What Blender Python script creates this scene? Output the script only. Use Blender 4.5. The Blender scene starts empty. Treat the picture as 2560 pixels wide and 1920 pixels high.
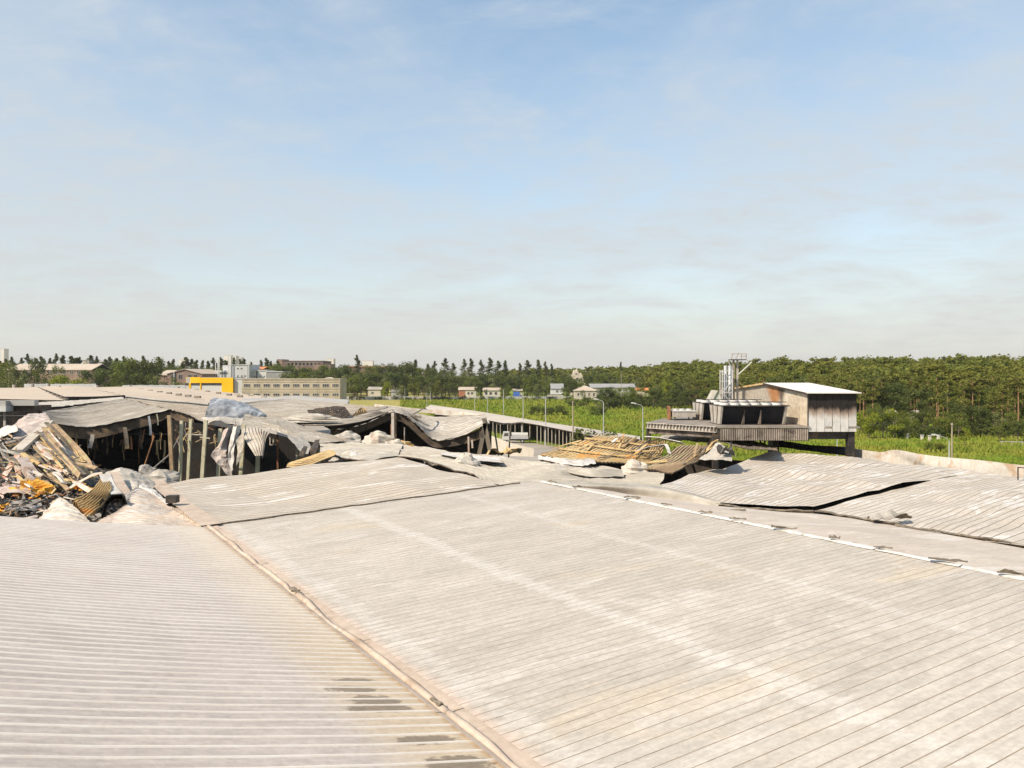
import bpy, math, random
import numpy as np
from mathutils import Vector, noise as mnoise

random.seed(7); RNG = np.random.default_rng(7)
SC = bpy.context.scene
COL = SC.collection
F, HZ, CZ = 2009.0, 938.0, 15.0       # focal length in px of the 2560 px photo, horizon row, eye height

# ------------------------------------------------------------------ camera
cam_d = bpy.data.cameras.new('camera'); cam = bpy.data.objects.new('camera', cam_d); COL.objects.link(cam)
cam.location = (0, 0, CZ); cam.rotation_euler = (math.radians(90), 0, 0)
cam_d.sensor_width = 36.0; cam_d.lens = 36.0 * F / 2560.0
cam_d.shift_y = -(960 - HZ) / 2560.0
cam_d.clip_start = 0.2; cam_d.clip_end = 8000
SC.camera = cam

# ------------------------------------------------------------------ sky and sun
SUN_EL = math.radians(43)
SUN_H = Vector((-0.81, -0.59, 0)).normalized()
to_sun = Vector((SUN_H.x * math.cos(SUN_EL), SUN_H.y * math.cos(SUN_EL), math.sin(SUN_EL)))
world = bpy.data.worlds.new('World'); SC.world = world; world.use_nodes = True
def build_world():
    nt = world.node_tree; nt.nodes.clear()
    N = nt.nodes.new; L = nt.links.new
    out = N('ShaderNodeOutputWorld'); bg = N('ShaderNodeBackground')
    sky = N('ShaderNodeTexSky'); sky.sky_type = 'NISHITA'; sky.sun_disc = False
    sky.sun_elevation = SUN_EL; sky.sun_rotation = math.atan2(to_sun.x, to_sun.y)
    sky.air_density = 1.0; sky.dust_density = 0.8; sky.ozone_density = 2.0; sky.altitude = 100
    tc = N('ShaderNodeTexCoord')
    sep = N('ShaderNodeSeparateXYZ'); L(tc.outputs['Generated'], sep.inputs[0])
    def m(op, a, b=None, clamp=False):
        n = N('ShaderNodeMath'); n.operation = op; n.use_clamp = clamp
        for i, v in enumerate((a, b)):
            if v is None: continue
            if isinstance(v, (int, float)): n.inputs[i].default_value = v
            else: L(v, n.inputs[i])
        return n.outputs[0]
    zz = m('MAXIMUM', sep.outputs[2], 0.0)
    den = m('ADD', zz, 0.16)
    comb = N('ShaderNodeCombineXYZ')
    L(m('DIVIDE', sep.outputs[0], den), comb.inputs[0]); L(m('DIVIDE', sep.outputs[1], den), comb.inputs[1])
    def cloud(scale, sx, sy, rot, detail, rough, lo, hi, off=0.0, dist=0.6):
        mp = N('ShaderNodeMapping'); mp.inputs['Scale'].default_value = (sx, sy, 1); mp.inputs['Rotation'].default_value = (0, 0, rot)
        mp.inputs['Location'].default_value = (off, off * 0.7, 0)
        L(comb.outputs[0], mp.inputs[0])
        n = N('ShaderNodeTexNoise'); n.inputs['Scale'].default_value = scale; n.inputs['Detail'].default_value = detail
        n.inputs['Roughness'].default_value = rough; n.inputs['Distortion'].default_value = dist
        L(mp.outputs[0], n.inputs['Vector'])
        r = N('ShaderNodeMapRange'); r.inputs['From Min'].default_value = lo; r.inputs['From Max'].default_value = hi
        r.interpolation_type = 'SMOOTHSTEP'
        L(n.outputs[0], r.inputs['Value']); return r.outputs[0]
    c1 = cloud(0.9, 1.0, 0.8, 0.5, 9, 0.58, 0.36, 0.60, 5.7, 0.35)
    c2 = cloud(1.5, 0.8, 1.2, -0.35, 9, 0.62, 0.44, 0.66, 8.3, 0.5)
    c3 = cloud(6.0, 0.8, 1.1, 0.2, 7, 0.68, 0.38, 0.72, 1.7, 0.4)
    cc = m('MULTIPLY', m('MAXIMUM', m('MULTIPLY', c1, 0.74), m('MULTIPLY', c2, 0.66)), 1.0)
    cc = m('ADD', cc, m('MULTIPLY', m('SUBTRACT', c3, 0.35), m('ADD', m('MULTIPLY', cc, 0.45), 0.16)), True)
    # thin haze veil thickening towards the horizon (path length through the air)
    veil = m('MULTIPLY', m('POWER', m('SUBTRACT', 1.0, zz, True), 3.3), 0.98)
    fac = m('SUBTRACT', 1.0, m('MULTIPLY', m('SUBTRACT', 1.0, m('MULTIPLY', cc, 0.88)), m('SUBTRACT', 1.0, veil)), True)
    tint = N('ShaderNodeMixRGB'); tint.blend_type = 'MULTIPLY'; tint.inputs[0].default_value = 1.0
    tint.inputs[2].default_value = SKY_TINT; L(sky.outputs[0], tint.inputs[1])
    cr = N('ShaderNodeMixRGB'); cr.inputs[1].default_value = CLOUD_HI; cr.inputs[2].default_value = CLOUD_LO
    L(veil, cr.inputs[0])
    mix = N('ShaderNodeMixRGB'); L(fac, mix.inputs[0]); L(tint.outputs[0], mix.inputs[1]); L(cr.outputs[0], mix.inputs[2])
    L(mix.outputs[0], bg.inputs[0]); bg.inputs[1].default_value = 0.14
    L(bg.outputs[0], out.inputs[0])
SKY_TINT = (1.25, 1.25, 1.12, 1)
CLOUD_HI = (3.3, 3.85, 4.4, 1); CLOUD_LO = (4.05, 3.92, 3.65, 1)
build_world()
sun_d = bpy.data.lights.new('sun', 'SUN'); sun = bpy.data.objects.new('sun', sun_d); COL.objects.link(sun)
sun_d.energy = 4.7; sun_d.angle = math.radians(0.6); sun_d.color = (1.0, 0.885, 0.73)
sun.rotation_euler = to_sun.to_track_quat('Z', 'Y').to_euler(); sun.location = (0, -20, 60)
SC.view_settings.view_transform = 'Standard'; SC.view_settings.look = 'None'
SC.view_settings.exposure = 0.36; SC.view_settings.gamma = 1.0; SC.view_settings.use_curve_mapping = False
SC.cycles.max_bounces = 5; SC.cycles.diffuse_bounces = 3; SC.cycles.glossy_bounces = 2
SC.cycles.transmission_bounces = 3; SC.cycles.transparent_max_bounces = 6; SC.cycles.volume_bounces = 0
SC.cycles.use_denoising = True
SC.cycles.use_adaptive_sampling = True; SC.cycles.adaptive_threshold = 0.012

# ------------------------------------------------------------------ helpers: points
def W(px, py, d): return np.array([(px - 1280) * d / F, d, CZ - (py - HZ) * d / F])
def WZ(px, py, z): return W(px, py, (CZ - z) * F / (py - HZ))
def rowd(d, pts): return [W(x, y, d) for x, y in pts]
def rowdd(pts): return [W(*p) for p in pts]
def rowz(pts): return [WZ(*p) for p in pts]

# ------------------------------------------------------------------ helpers: materials
MATS = {}
def nodes(name):
    m = bpy.data.materials.new(name); m.use_nodes = True; MATS[name] = m
    nt = m.node_tree; nt.nodes.clear()
    out = nt.nodes.new('ShaderNodeOutputMaterial'); b = nt.nodes.new('ShaderNodeBsdfPrincipled')
    nt.links.new(b.outputs[0], out.inputs[0]); b.inputs['Roughness'].default_value = 0.7
    b.inputs['Specular IOR Level'].default_value = 0.25
    return m, nt, b, out
def c4(c): return (c[0], c[1], c[2], 1.0)
class NB:
    """small node-graph writer"""
    def __init__(s, nt): s.nt = nt; s.N = nt.nodes.new; s.L = nt.links.new
    def put(s, sock, v):
        if v is None: return
        if isinstance(v, (int, float)): sock.default_value = v
        elif isinstance(v, (tuple, list)): sock.default_value = v
        else: s.L(v, sock)
    def math(s, op, a, b=None, clamp=False):
        n = s.N('ShaderNodeMath'); n.operation = op; n.use_clamp = clamp
        s.put(n.inputs[0], a); s.put(n.inputs[1], b); return n.outputs[0]
    def pos(s): return s.N('ShaderNodeNewGeometry').outputs['Position']
    def obj(s): return s.N('ShaderNodeTexCoord').outputs['Object']
    def mapping(s, vec, scale=(1, 1, 1), rot=(0, 0, 0), loc=(0, 0, 0)):
        # rotate first, then stretch
        if rot != (0, 0, 0):
            r = s.N('ShaderNodeMapping'); r.inputs['Rotation'].default_value = rot; s.L(vec, r.inputs[0]); vec = r.outputs[0]
        n = s.N('ShaderNodeMapping'); n.inputs['Scale'].default_value = scale
        n.inputs['Location'].default_value = loc; s.L(vec, n.inputs[0]); return n.outputs[0]
    def noise(s, vec, scale=1.0, detail=4, rough=0.55, dist=0.0):
        n = s.N('ShaderNodeTexNoise'); n.inputs['Scale'].default_value = scale; n.inputs['Detail'].default_value = detail
        n.inputs['Roughness'].default_value = rough; n.inputs['Distortion'].default_value = dist
        s.L(vec, n.inputs['Vector']); return n.outputs[0]
    def ramp(s, v, lo, hi, a=0.0, b=1.0):
        n = s.N('ShaderNodeMapRange'); n.inputs['From Min'].default_value = lo; n.inputs['From Max'].default_value = hi
        n.inputs['To Min'].default_value = a; n.inputs['To Max'].default_value = b; n.interpolation_type = 'SMOOTHSTEP'
        s.L(v, n.inputs['Value']); return n.outputs[0]
    def mix(s, f, a, b, mode='MIX'):
        n = s.N('ShaderNodeMixRGB'); n.blend_type = mode
        s.put(n.inputs[0], f)
        s.put(n.inputs[1], c4(a) if isinstance(a, (tuple, list)) else a)
        s.put(n.inputs[2], c4(b) if isinstance(b, (tuple, list)) else b); return n.outputs[0]
    def bump(s, h, strength=0.3, dist=0.05):
        n = s.N('ShaderNodeBump'); n.inputs['Strength'].default_value = strength; n.inputs['Distance'].default_value = dist
        s.L(h, n.inputs['Height']); return n.outputs[0]
def M(name, cols, scale=0.8, stretch=(1, 1, 1), rot=0.0, rough=0.75, bump=0.15, bscale=6.0, bdist=0.03, spec=0.2,
      lo=0.35, hi=0.65, fine=0.12, metal=0.0, obj=False, streak=None):
    """two or three colours mixed by noise, plus fine speckle, optional vertical streaks"""
    m, nt, b, out = nodes(name); g = NB(nt)
    p = g.obj() if obj else g.pos()
    v = g.mapping(p, stretch, (0, 0, rot))
    col = g.mix(g.ramp(g.noise(v, scale, 6, 0.62, 0.3), lo, hi), cols[0], cols[1])
    if len(cols) > 2:
        v2 = g.mapping(p, stretch, (0, 0, rot), (17.3, 5.1, 3.3))
        col = g.mix(g.ramp(g.noise(v2, scale * 1.7, 7, 0.65, 0.6), 0.52, 0.68), col, cols[2])
    if len(cols) > 3:
        v3 = g.mapping(p, stretch, (0, 0, rot), (-7.3, 15.1, 1.3))
        col = g.mix(g.ramp(g.noise(v3, scale * 0.8, 7, 0.65, 0.8), 0.56, 0.66), col, cols[3])
    if streak:
        vs = g.mapping(p, (1.6, 1.6, 0.12))
        col = g.mix(g.ramp(g.noise(vs, streak[1], 5, 0.6), 0.45, 0.75, 0, streak[2]), col, streak[0])
    fn = g.noise(p, bscale, 5, 0.7)
    col = g.mix(fine, col, g.mix(g.ramp(fn, 0.3, 0.7), (0.15, 0.14, 0.13), (1.0, 1.0, 1.0)), 'OVERLAY')
    g.L(col, b.inputs['Base Color'])
    b.inputs['Roughness'].default_value = rough; b.inputs['Metallic'].default_value = metal
    b.inputs['Specular IOR Level'].default_value = spec
    if bump > 0: g.L(g.bump(fn, bump, bdist), b.inputs['Normal'])
    return m

# ------------------------------------------------------------------ helpers: objects
BASE = {}
def props(o, label=None, cat=None, group=None, kind=None):
    if label: o['label'] = label
    if cat: o['category'] = cat
    if group: o['group'] = group
    if kind or cat: o['kind'] = kind or 'thing'
    return o
def thing(name, label, cat, loc, group=None, rz=0.0):
    o = bpy.data.objects.new(name, None); COL.objects.link(o)
    o.location = Vector([float(c) for c in loc]); o.rotation_euler = (0, 0, rz); o.empty_display_size = 0.3
    BASE[o.name] = np.array([float(c) for c in loc])
    return props(o, label, cat, group)
def mesh(name, V, Fc, mats, mi=None, smooth=False):
    me = bpy.data.meshes.new(name)
    me.from_pydata([tuple(map(float, v)) for v in V], [], Fc)
    for m in (mats if isinstance(mats, (list, tuple)) else [mats]): me.materials.append(MATS[m] if isinstance(m, str) else m)
    if mi is not None: me.polygons.foreach_set('material_index', np.asarray(mi, dtype=np.int32))
    if smooth: me.polygons.foreach_set('use_smooth', np.ones(len(me.polygons), dtype=bool))
    me.update(); return me
def link(name, me, parent=None, loc=None):
    o = bpy.data.objects.new(name, me); COL.objects.link(o)
    if parent is not None: o.parent = parent
    if loc is not None: o.location = Vector([float(c) for c in loc])
    return o
def place(name, V, Fc, mats, mi=None, smooth=False, parent=None, origin=None):
    """vertices in world space; the mesh is stored relative to its parent's base or to its own base"""
    V = np.asarray(V, dtype=float)
    if parent is not None:
        b = BASE.get(parent.name, np.zeros(3)); o = link(name, mesh(name, V - b, Fc, mats, mi, smooth), parent)
        BASE[o.name] = b
    else:
        b = np.array([V[:, 0].mean(), V[:, 1].mean(), V[:, 2].min()]) if origin is None else np.asarray(origin, float)
        o = link(name, mesh(name, V - b, Fc, mats, mi, smooth), None, b); BASE[o.name] = b
    return o
class MB:
    def __init__(s): s.V = []; s.F = []; s.I = []
    def add(s, V, Fc, mi=0):
        o = len(s.V); s.V += [tuple(map(float, v)) for v in V]; s.F += [tuple(i + o for i in f) for f in Fc]; s.I += [mi] * len(Fc); return s
    def box(s, x0, x1, y0, y1, z0, z1, mi=0):
        return s.add([(x0, y0, z0), (x1, y0, z0), (x1, y1, z0), (x0, y1, z0), (x0, y0, z1), (x1, y0, z1), (x1, y1, z1), (x0, y1, z1)],
                     [(0, 3, 2, 1), (4, 5, 6, 7), (0, 1, 5, 4), (1, 2, 6, 5), (2, 3, 7, 6), (3, 0, 4, 7)], mi)
    def hexa(s, P, mi=0):
        return s.add(P, [(0, 3, 2, 1), (4, 5, 6, 7), (0, 1, 5, 4), (1, 2, 6, 5), (2, 3, 7, 6), (3, 0, 4, 7)], mi)
    def bar(s, p, q, w, h, mi=0, up=(0, 0, 1)):
        p = Vector(p); q = Vector(q); a = (q - p).normalized(); u = Vector(up)
        if abs(a.dot(u)) > 0.95: u = Vector((0, 1, 0))
        x = a.cross(u).normalized() * (w / 2); y = x.cross(a).normalized() * (h / 2)
        return s.hexa([p - x - y, p + x - y, p + x + y, p - x + y, q - x - y, q + x - y, q + x + y, q - x + y], mi)
    def tube(s, pts, r, n=8, mi=0, caps=True):
        pts = [Vector(p) for p in pts]; rs = r if isinstance(r, (list, tuple)) else [r] * len(pts)
        o = []
        for k, p in enumerate(pts):
            a = (pts[min(k + 1, len(pts) - 1)] - pts[max(k - 1, 0)]).normalized()
            u = Vector((0, 0, 1)) if abs(a.z) < 0.9 else Vector((1, 0, 0))
            x = a.cross(u).normalized(); y = x.cross(a)
            o += [p + (x * math.cos(t) + y * math.sin(t)) * rs[k] for t in [2 * math.pi * j / n for j in range(n)]]
        fs = []
        for k in range(len(pts) - 1):
            for j in range(n):
                fs.append((k * n + j, k * n + (j + 1) % n, (k + 1) * n + (j + 1) % n, (k + 1) * n + j))
        if caps: fs += [tuple(range(n - 1, -1, -1)), tuple((len(pts) - 1) * n + j for j in range(n))]
        return s.add(o, fs, mi)
    def strip(s, pts, w, h, mi=0, twist=0.0):
        """bent rectangular profile along a polyline"""
        pts = [Vector(p) for p in pts]; V = []; n = len(pts)
        for k, p in enumerate(pts):
            a = (pts[min(k + 1, n - 1)] - pts[max(k - 1, 0)]).normalized()
            u = Vector((0, 0, 1)) if abs(a.z) < 0.9 else Vector((0, 1, 0))
            x = a.cross(u).normalized(); y = x.cross(a).normalized(); t = twist * k / max(1, n - 1)
            x, y = x * math.cos(t) + y * math.sin(t), y * math.cos(t) - x * math.sin(t)
            V += [p - x * w / 2 - y * h / 2, p + x * w / 2 - y * h / 2, p + x * w / 2 + y * h / 2, p - x * w / 2 + y * h / 2]
        fs = [(0, 3, 2, 1), (4 * n - 4, 4 * n - 3, 4 * n - 2, 4 * n - 1)]
        for k in range(n - 1):
            for j in range(4): fs.append((4 * k + j, 4 * k + (j + 1) % 4, 4 * k + 4 + (j + 1) % 4, 4 * k + 4 + j))
        return s.add(V, fs, mi)
    def build(s, name, mats, parent=None, origin=None, smooth=False):
        return place(name, s.V, s.F, mats, s.I, smooth, parent, origin)

# ------------------------------------------------------------------ helpers: curved sheets
def cr(P, ts):
    """Catmull-Rom through the rows of P (k, ..., 3) at parameters 0..1"""
    P = np.asarray(P, float); k = len(P); ts = np.asarray(ts) * (k - 1)
    if k == 2:
        t = ts.reshape((-1,) + (1,) * (P.ndim - 1)); return P[0] * (1 - t) + P[1] * t
    i = np.clip(np.floor(ts).astype(int), 0, k - 2); t = (ts - i).reshape((-1,) + (1,) * (P.ndim - 1))
    E = np.concatenate([[2 * P[0] - P[1]], P, [2 * P[-1] - P[-2]]]); a, b, c, d = E[i], E[i + 1], E[i + 2], E[i + 3]
    return 0.5 * ((2 * b) + (c - a) * t + (2 * a - 5 * b + 4 * c - d) * t ** 2 + (3 * b - a - 3 * c + d) * t ** 3)
def lin_interp(P, ts):
    P = np.asarray(P, float); k = len(P); ts = np.asarray(ts) * (k - 1); i = np.clip(np.floor(ts).astype(int), 0, k - 2)
    t = (ts - i).reshape((-1,) + (1,) * (P.ndim - 1)); return P[i] * (1 - t) + P[i + 1] * t
def patch(C, us, vs, lin=False):
    C = np.asarray(C, float)
    if lin: return np.swapaxes(lin_interp(np.swapaxes(lin_interp(C, us), 0, 1), vs), 0, 1)
    A = cr(C, us)                                   # (nu, n, 3)
    return np.swapaxes(cr(np.swapaxes(A, 0, 1), vs), 0, 1)
def normals(P):
    du = np.gradient(P, axis=0); dv = np.gradient(P, axis=1)
    n = np.cross(du, dv); n /= np.maximum(np.linalg.norm(n, axis=2, keepdims=True), 1e-9)
    if (n @ np.array([0, -0.55, 0.83])).mean() < 0: n = -n
    return n
def wrinkle(P, n, amp, sc, seed=0.0, octs=3, crease=False):
    if amp <= 0: return P
    if crease:
        H = np.zeros(P.shape[:2])
        for i in range(P.shape[0]):
            for j in range(P.shape[1]):
                q = Vector(P[i, j] / sc) + Vector((seed * 3.1, seed * 7.7, seed)); h = 0.0; a = 1.0
                for o in range(3):
                    h += a * (0.36 - abs(mnoise.noise(q)) * 1.6); q = q * 2.07 + Vector((1.7, 9.2, 3.3)); a *= 0.55
                H[i, j] = h
        return P + n * (H * amp)[..., None]
    H = np.zeros(P.shape[:2])
    for i in range(P.shape[0]):
        for j in range(P.shape[1]):
            q = Vector(P[i, j] / sc) + Vector((seed * 3.1, seed * 7.7, seed))
            H[i, j] = mnoise.noise(q) + (0.45 * mnoise.noise(q * 2.3) if octs > 1 else 0) + (0.25 * mnoise.noise(q * 5.1) if octs > 2 else 0)
    return P + n * (H * amp)[..., None]
def grid_faces(nu, nv, off=0, flip=False):
    fs = []
    for i in range(nu - 1):
        for j in range(nv - 1):
            q = (off + i * nv + j, off + (i + 1) * nv + j, off + (i + 1) * nv + j + 1, off + i * nv + j + 1)
            fs.append(q[::-1] if flip else q)
    return fs
def sheet(name, C, nu, nv, mats, th=0.06, ribs=0, rib_h=0.05, rib_f=0.28, amp=0.0, sc=2.0, seed=0.0, parent=None, origin=None, smooth=True, ragged=0.0, crease=False, lin=False, ragu=0.0):
    """a curved sheet with thickness: mats = [outer face, under face, rib]; ribs run along v"""
    if ribs:
        us = []; hh = []; isrib = []
        for k in range(ribs):
            us += [k / ribs, (k + 1 - rib_f) / ribs, (k + 1 - rib_f * 0.72) / ribs, (k + 1 - rib_f * 0.28) / ribs]; hh += [0, 0, rib_h, rib_h]; isrib += [0, 1, 1, 1]
        us += [1.0]; hh += [0]
        us = np.array(us); hh = np.array(hh)
    else:
        us = np.linspace(0, 1, nu); hh = np.zeros(nu); isrib = [0] * nu
    vs = np.linspace(0, 1, nv); nu = len(us)
    P = patch(C, us, vs, lin); n = normals(patch(C, np.linspace(0, 1, nu), vs))
    P = wrinkle(P, n, amp, sc, seed, 3, crease)
    if ragged > 0:
        r = np.random.default_rng(int(seed * 100) + 5)
        P[:, -1] += (P[:, -1] - P[:, -2]) * r.uniform(-0.8, 0.9, (nu, 1)) * ragged
        P[:, 0] += (P[:, 0] - P[:, 1]) * r.uniform(-0.8, 0.9, (nu, 1)) * ragged
    if ragu > 0:
        r = np.random.default_rng(int(seed * 100) + 9)
        P[0] += (P[0] - P[1]) * r.uniform(-0.6, 1.0, (nv, 1)) * ragu
        P[0, :, 2] += r.normal(0, 0.05, nv) * ragu
    top = P + n * hh[:, None, None]; bot = top - n * th
    V = np.concatenate([top.reshape(-1, 3), bot.reshape(-1, 3)]); k = nu * nv
    fu = grid_faces(nu, nv); 
    # outer face must look along +n
    a, b, c = [top.reshape(-1, 3)[q] for q in fu[0][:3]]
    flip = np.dot(np.cross(b - a, c - a), n[0, 0]) < 0
    ft = grid_faces(nu, nv, 0, flip); fb = grid_faces(nu, nv, k, not flip)
    mi = []
    for i in range(nu - 1): mi += [2 if (isrib[i] and len(mats) > 2) else 0] * (nv - 1)
    mi += [1 if len(mats) > 1 else 0] * len(fb)
    ring = [i * nv for i in range(nu)] + [(nu - 1) * nv + j for j in range(1, nv)] + [i * nv + nv - 1 for i in range(nu - 2, -1, -1)] + [j for j in range(nv - 2, 0, -1)]
    fr = []; rim = []
    for a in range(len(ring)):
        p, q = ring[a], ring[(a + 1) % len(ring)]
        o_ = 2 * k + 4 * a; rim += [V[p], V[q], V[q + k], V[p + k]]; f = (o_, o_ + 1, o_ + 2, o_ + 3); fr.append(f if flip else f[::-1])
    mi += [1 if len(mats) > 1 else 0] * len(fr)
    V = np.concatenate([V, np.array(rim)])
    return place(name, V, ft + fb + fr, mats, mi, smooth and not ribs, parent, origin)
def panels(parent, C, n, nv, mats, rib_h=0.035, rib_f=0.2, amp=0.0, sc=3.0, seed=0.0, name='roof_panel', jit=0.0, bow=0.0, slip=0.0):
    """roof panels as separate strips with an upstanding seam each: children of parent"""
    us = []
    for k in range(n): us += [k / n, (k + 0.5 * (1 - rib_f)) / n, (k + 1 - rib_f) / n, (k + 1 - rib_f * 0.75) / n, (k + 1 - rib_f * 0.25) / n, (k + 1) / n]
    us = np.array(us); vs = np.linspace(0, 1, nv)
    P = patch(C, us, vs); nn = normals(patch(C, np.linspace(0, 1, len(us)), vs))
    P = wrinkle(P, nn, amp, sc, seed, 2)
    hs = np.array([0, bow, 0, rib_h, rib_h, 0.0])
    r = np.random.default_rng(int(seed * 10) + 3)
    for k in range(n):
        top = P[6 * k:6 * k + 6] + nn[6 * k:6 * k + 6] * hs[:, None, None]
        if jit > 0: top = top + nn[6 * k:6 * k + 6] * (r.uniform(-jit, jit, (1, nv, 1)))
        if slip > 0: top[:, 0] += (top[:, 0] - top[:, 1]) * r.uniform(-slip, slip)
        fl = grid_faces(6, nv); a, b, c = [top.reshape(-1, 3)[q] for q in fl[0][:3]]
        flip = np.dot(np.cross(b - a, c - a), nn[6 * k, 0]) < 0
        fs = grid_faces(6, nv, 0, flip)
        mi = [0] * (2 * (nv - 1)) + [1] * (3 * (nv - 1))
        place(name, top.reshape(-1, 3), fs, mats, mi, False, parent)
USE_HAZE = 1
# ------------------------------------------------------------------ materials
RIB_ROT = -math.atan2(0.526, 0.85)
def roof_material(name, a, b, c, gutter=None, puddles=False, stretch=(0.16, 0.9, 1), peach=(0.62, 0.46, 0.36), white=0.0, wcol=(0.74, 0.70, 0.66), wlo=0.52, wscale=0.22, tan=0.0):
    """sheet-metal paint with dust blown along the ribs, pale scoured patches and rusty washed-in dirt along the gutter"""
    m, nt, bs, out = nodes(name); g = NB(nt); p = g.pos()
    v = g.mapping(p, stretch, (0, 0, RIB_ROT))
    col = g.mix(g.ramp(g.noise(v, 0.9, 7, 0.62, 0.4), 0.36, 0.66), a, b)
    v2 = g.mapping(p, (0.35, 1.0, 1), (0, 0, RIB_ROT), (9, 4, 0))
    col = g.mix(g.ramp(g.noise(v2, wscale, 8, 0.66, 1.2), 0.50, 0.62, 0, 0.55), col, c)
    if white > 0:
        v3 = g.mapping(p, (0.42, 1.15, 1), (0, 0, RIB_ROT), (3, 14, 0))
        col = g.mix(g.ramp(g.noise(v3, wscale * 1.6, 8, 0.72, 1.6), wlo, wlo + 0.07, 0, white), col, wcol)
    if tan > 0:
        v4 = g.mapping(p, (0.5, 1.0, 1), (0, 0, RIB_ROT), (-11, 3, 0))
        col = g.mix(g.ramp(g.noise(v4, 0.25, 5, 0.6, 0.8), 0.54, 0.72, 0, tan), col, (0.52, 0.42, 0.29))
    if gutter:
        # signed distance to the valley line (world space)
        gx, gy = gutter
        sp = g.N('ShaderNodeSeparateXYZ'); g.L(p, sp.inputs[0])
        dist = g.math('ABSOLUTE', g.math('ADD', g.math('MULTIPLY', g.math('SUBTRACT', sp.outputs[0], gx), 0.85), g.math('MULTIPLY', g.math('SUBTRACT', sp.outputs[1], gy), 0.526)))
        wob = g.math('ADD', dist, g.math('MULTIPLY', g.math('SUBTRACT', g.noise(v, 1.4, 6, 0.65, 0.5), 0.5), 2.2 if puddles else 0.7))
        col = g.mix(g.ramp(wob, 0.15 if not puddles else 0.5, 0.8 if not puddles else 2.4, 0.75 if not puddles else 0.55, 0.0), col, peach)
        along = g.math('ADD', g.math('MULTIPLY', g.math('SUBTRACT', sp.outputs[0], gx), 0.526), g.math('MULTIPLY', g.math('SUBTRACT', sp.outputs[1], gy), -0.8505))
        across = g.math('ADD', g.math('MULTIPLY', g.math('SUBTRACT', sp.outputs[0], gx), 0.8505), g.math('MULTIPLY', g.math('SUBTRACT', sp.outputs[1], gy), 0.526))
        if puddles:
            jag = g.math('MULTIPLY', g.math('SUBTRACT', g.noise(g.mapping(p, (1.9, 4.0, 1), (0, 0, RIB_ROT)), 2.2, 6, 0.7), 0.5), 3.4)
            tot = None
            for (x_, y_, ra, rb) in PUDDLES:
                q = WZ(x_, y_, 8.78); r0 = q - np.array([gx, gy, 0]); a0 = r0[0] * 0.526 - r0[1] * 0.8505; c0 = r0[0] * 0.8505 + r0[1] * 0.526
                e = g.math('ADD', g.math('POWER', g.math('DIVIDE', g.math('SUBTRACT', across, float(c0)), ra), 2.0), g.math('POWER', g.math('DIVIDE', g.math('SUBTRACT', along, float(a0)), rb), 2.0))
                mk = g.ramp(g.math('ADD', e, jag), 0.75, 1.15, 1.0, 0.0)
                tot = mk if tot is None else g.math('MAXIMUM', tot, mk)
            near_ = g.math('MULTIPLY', g.ramp(g.math('ADD', dist, g.math('MULTIPLY', jag, 0.3)), 1.2, 2.6, 1.0, 0.0), g.ramp(along, 14.0, 18.0))
            col = g.mix(g.math('MULTIPLY', near_, 0.5), col, (0.50, 0.38, 0.24))
            col = g.mix(g.math('MULTIPLY', tot, 0.85), col, (0.20, 0.155, 0.11))
        elif name == 'roof_grey':
            dn = g.math('ADD', along, g.math('MULTIPLY', g.math('SUBTRACT', g.noise(g.mapping(p, (0.35, 1.0, 1), (0, 0, RIB_ROT)), 0.5, 5, 0.6), 0.5), 3.0))
            col = g.mix(g.ramp(dn, 26.2, 27.0, 0, 0.7), col, (0.50, 0.445, 0.38))
            jg = g.math('MULTIPLY', g.math('SUBTRACT', g.noise(g.mapping(p, (0.8, 3.2, 1), (0, 0, RIB_ROT)), 1.2, 5, 0.65), 0.5), 1.6)
            for c_, w_, f_ in ((6.1, 0.34, 0.6), (0.95, 0.28, 0.45), (11.8, 0.26, 0.4)):
                lap = g.ramp(g.math('ABSOLUTE', g.math('ADD', g.math('SUBTRACT', across, c_), jg)), w_ * 0.5, w_ * 1.2, f_, 0.0)
                col = g.mix(lap, col, (0.55, 0.51, 0.455))
    fn = g.noise(p, 7.0, 6, 0.75); fl = g.noise(g.mapping(p, (0.3, 2.0, 1), (0, 0, RIB_ROT)), 3.0, 6, 0.7)
    col = g.mix(0.16, col, g.mix(g.ramp(fn, 0.3, 0.7), (0.2, 0.2, 0.2), (0.9, 0.9, 0.9)), 'OVERLAY')
    col = g.mix(0.20, col, g.mix(g.ramp(fl, 0.3, 0.7), (0.25, 0.25, 0.25), (0.85, 0.85, 0.85)), 'OVERLAY')
    g.L(col, bs.inputs['Base Color']); bs.inputs['Roughness'].default_value = 0.62; bs.inputs['Specular IOR Level'].default_value = 0.3
    g.L(g.bump(g.noise(p, 2.0, 5, 0.6), 0.18, 0.05), bs.inputs['Normal'])
    return m
GUT = (-13.0, 34.36)
PUDDLES = [(885, 1697, 0.42, 0.12), (880, 1726, 0.60, 0.20), (935, 1750, 0.55, 0.30), (950, 1772, 0.66, 0.22), (1072, 1841, 0.58, 0.20), (1150, 1895, 0.62, 0.30), (1180, 1925, 0.55, 0.25)]
roof_material('roof_ribbed_pale', (0.425, 0.365, 0.32), (0.485, 0.42, 0.37), (0.465, 0.405, 0.36), GUT, True, peach=(0.62, 0.49, 0.33))
roof_material('roof_grey', (0.41, 0.365, 0.31), (0.46, 0.412, 0.352), (0.50, 0.448, 0.385), GUT, False, white=0.5, wlo=0.545, wscale=0.2, tan=0.5, wcol=(0.56, 0.51, 0.455))
roof_material('roof_dusty', (0.48, 0.405, 0.33), (0.52, 0.44, 0.36), (0.55, 0.475, 0.40), None, False, stretch=(0.10, 1.2, 1), white=0.3)
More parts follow.
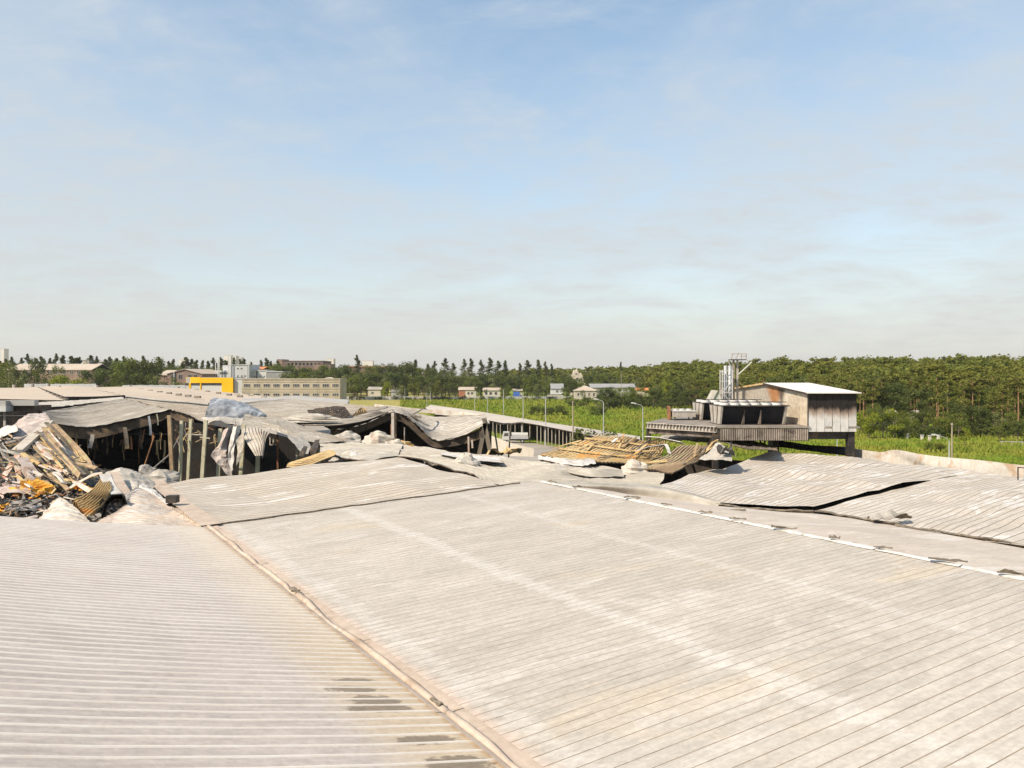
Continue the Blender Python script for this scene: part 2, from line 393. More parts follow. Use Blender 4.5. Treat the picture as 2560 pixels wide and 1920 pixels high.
roof_material('roof_sag', (0.435, 0.375, 0.305), (0.485, 0.425, 0.355), (0.535, 0.475, 0.405), None, False, white=0.8, wlo=0.53, wscale=0.34, wcol=(0.62, 0.585, 0.54))
roof_material('roof_sag_left', (0.42, 0.36, 0.285), (0.47, 0.405, 0.33), (0.53, 0.465, 0.39), GUT, False, white=0.6, wlo=0.55, wscale=0.3)
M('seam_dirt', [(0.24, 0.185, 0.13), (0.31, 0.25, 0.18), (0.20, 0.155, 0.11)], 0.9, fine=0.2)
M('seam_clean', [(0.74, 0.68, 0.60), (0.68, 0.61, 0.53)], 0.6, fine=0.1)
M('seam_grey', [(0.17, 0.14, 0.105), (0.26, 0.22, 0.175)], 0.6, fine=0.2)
M('deck', [(0.10, 0.09, 0.08), (0.16, 0.14, 0.12)], 0.6)
M('gutter_tan', [(0.44, 0.345, 0.27), (0.49, 0.40, 0.32), (0.33, 0.25, 0.185)], 0.7, bump=0.4, bscale=3)
M('white_cap', [(0.56, 0.53, 0.48), (0.63, 0.595, 0.55), (0.44, 0.40, 0.34)], 1.2)
M('roof_white', [(0.56, 0.525, 0.48), (0.62, 0.58, 0.535)], 0.6)
M('deck_steel', [(0.20, 0.175, 0.15), (0.30, 0.26, 0.22), (0.12, 0.10, 0.085)], 0.8)
M('scrap_dark', [(0.10, 0.085, 0.07), (0.20, 0.165, 0.12)], 3.0, bump=0.4)
M('sheet_white', [(0.48, 0.445, 0.40), (0.60, 0.565, 0.525), (0.36, 0.30, 0.25)], 0.45, bump=0.4, bscale=3, bdist=0.06)
M('sheet_cream', [(0.44, 0.385, 0.31), (0.53, 0.475, 0.40), (0.40, 0.31, 0.25)], 0.35, bump=0.4, bscale=2.5, bdist=0.06)
M('sheet_grey', [(0.31, 0.28, 0.235), (0.38, 0.35, 0.30), (0.49, 0.45, 0.395)], 0.22, bump=0.35, bscale=1.5, bdist=0.08, streak=None)
M('sheet_grey_light', [(0.38, 0.34, 0.285), (0.45, 0.41, 0.35), (0.55, 0.51, 0.455)], 0.2, bump=0.35, bscale=1.2, bdist=0.08)
M('sheet_pink', [(0.44, 0.345, 0.30), (0.36, 0.315, 0.28), (0.54, 0.485, 0.45), (0.28, 0.19, 0.14)], 0.28, bump=0.5, bscale=2, bdist=0.1)
M('sheet_bluegrey', [(0.17, 0.18, 0.20), (0.31, 0.33, 0.36), (0.42, 0.43, 0.45), (0.10, 0.12, 0.14)], 0.25, bump=0.6, bscale=1.2, bdist=0.15, rough=0.5)
M('burnt_and_gap', [(0.06, 0.044, 0.033), (0.12, 0.085, 0.055), (0.035, 0.03, 0.026), (0.20, 0.13, 0.06)], 0.5, bump=0.4, bscale=3)  # burnt undersides; also the shade put into gaps between ribs
M('scorched_gold', [(0.42, 0.29, 0.13), (0.55, 0.41, 0.21), (0.30, 0.19, 0.085), (0.62, 0.30, 0.08)], 0.5, bump=0.3, bscale=3)
M('scorched_dark', [(0.14, 0.115, 0.09), (0.26, 0.21, 0.15), (0.07, 0.06, 0.05), (0.40, 0.27, 0.12)], 0.4, bump=0.3)
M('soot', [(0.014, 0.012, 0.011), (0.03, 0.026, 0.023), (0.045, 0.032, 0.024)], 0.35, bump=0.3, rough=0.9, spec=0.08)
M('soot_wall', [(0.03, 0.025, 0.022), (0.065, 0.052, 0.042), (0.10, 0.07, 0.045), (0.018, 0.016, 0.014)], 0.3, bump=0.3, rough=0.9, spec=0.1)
M('column_cream', [(0.50, 0.46, 0.30), (0.58, 0.53, 0.38), (0.36, 0.28, 0.16), (0.30, 0.31, 0.18)], 0.8, bump=0.2)
M('rust', [(0.20, 0.085, 0.04), (0.30, 0.15, 0.07), (0.12, 0.06, 0.035)], 1.2, bump=0.3)
M('purlin_brown', [(0.30, 0.20, 0.12), (0.42, 0.31, 0.18), (0.22, 0.15, 0.10), (0.36, 0.36, 0.16)], 0.55, bump=0.3)
M('purlin_pale', [(0.52, 0.42, 0.34), (0.62, 0.55, 0.48), (0.40, 0.30, 0.23), (0.50, 0.24, 0.14)], 0.55, bump=0.3)
M('ash', [(0.02, 0.02, 0.02), (0.07, 0.065, 0.06), (0.16, 0.14, 0.12), (0.32, 0.27, 0.21)], 0.9, bump=0.6, bscale=4, bdist=0.1)
M('ash_light', [(0.22, 0.20, 0.18), (0.38, 0.34, 0.30), (0.12, 0.11, 0.10), (0.10, 0.12, 0.15)], 0.9, bump=0.4)
M('foam_orange', [(0.72, 0.32, 0.04), (0.82, 0.45, 0.08), (0.50, 0.20, 0.04)], 1.6, bump=0.8, bscale=5, bdist=0.1)
M('steel_dark', [(0.03, 0.028, 0.026), (0.06, 0.05, 0.043), (0.11, 0.075, 0.05)], 0.9, rough=0.6)
M('steel_pale', [(0.38, 0.345, 0.30), (0.46, 0.42, 0.37), (0.24, 0.19, 0.14)], 0.8, streak=((0.2, 0.12, 0.06), 1.4, 0.4))
M('steel_white', [(0.52, 0.50, 0.47), (0.60, 0.58, 0.55)], 0.8)
M('zinc', [(0.38, 0.385, 0.39), (0.48, 0.485, 0.49)], 1.5, rough=0.5, metal=0.3)
M('coil_black', [(0.008, 0.009, 0.012), (0.02, 0.02, 0.024)], 0.8, rough=0.7)
M('cladding_dirty', [(0.40, 0.36, 0.31), (0.52, 0.47, 0.41), (0.30, 0.25, 0.20)], 0.4, streak=((0.20, 0.13, 0.08), 0.9, 0.5))
M('fascia_soot', [(0.13, 0.10, 0.08), (0.26, 0.21, 0.17), (0.06, 0.05, 0.04)], 0.5, streak=((0.02, 0.018, 0.016), 0.8, 0.8))
M('fascia_rib', [(0.26, 0.22, 0.18), (0.36, 0.31, 0.26), (0.10, 0.08, 0.07)], 0.5, streak=((0.05, 0.04, 0.03), 0.8, 0.8))
M('parapet_white', [(0.50, 0.45, 0.385), (0.57, 0.525, 0.465), (0.42, 0.29, 0.19)], 0.35, streak=((0.42, 0.28, 0.17), 0.7, 0.5))
M('cream_roof', [(0.47, 0.38, 0.29), (0.51, 0.42, 0.325), (0.44, 0.36, 0.28)], 0.05, bump=0.05)
M('roof_far_grey', [(0.35, 0.33, 0.30), (0.42, 0.395, 0.36), (0.48, 0.45, 0.41)], 0.07)
M('grey_wall', [(0.36, 0.345, 0.32), (0.44, 0.42, 0.39)], 0.2, streak=((0.25, 0.22, 0.19), 0.3, 0.4))
M('hatch', [(0.20, 0.17, 0.14), (0.26, 0.22, 0.18)], 1.0)
M('brick_brown', [(0.24, 0.165, 0.13), (0.31, 0.22, 0.17), (0.20, 0.14, 0.11)], 0.25, streak=((0.12, 0.09, 0.08), 0.2, 0.4))
M('brick_dark', [(0.13, 0.095, 0.08), (0.20, 0.14, 0.11), (0.28, 0.19, 0.14)], 0.12)
M('brick_red', [(0.33, 0.13, 0.08), (0.40, 0.18, 0.11)], 0.4)
M('tan_roof', [(0.44, 0.36, 0.28), (0.49, 0.405, 0.32)], 0.1)
M('plaster_white', [(0.54, 0.53, 0.50), (0.59, 0.58, 0.55)], 0.2)
M('plaster_grey', [(0.48, 0.48, 0.47), (0.54, 0.535, 0.52), (0.44, 0.43, 0.42)], 0.12)
M('plaster_cream', [(0.48, 0.42, 0.335), (0.53, 0.47, 0.385)], 0.2)
M('concrete', [(0.41, 0.35, 0.25), (0.48, 0.41, 0.305), (0.36, 0.30, 0.21)], 0.12, streak=((0.30, 0.24, 0.16), 0.25, 0.5))
M('concrete_pale', [(0.54, 0.48, 0.40), (0.60, 0.545, 0.46), (0.48, 0.39, 0.31)], 0.4, bump=0.2)
M('yellow_paint', [(0.80, 0.44, 0.008), (0.84, 0.48, 0.012)], 0.2, fine=0.05, bump=0.0)
M('glass_dark', [(0.04, 0.04, 0.045), (0.08, 0.075, 0.07)], 0.3, rough=0.25, spec=0.5)
M('frame_pale', [(0.50, 0.47, 0.42), (0.56, 0.53, 0.48)], 0.5)
M('slate_grey', [(0.27, 0.265, 0.26), (0.33, 0.32, 0.31)], 0.2)
M('orange_tile', [(0.62, 0.21, 0.08), (0.68, 0.26, 0.11)], 0.4)
M('blue_paint', [(0.06, 0.14, 0.42), (0.08, 0.18, 0.50)], 0.5)
M('canopy_roof', [(0.45, 0.395, 0.33), (0.50, 0.445, 0.38), (0.40, 0.35, 0.29)], 0.08, bump=0.05)
M('timber_post', [(0.36, 0.31, 0.25), (0.44, 0.385, 0.32)], 0.6)
M('asphalt', [(0.30, 0.265, 0.22), (0.36, 0.32, 0.27), (0.26, 0.23, 0.19)], 0.15, bump=0.3)
M('lamp_grey', [(0.34, 0.34, 0.32), (0.40, 0.40, 0.38)], 0.5)
M('pole_wood', [(0.30, 0.24, 0.18), (0.38, 0.31, 0.24)], 1.0)
M('tyre', [(0.02, 0.02, 0.02), (0.03, 0.03, 0.03)], 1.0)
M('truck_white', [(0.46, 0.44, 0.40), (0.52, 0.50, 0.46)], 0.8)
M('truck_body', [(0.36, 0.36, 0.36), (0.44, 0.43, 0.42)], 0.6)
M('far_block', [(0.60, 0.55, 0.52), (0.64, 0.59, 0.56)], 0.02)
M('fence_concrete', [(0.42, 0.41, 0.38), (0.50, 0.48, 0.45)], 0.2)
M('ruin_tan', [(0.55, 0.46, 0.36), (0.62, 0.54, 0.44), (0.42, 0.33, 0.25)], 0.25, bump=0.5)
M('bark', [(0.10, 0.075, 0.05), (0.16, 0.12, 0.085)], 2.0, obj=True)
M('bark_pine', [(0.26, 0.14, 0.075), (0.34, 0.20, 0.11)], 2.0, obj=True)
def foliage(name, a, b, c=None, trans=0.22, pscale=None):
    m, nt, bs, out = nodes(name); g = NB(nt)
    oi = g.N('ShaderNodeObjectInfo').outputs['Random']
    p = g.pos()
    col = g.mix(g.ramp(g.noise(p, 0.35, 4, 0.6), 0.35, 0.65), a, b)
    if pscale: col = g.mix(g.ramp(g.noise(p, pscale, 3, 0.5), 0.4, 0.6), col, c)
    elif c: col = g.mix(g.math('MULTIPLY', oi, 0.8), col, c)
    g.L(col, bs.inputs['Base Color']); bs.inputs['Roughness'].default_value = 0.8; bs.inputs['Specular IOR Level'].default_value = 0.1
    tr = g.N('ShaderNodeBsdfTranslucent'); g.L(g.mix(1.0, col, (1.1, 1.15, 0.6), 'MULTIPLY'), tr.inputs[0])
    mx = g.N('ShaderNodeMixShader'); mx.inputs[0].default_value = trans
    g.L(bs.outputs[0], mx.inputs[1]); g.L(tr.outputs[0], mx.inputs[2]); g.L(mx.outputs[0], out.inputs[0])
    return m
foliage('leaf_green', (0.105, 0.135, 0.028), (0.165, 0.19, 0.04), (0.15, 0.155, 0.03), 0.3)
foliage('leaf_dark', (0.068, 0.09, 0.026), (0.11, 0.132, 0.036), (0.10, 0.108, 0.03), 0.28)
foliage('leaf_bright', (0.18, 0.22, 0.025), (0.25, 0.27, 0.03), (0.21, 0.22, 0.025))
foliage('leaf_poplar', (0.07, 0.088, 0.03), (0.11, 0.128, 0.042), (0.12, 0.105, 0.04), 0.28)
foliage('leaf_olive', (0.15, 0.17, 0.062), (0.20, 0.21, 0.085), (0.15, 0.155, 0.055))
foliage('needles', (0.125, 0.145, 0.03), (0.20, 0.21, 0.045), (0.18, 0.165, 0.042), 0.36)
foliage('needles_mass', (0.13, 0.15, 0.03), (0.215, 0.225, 0.048), (0.18, 0.175, 0.034), 0.36, 0.04)
foliage('weed', (0.155, 0.215, 0.026), (0.22, 0.275, 0.038), (0.28, 0.28, 0.05), 0.25, 0.05)
def field_material():
    m, nt, bs, out = nodes('meadow'); g = NB(nt); p = g.pos()
    v = g.mapping(p, (0.012, 0.05, 1), (0, 0, -0.12))
    col = g.mix(g.ramp(g.noise(v, 1.0, 6, 0.6, 0.6), 0.38, 0.62), (0.155, 0.22, 0.026), (0.22, 0.28, 0.038))
    v2 = g.mapping(p, (0.010, 0.075, 1), (0, 0, -0.12), (5, 2, 0))
    col = g.mix(g.ramp(g.noise(v2, 1.0, 6, 0.65, 0.8), 0.52, 0.66), col, (0.085, 0.135, 0.018))
    v3 = g.mapping(p, (0.012, 0.06, 1), (0, 0, -0.12), (15, 7, 0))
    col = g.mix(g.ramp(g.noise(v3, 1.0, 6, 0.65, 0.8), 0.53, 0.64, 0, 0.9), col, (0.34, 0.29, 0.06))
    v5 = g.mapping(p, (0.02, 0.08, 1), (0, 0, -0.12), (31, 3, 0))
    col = g.mix(g.ramp(g.noise(v5, 1.0, 7, 0.7, 1.0), 0.57, 0.66, 0, 0.75), col, (0.25, 0.20, 0.09))
    sp = g.N('ShaderNodeSeparateXYZ'); g.L(p, sp.inputs[0])
    # dry strip at the far left of the meadow, past the market sheds
    dry = g.math('MULTIPLY', g.ramp(sp.outputs[0], -60.0, -20.0, 1.0, 0.0), g.ramp(g.noise(v2, 1.3, 5, 0.6), 0.3, 0.55))
    col = g.mix(g.math('MULTIPLY', dry, 0.8), col, (0.40, 0.32, 0.12))
    fn = g.noise(p, 0.6, 6, 0.75)
    col = g.mix(0.55, col, g.mix(g.ramp(fn, 0.3, 0.7), (0.1, 0.1, 0.1), (0.9, 0.9, 0.9)), 'OVERLAY')
    g.L(col, bs.inputs['Base Color']); bs.inputs['Roughness'].default_value = 0.95; bs.inputs['Specular IOR Level'].default_value = 0.05
    g.L(g.bump(fn, 0.9, 0.6), bs.inputs['Normal'])
field_material()
def scorched_cladding():
    """pale cladding with a real smoke stain rising from below the roof edge"""
    m, nt, bs, out = nodes('cladding_scorched'); g = NB(nt); p = g.pos()
    sp = g.N('ShaderNodeSeparateXYZ'); g.L(p, sp.inputs[0])
    col = g.mix(g.ramp(g.noise(p, 0.7, 5, 0.6), 0.35, 0.65), (0.50, 0.48, 0.45), (0.60, 0.575, 0.54))
    v = g.mapping(p, (1.5, 1.5, 0.7))
    h = g.math('ADD', sp.outputs[2], g.math('MULTIPLY', g.math('SUBTRACT', g.noise(v, 0.9, 6, 0.62, 0.5), 0.5), 1.1))
    col = g.mix(g.ramp(h, 11.6, 12.3, 0, 0.8), col, (0.20, 0.12, 0.07))
    col = g.mix(g.ramp(h, 12.15, 12.65, 0, 0.98), col, (0.013, 0.011, 0.010))
    g.L(col, bs.inputs['Base Color'])
    g.L(g.bump(g.noise(g.mapping(p, (1, 1, 0.6)), 1.6, 4, 0.6), 0.5, 0.15), bs.inputs['Normal'])
    m, nt, bs, out = nodes('cladding_rusty'); g = NB(nt); p = g.pos()
    sp = g.N('ShaderNodeSeparateXYZ'); g.L(p, sp.inputs[0])
    col = g.mix(g.ramp(g.noise(g.mapping(p, (1, 0.5, 0.5)), 0.7, 6, 0.6), 0.35, 0.65), (0.46, 0.38, 0.28), (0.60, 0.51, 0.40))
    far = g.ramp(sp.outputs[1], 66.0, 70.0)
    col = g.mix(g.math('MULTIPLY', far, 0.75), col, (0.33, 0.29, 0.24))
    dy = g.math('ABSOLUTE', g.math('SUBTRACT', sp.outputs[1], 67.6))
    st = g.math('ADD', dy, g.math('MULTIPLY', g.math('SUBTRACT', g.noise(g.mapping(p, (1, 1, 0.4)), 0.8, 5, 0.6), 0.5), 2.4))
    st = g.math('ADD', st, g.math('MULTIPLY', g.math('SUBTRACT', 14.2, sp.outputs[2]), 0.8))
    col = g.mix(g.ramp(st, 1.2, 2.9, 0.9, 0.0), col, (0.36, 0.15, 0.045))
    dy2 = g.math('ADD', g.math('ABSOLUTE', g.math('SUBTRACT', sp.outputs[1], 65.8)), g.math('MULTIPLY', g.math('SUBTRACT', 14.2, sp.outputs[2]), 0.6))
    col = g.mix(g.ramp(dy2, 0.6, 1.6, 0.85, 0.0), col, (0.06, 0.045, 0.035))
    fn = g.noise(p, 3, 5, 0.7)
    col = g.mix(0.3, col, g.mix(g.ramp(fn, 0.3, 0.7), (0.2, 0.2, 0.2), (0.9, 0.9, 0.9)), 'OVERLAY')
    g.L(col, bs.inputs['Base Color'])
scorched_cladding()

# ------------------------------------------------------------------ ground and hill
def wood_line(px):
    return np.interp(px, [-2000, 300, 900, 1300, 1500, 1600, 1680, 1850, 2100, 2330, 2560, 4500], [1500, 1100, 800, 640, 520, 450, 385, 300, 232, 205, 195, 190])
def ground_z(x, y):
    y = np.maximum(y, 1.0); px = 1280 + F * x / y
    t = np.clip((y - wood_line(px) - 15) / 270.0, 0, 1); t = t * t * (3 - 2 * t)
    return t * np.interp(px, [0, 900, 1300, 1560, 1700, 1900, 5000], [1.5, 2.0, 4.0, 4.0, 8.0, 8.8, 8.8])
def build_ground():
    ys = np.concatenate([[-120, -20, 20, 40, 60, 80], np.linspace(100, 560, 60), np.linspace(590, 1300, 24), [1800, 2600, 4000, 6500]])
    ks = np.concatenate([[-6, -3, -1.8, -1.2], np.linspace(-0.9, 0.9, 80), [1.2, 1.8, 3, 6]])
    V = []
    for y in ys:
        for k in ks:
            yy = max(y, 60.0); x = k * yy
            V.append((x, y, float(ground_z(x, y)) if y > 60 else 0.0))
    o = place('ground', V, grid_faces(len(ys), len(ks), 0, True), ['meadow'], None, True, None, (0, 0, 0))
    props(o, kind='structure')
build_ground()
def flat(name, pts, z, mat, kind='structure'):
    o = place(name, [(p[0], p[1], z) for p in pts], [tuple(range(len(pts)))], [mat], None, False, None, (0, 0, 0)); props(o, kind=kind); return o
flat('courtyard', [(-75, 118), (-5, 112), (26, 112), (30, 132), (-8, 200), (-60, 330), (-150, 330)], 0.006, 'asphalt')
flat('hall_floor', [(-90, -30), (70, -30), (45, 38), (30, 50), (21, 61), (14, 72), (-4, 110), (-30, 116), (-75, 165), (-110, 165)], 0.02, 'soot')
# ------------------------------------------------------------------ the standing near roof of the hall
G1 = np.array([-13.0, 34.36, 8.5]); AL = np.array([0.526, -0.8505, 0.0]); AC = np.array([0.8505, 0.526, 0.0])
def gut(s): return G1 + AL * s
def s_left(s, t):
    r = np.interp(s, [0, 19, 40], [0.150, 0.225, 0.235])
    return gut(s) - AC * t + np.array([0, 0, r * t * (0.86 + 0.022 * t) + 0.02])
def s_right(s, t):
    return gut(s) + AC * t + np.array([0, 0, 0.046 * t + 0.06 * math.sin(math.pi * t / 17) * math.sin(0.35 * s)])
hall = thing('warehouse_hall', 'fire-damaged warehouse with broad ribbed metal roof filling the foreground', 'warehouse', (G1[0] + 5, 20, 0))
S_END = 31.5
ls = [0, 6, 12, 18, 24, S_END]
CL = [[s_left(s, t) for t in (0.10, 3, 6, 9, 13)] for s in ls]
CRt = [[s_right(s, t) for t in (0.15, 4.5, 9, 13, 16.9)] for s in ls]
def under(C, dz=-0.10): return [[np.asarray(p) + np.array([0, 0, dz]) for p in r] for r in C]
rs = sheet('roof_slope', under(CL), 14, 8, ['deck', 'deck'], 0.12, parent=hall)
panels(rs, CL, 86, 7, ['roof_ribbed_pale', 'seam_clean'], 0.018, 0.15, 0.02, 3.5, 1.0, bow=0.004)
rs2 = sheet('roof_slope', under(CRt), 14, 8, ['deck', 'deck'], 0.12, parent=hall)
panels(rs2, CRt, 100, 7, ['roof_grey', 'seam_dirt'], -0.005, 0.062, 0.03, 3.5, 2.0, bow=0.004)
# far slope behind the ridge, thick with ash dust
Cpx = [(1375, 1216), (1600, 1238), (1780, 1262), (1985, 1279), (2180, 1304), (2380, 1337), (2640, 1385), (2980, 1452)]
C3 = []
for s, c in zip([0, 4, 8, 12, 16, 20, 25, 31.5], Cpx):
    a = s_right(s, 17.1) + np.array([0, 0, -0.02]); b = WZ(c[0], c[1], 8.28)
    C3.append([a, a * 0.66 + b * 0.34 + np.array([0, 0, 0.06]), a * 0.33 + b * 0.67 + np.array([0, 0, -0.02]), b])
rs3 = sheet('roof_slope', C3, 40, 20, ['roof_dusty', 'deck'], 0.14, amp=0.05, sc=2.4, seed=4, parent=hall)
# valley gutter: a tan flashing strip and a crumpled rolled lip, in lengths
s = -0.1; k = 0
while s < S_END:
    e = min(s + random.uniform(3.6, 4.8), S_END); mb = MB(); P = []
    for i in range(7):
        sx = s + (e - s) * i / 6.0; q = gut(sx) + AC * (random.uniform(-0.04, 0.04) + 0.035 * math.sin(sx * 0.7) + 0.02 * math.sin(sx * 1.9)) + np.array([0, 0, 0.055 + random.uniform(-0.015, 0.02)])
        P.append(q)
    mb.tube(P, [random.uniform(0.065, 0.10) for _ in P], 8)
    mb.build('gutter_lip', ['gutter_tan'], hall, smooth=True)
    mb = MB(); n = 6; V = []
    for i in range(n + 1):
        ss = s + (e - s) * i / n
        for t in (-0.24, -0.12, 0.0, 0.18, 0.36):
            q = s_right(ss, t) if t >= 0 else s_left(ss, -t)
            V.append(q + np.array([0, 0, 0.05 if abs(t) > 0.1 else 0.02]) + np.array([0, 0, random.uniform(0, 0.008)]) + AC * (random.uniform(-0.05, 0.05) if abs(t) > 0.4 else 0))
    mb.add(V, grid_faces(n + 1, 5)); mb.build('gutter_flashing', ['gutter_tan'], hall, smooth=True)
    s = e + 0.03; k += 1
# ridge cap in lengths with gaps
s = 0.3
while s < S_END:
    e = s + 2.75; mb = MB()
    for (a, b) in ((0, 0.5), (0.5, 1)):
        V = []
        for u in np.linspace(s + (e - s) * a, s + (e - s) * b, 4):
            for t, dz in ((16.84, 0.02), (16.92, 0.05), (17.02, 0.06), (17.1, 0.03)):
                q = s_right(u, min(t, 17.0)); q = q + AC * (t - min(t, 17.0)) + np.array([0, 0, dz + random.uniform(-0.008, 0.01)])
                V.append(q)
        mb.add(V, grid_faces(4, 4))
    mb.build('ridge_cap', ['white_cap'], hall)
    s = e + 0.06
# torn flashing scraps along the ridge and on the dusty slope
def scrap(name, label, c, size, seed, lift=0.25, mats=('scrap_dark', 'scrap_dark'), group=None, cat='metal scrap', ang=None):
    r = random.Random(seed); c = np.asarray(c, float); n, mm = 5, 4
    a = r.uniform(0, 3.1) if ang is None else ang
    dx = np.array([math.cos(a), math.sin(a), 0]) * size[0]; dy = np.array([-math.sin(a), math.cos(a), 0]) * size[1]
    C = []
    for i in range(n):
        C.append([c + dx * (i / (n - 1) - 0.5) + dy * ((j / (mm - 1) - 0.5) * r.uniform(0.5, 1.2)) + np.array([0, 0, 0.03 + abs(r.gauss(0, 1)) * lift * 0.4]) for j in range(mm)])
    o = sheet(name, C, 10, 7, list(mats), 0.02, amp=lift * 0.25, sc=0.5, seed=seed, smooth=False, ragged=0.8)
    return props(o, label, cat, group)
ridge_scraps = [(1381, 1241, 0.7, 0.16, 'first'), (1446, 1252, 1.0, 0.2, 'second'), (1581, 1280, 1.1, 0.3, 'third'), (1668, 1299, 0.7, 0.15, 'x'),
                (1763, 1318, 0.8, 0.25, 'x'), (1845, 1340, 0.9, 0.2, 'x'), (1962, 1362, 1.3, 0.2, 'x'), (2086, 1386, 0.5, 0.25, 'x'), (2210, 1413, 0.8, 0.2, 'x'), (2372, 1448, 1.5, 0.3, 'x'), (2535, 1480, 1.2, 0.2, 'x')]
ords = ['farthest', 'second', 'third', 'fourth', 'fifth', 'sixth', 'seventh', 'eighth', 'ninth', 'tenth', 'eleventh']
for i, (x, y, a, b, _) in enumerate(ridge_scraps):
    ss = min(np.linspace(0, S_END, 400), key=lambda q: abs(1280 + F * s_right(q, 16.95)[0] / s_right(q, 16.95)[1] - x)); p = s_right(ss, 16.95) + np.array([0, 0, 0.09])
    scrap('flashing_scrap', 'dark torn flashing scrap on the white ridge strip, %s one counted from the far end' % ords[i], p, (a * 0.7, b * 0.6), 20 + i, 0.10, group='torn scraps along the roof ridge', ang=-0.5)
scrap('bent_scrap', 'bent dark metal scrap lying alone on the dusty tan roof slope', WZ(1832, 1278, 8.86), (1.2, 0.3), 61, 0.12, ang=0.1)
scrap('bent_scrap', 'small curled black scrap on the sunken roof beside its peak', WZ(1077, 1166, 9.05), (0.9, 0.4), 62, 0.4, ang=0.1)
scrap('gutter_scrap', 'dark crumpled bracket caught on the tan gutter lip, halfway along it', gut(12.5) + np.array([0.0, 0, 0.10]), (0.6, 0.2), 63, 0.12, ang=2.2)
scrap('gutter_scrap', 'small black torn clip on the tan gutter lip nearer the stained puddle patches', gut(22.0) + np.array([-0.05, 0, 0.10]), (0.4, 0.12), 64, 0.08, ang=2.2)
scrap('gutter_scrap', 'small wire clip on the tan gutter lip below the puddle stains', gut(25.6) + np.array([-0.02, 0, 0.09]), (0.3, 0.1), 65, 0.08, ang=2.2)
# ------------------------------------------------------------------ sunken roof section behind the seam
row0 = [s_right(0, t) + np.array([-0.03, 0.06, dz]) for t, dz in ((0.05, -0.10), (4.5, -0.22), (9, -0.20), (13, -0.22), (15.6, -0.3))]
row2 = rowz([(392, 1216, 8.35), (520, 1196, 8.55), (731, 1171, 8.85), (876, 1154, 9.1), (992, 1142, 9.35)])
row1 = [(a + b) / 2 + np.array([0, 0, d]) for a, b, d in zip(row0, row2, (-0.05, -0.22, -0.12, 0.05, 0.05))]
sunk = thing('sunken_roof', 'sagging ribbed grey roof section beyond the seam, dipping towards the burnt pit', 'roof section', (row1[2][0], row1[2][1], 0))
C4 = [row0, row1, row2]
sp = sheet('roof_slope', under(C4, -0.4), 14, 10, ['deck', 'deck'], 0.15, parent=sunk)
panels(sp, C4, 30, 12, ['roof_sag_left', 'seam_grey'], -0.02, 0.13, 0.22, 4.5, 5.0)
P = [s_right(0, t) + np.array([-0.02, 0.03, 0.05 + random.uniform(-0.015, 0.02)]) for t in np.linspace(0.2, 15.8, 26)]
MB().strip(P, 0.09, 0.07, 0, 0.2).build('seam_gap_strip', ['scrap_dark'], sunk)  # dark strip added along the seam, standing in for its shaded gap
# its torn flashing along the old valley line
mb = MB(); V = []
for (x, y, z) in [(385, 1205, 8.5), (415, 1232, 8.5), (450, 1262, 8.5), (485, 1290, 8.5), (522, 1317, 8.55)]:
    c = WZ(x, y, z)
    for t in (-0.35, 0.0, 0.5): V.append(c + AC * t + np.array([0, 0, 0.10 + 0.03 * math.sin(x * 0.3 + t)]))
mb.add(V, grid_faces(5, 3)); mb.build('gutter_flashing', ['gutter_tan'], sunk, smooth=True)

# ------------------------------------------------------------------ right side sagging roofs
C6 = [rowz([(2034, 1271, 8.33), (2150, 1240, 8.6), (2280, 1203, 9.0), (2440, 1179, 9.05)]),
      rowz([(1900, 1266, 8.3), (2020, 1225, 8.62), (2150, 1190, 8.9), (2290, 1160, 9.0)]),
      rowz([(1790, 1254, 8.35), (1900, 1212, 8.55), (2020, 1175, 8.85), (2140, 1144, 9.0)]),
      rowz([(1690, 1232, 8.5), (1800, 1196, 8.6), (1905, 1165, 8.75), (2020, 1137, 9.05)]),
      rowz([(1630, 1214, 8.6), (1730, 1188, 8.55), (1820, 1162, 8.65), (1930, 1124, 9.35)])]
r6 = thing('rippled_roof', 'rippled ribbed roof slab below the plant platform, edged by a black tear', 'roof section', (18, 48, 0))
sp = sheet('roof_slope', under(C6, -0.5), 16, 14, ['deck', 'deck'], 0.16, parent=r6)
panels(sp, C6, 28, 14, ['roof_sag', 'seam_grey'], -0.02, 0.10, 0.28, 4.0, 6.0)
C7 = [rowz([(2760, 1412, 8.3), (2850, 1350, 8.6), (2950, 1290, 8.9), (3050, 1245, 9.0)]),
      rowz([(2400, 1341, 8.3), (2500, 1300, 8.5), (2620, 1252, 8.8), (2740, 1203, 9.05)]),
      rowz([(2200, 1305, 8.25), (2310, 1270, 8.4), (2430, 1230, 8.72), (2560, 1190, 9.0)]),
      rowz([(2034, 1278, 8.2), (2150, 1249, 8.42), (2280, 1211, 8.8), (2440, 1183, 8.98)])]
r7 = thing('rippled_roof', 'rippled ribbed roof slab nearest the frame edge, in front of the black tear', 'roof section', (24, 38, 0))
sp = sheet('roof_slope', under(C7, -0.5), 16, 14, ['deck', 'deck'], 0.16, parent=r7)
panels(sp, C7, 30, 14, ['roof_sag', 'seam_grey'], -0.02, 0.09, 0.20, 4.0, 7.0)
# outer wall of the hall below the eave
we = [np.array(p) for p in ((52, 33, 8.3), (40, 41, 8.3), (31, 48.2, 8.3), (21, 59.0, 8.4), (14, 65.5, 8.3), (8, 69, 8.2), (2.5, 71, 8.0))]
props(sheet('outer_wall', [[np.array([p[0], p[1], 0]) for p in we], we], 3, 30, ['soot_wall', 'soot_wall'], 0.25), 'soot-black outer wall of the hall under the sagging eave', 'wall')
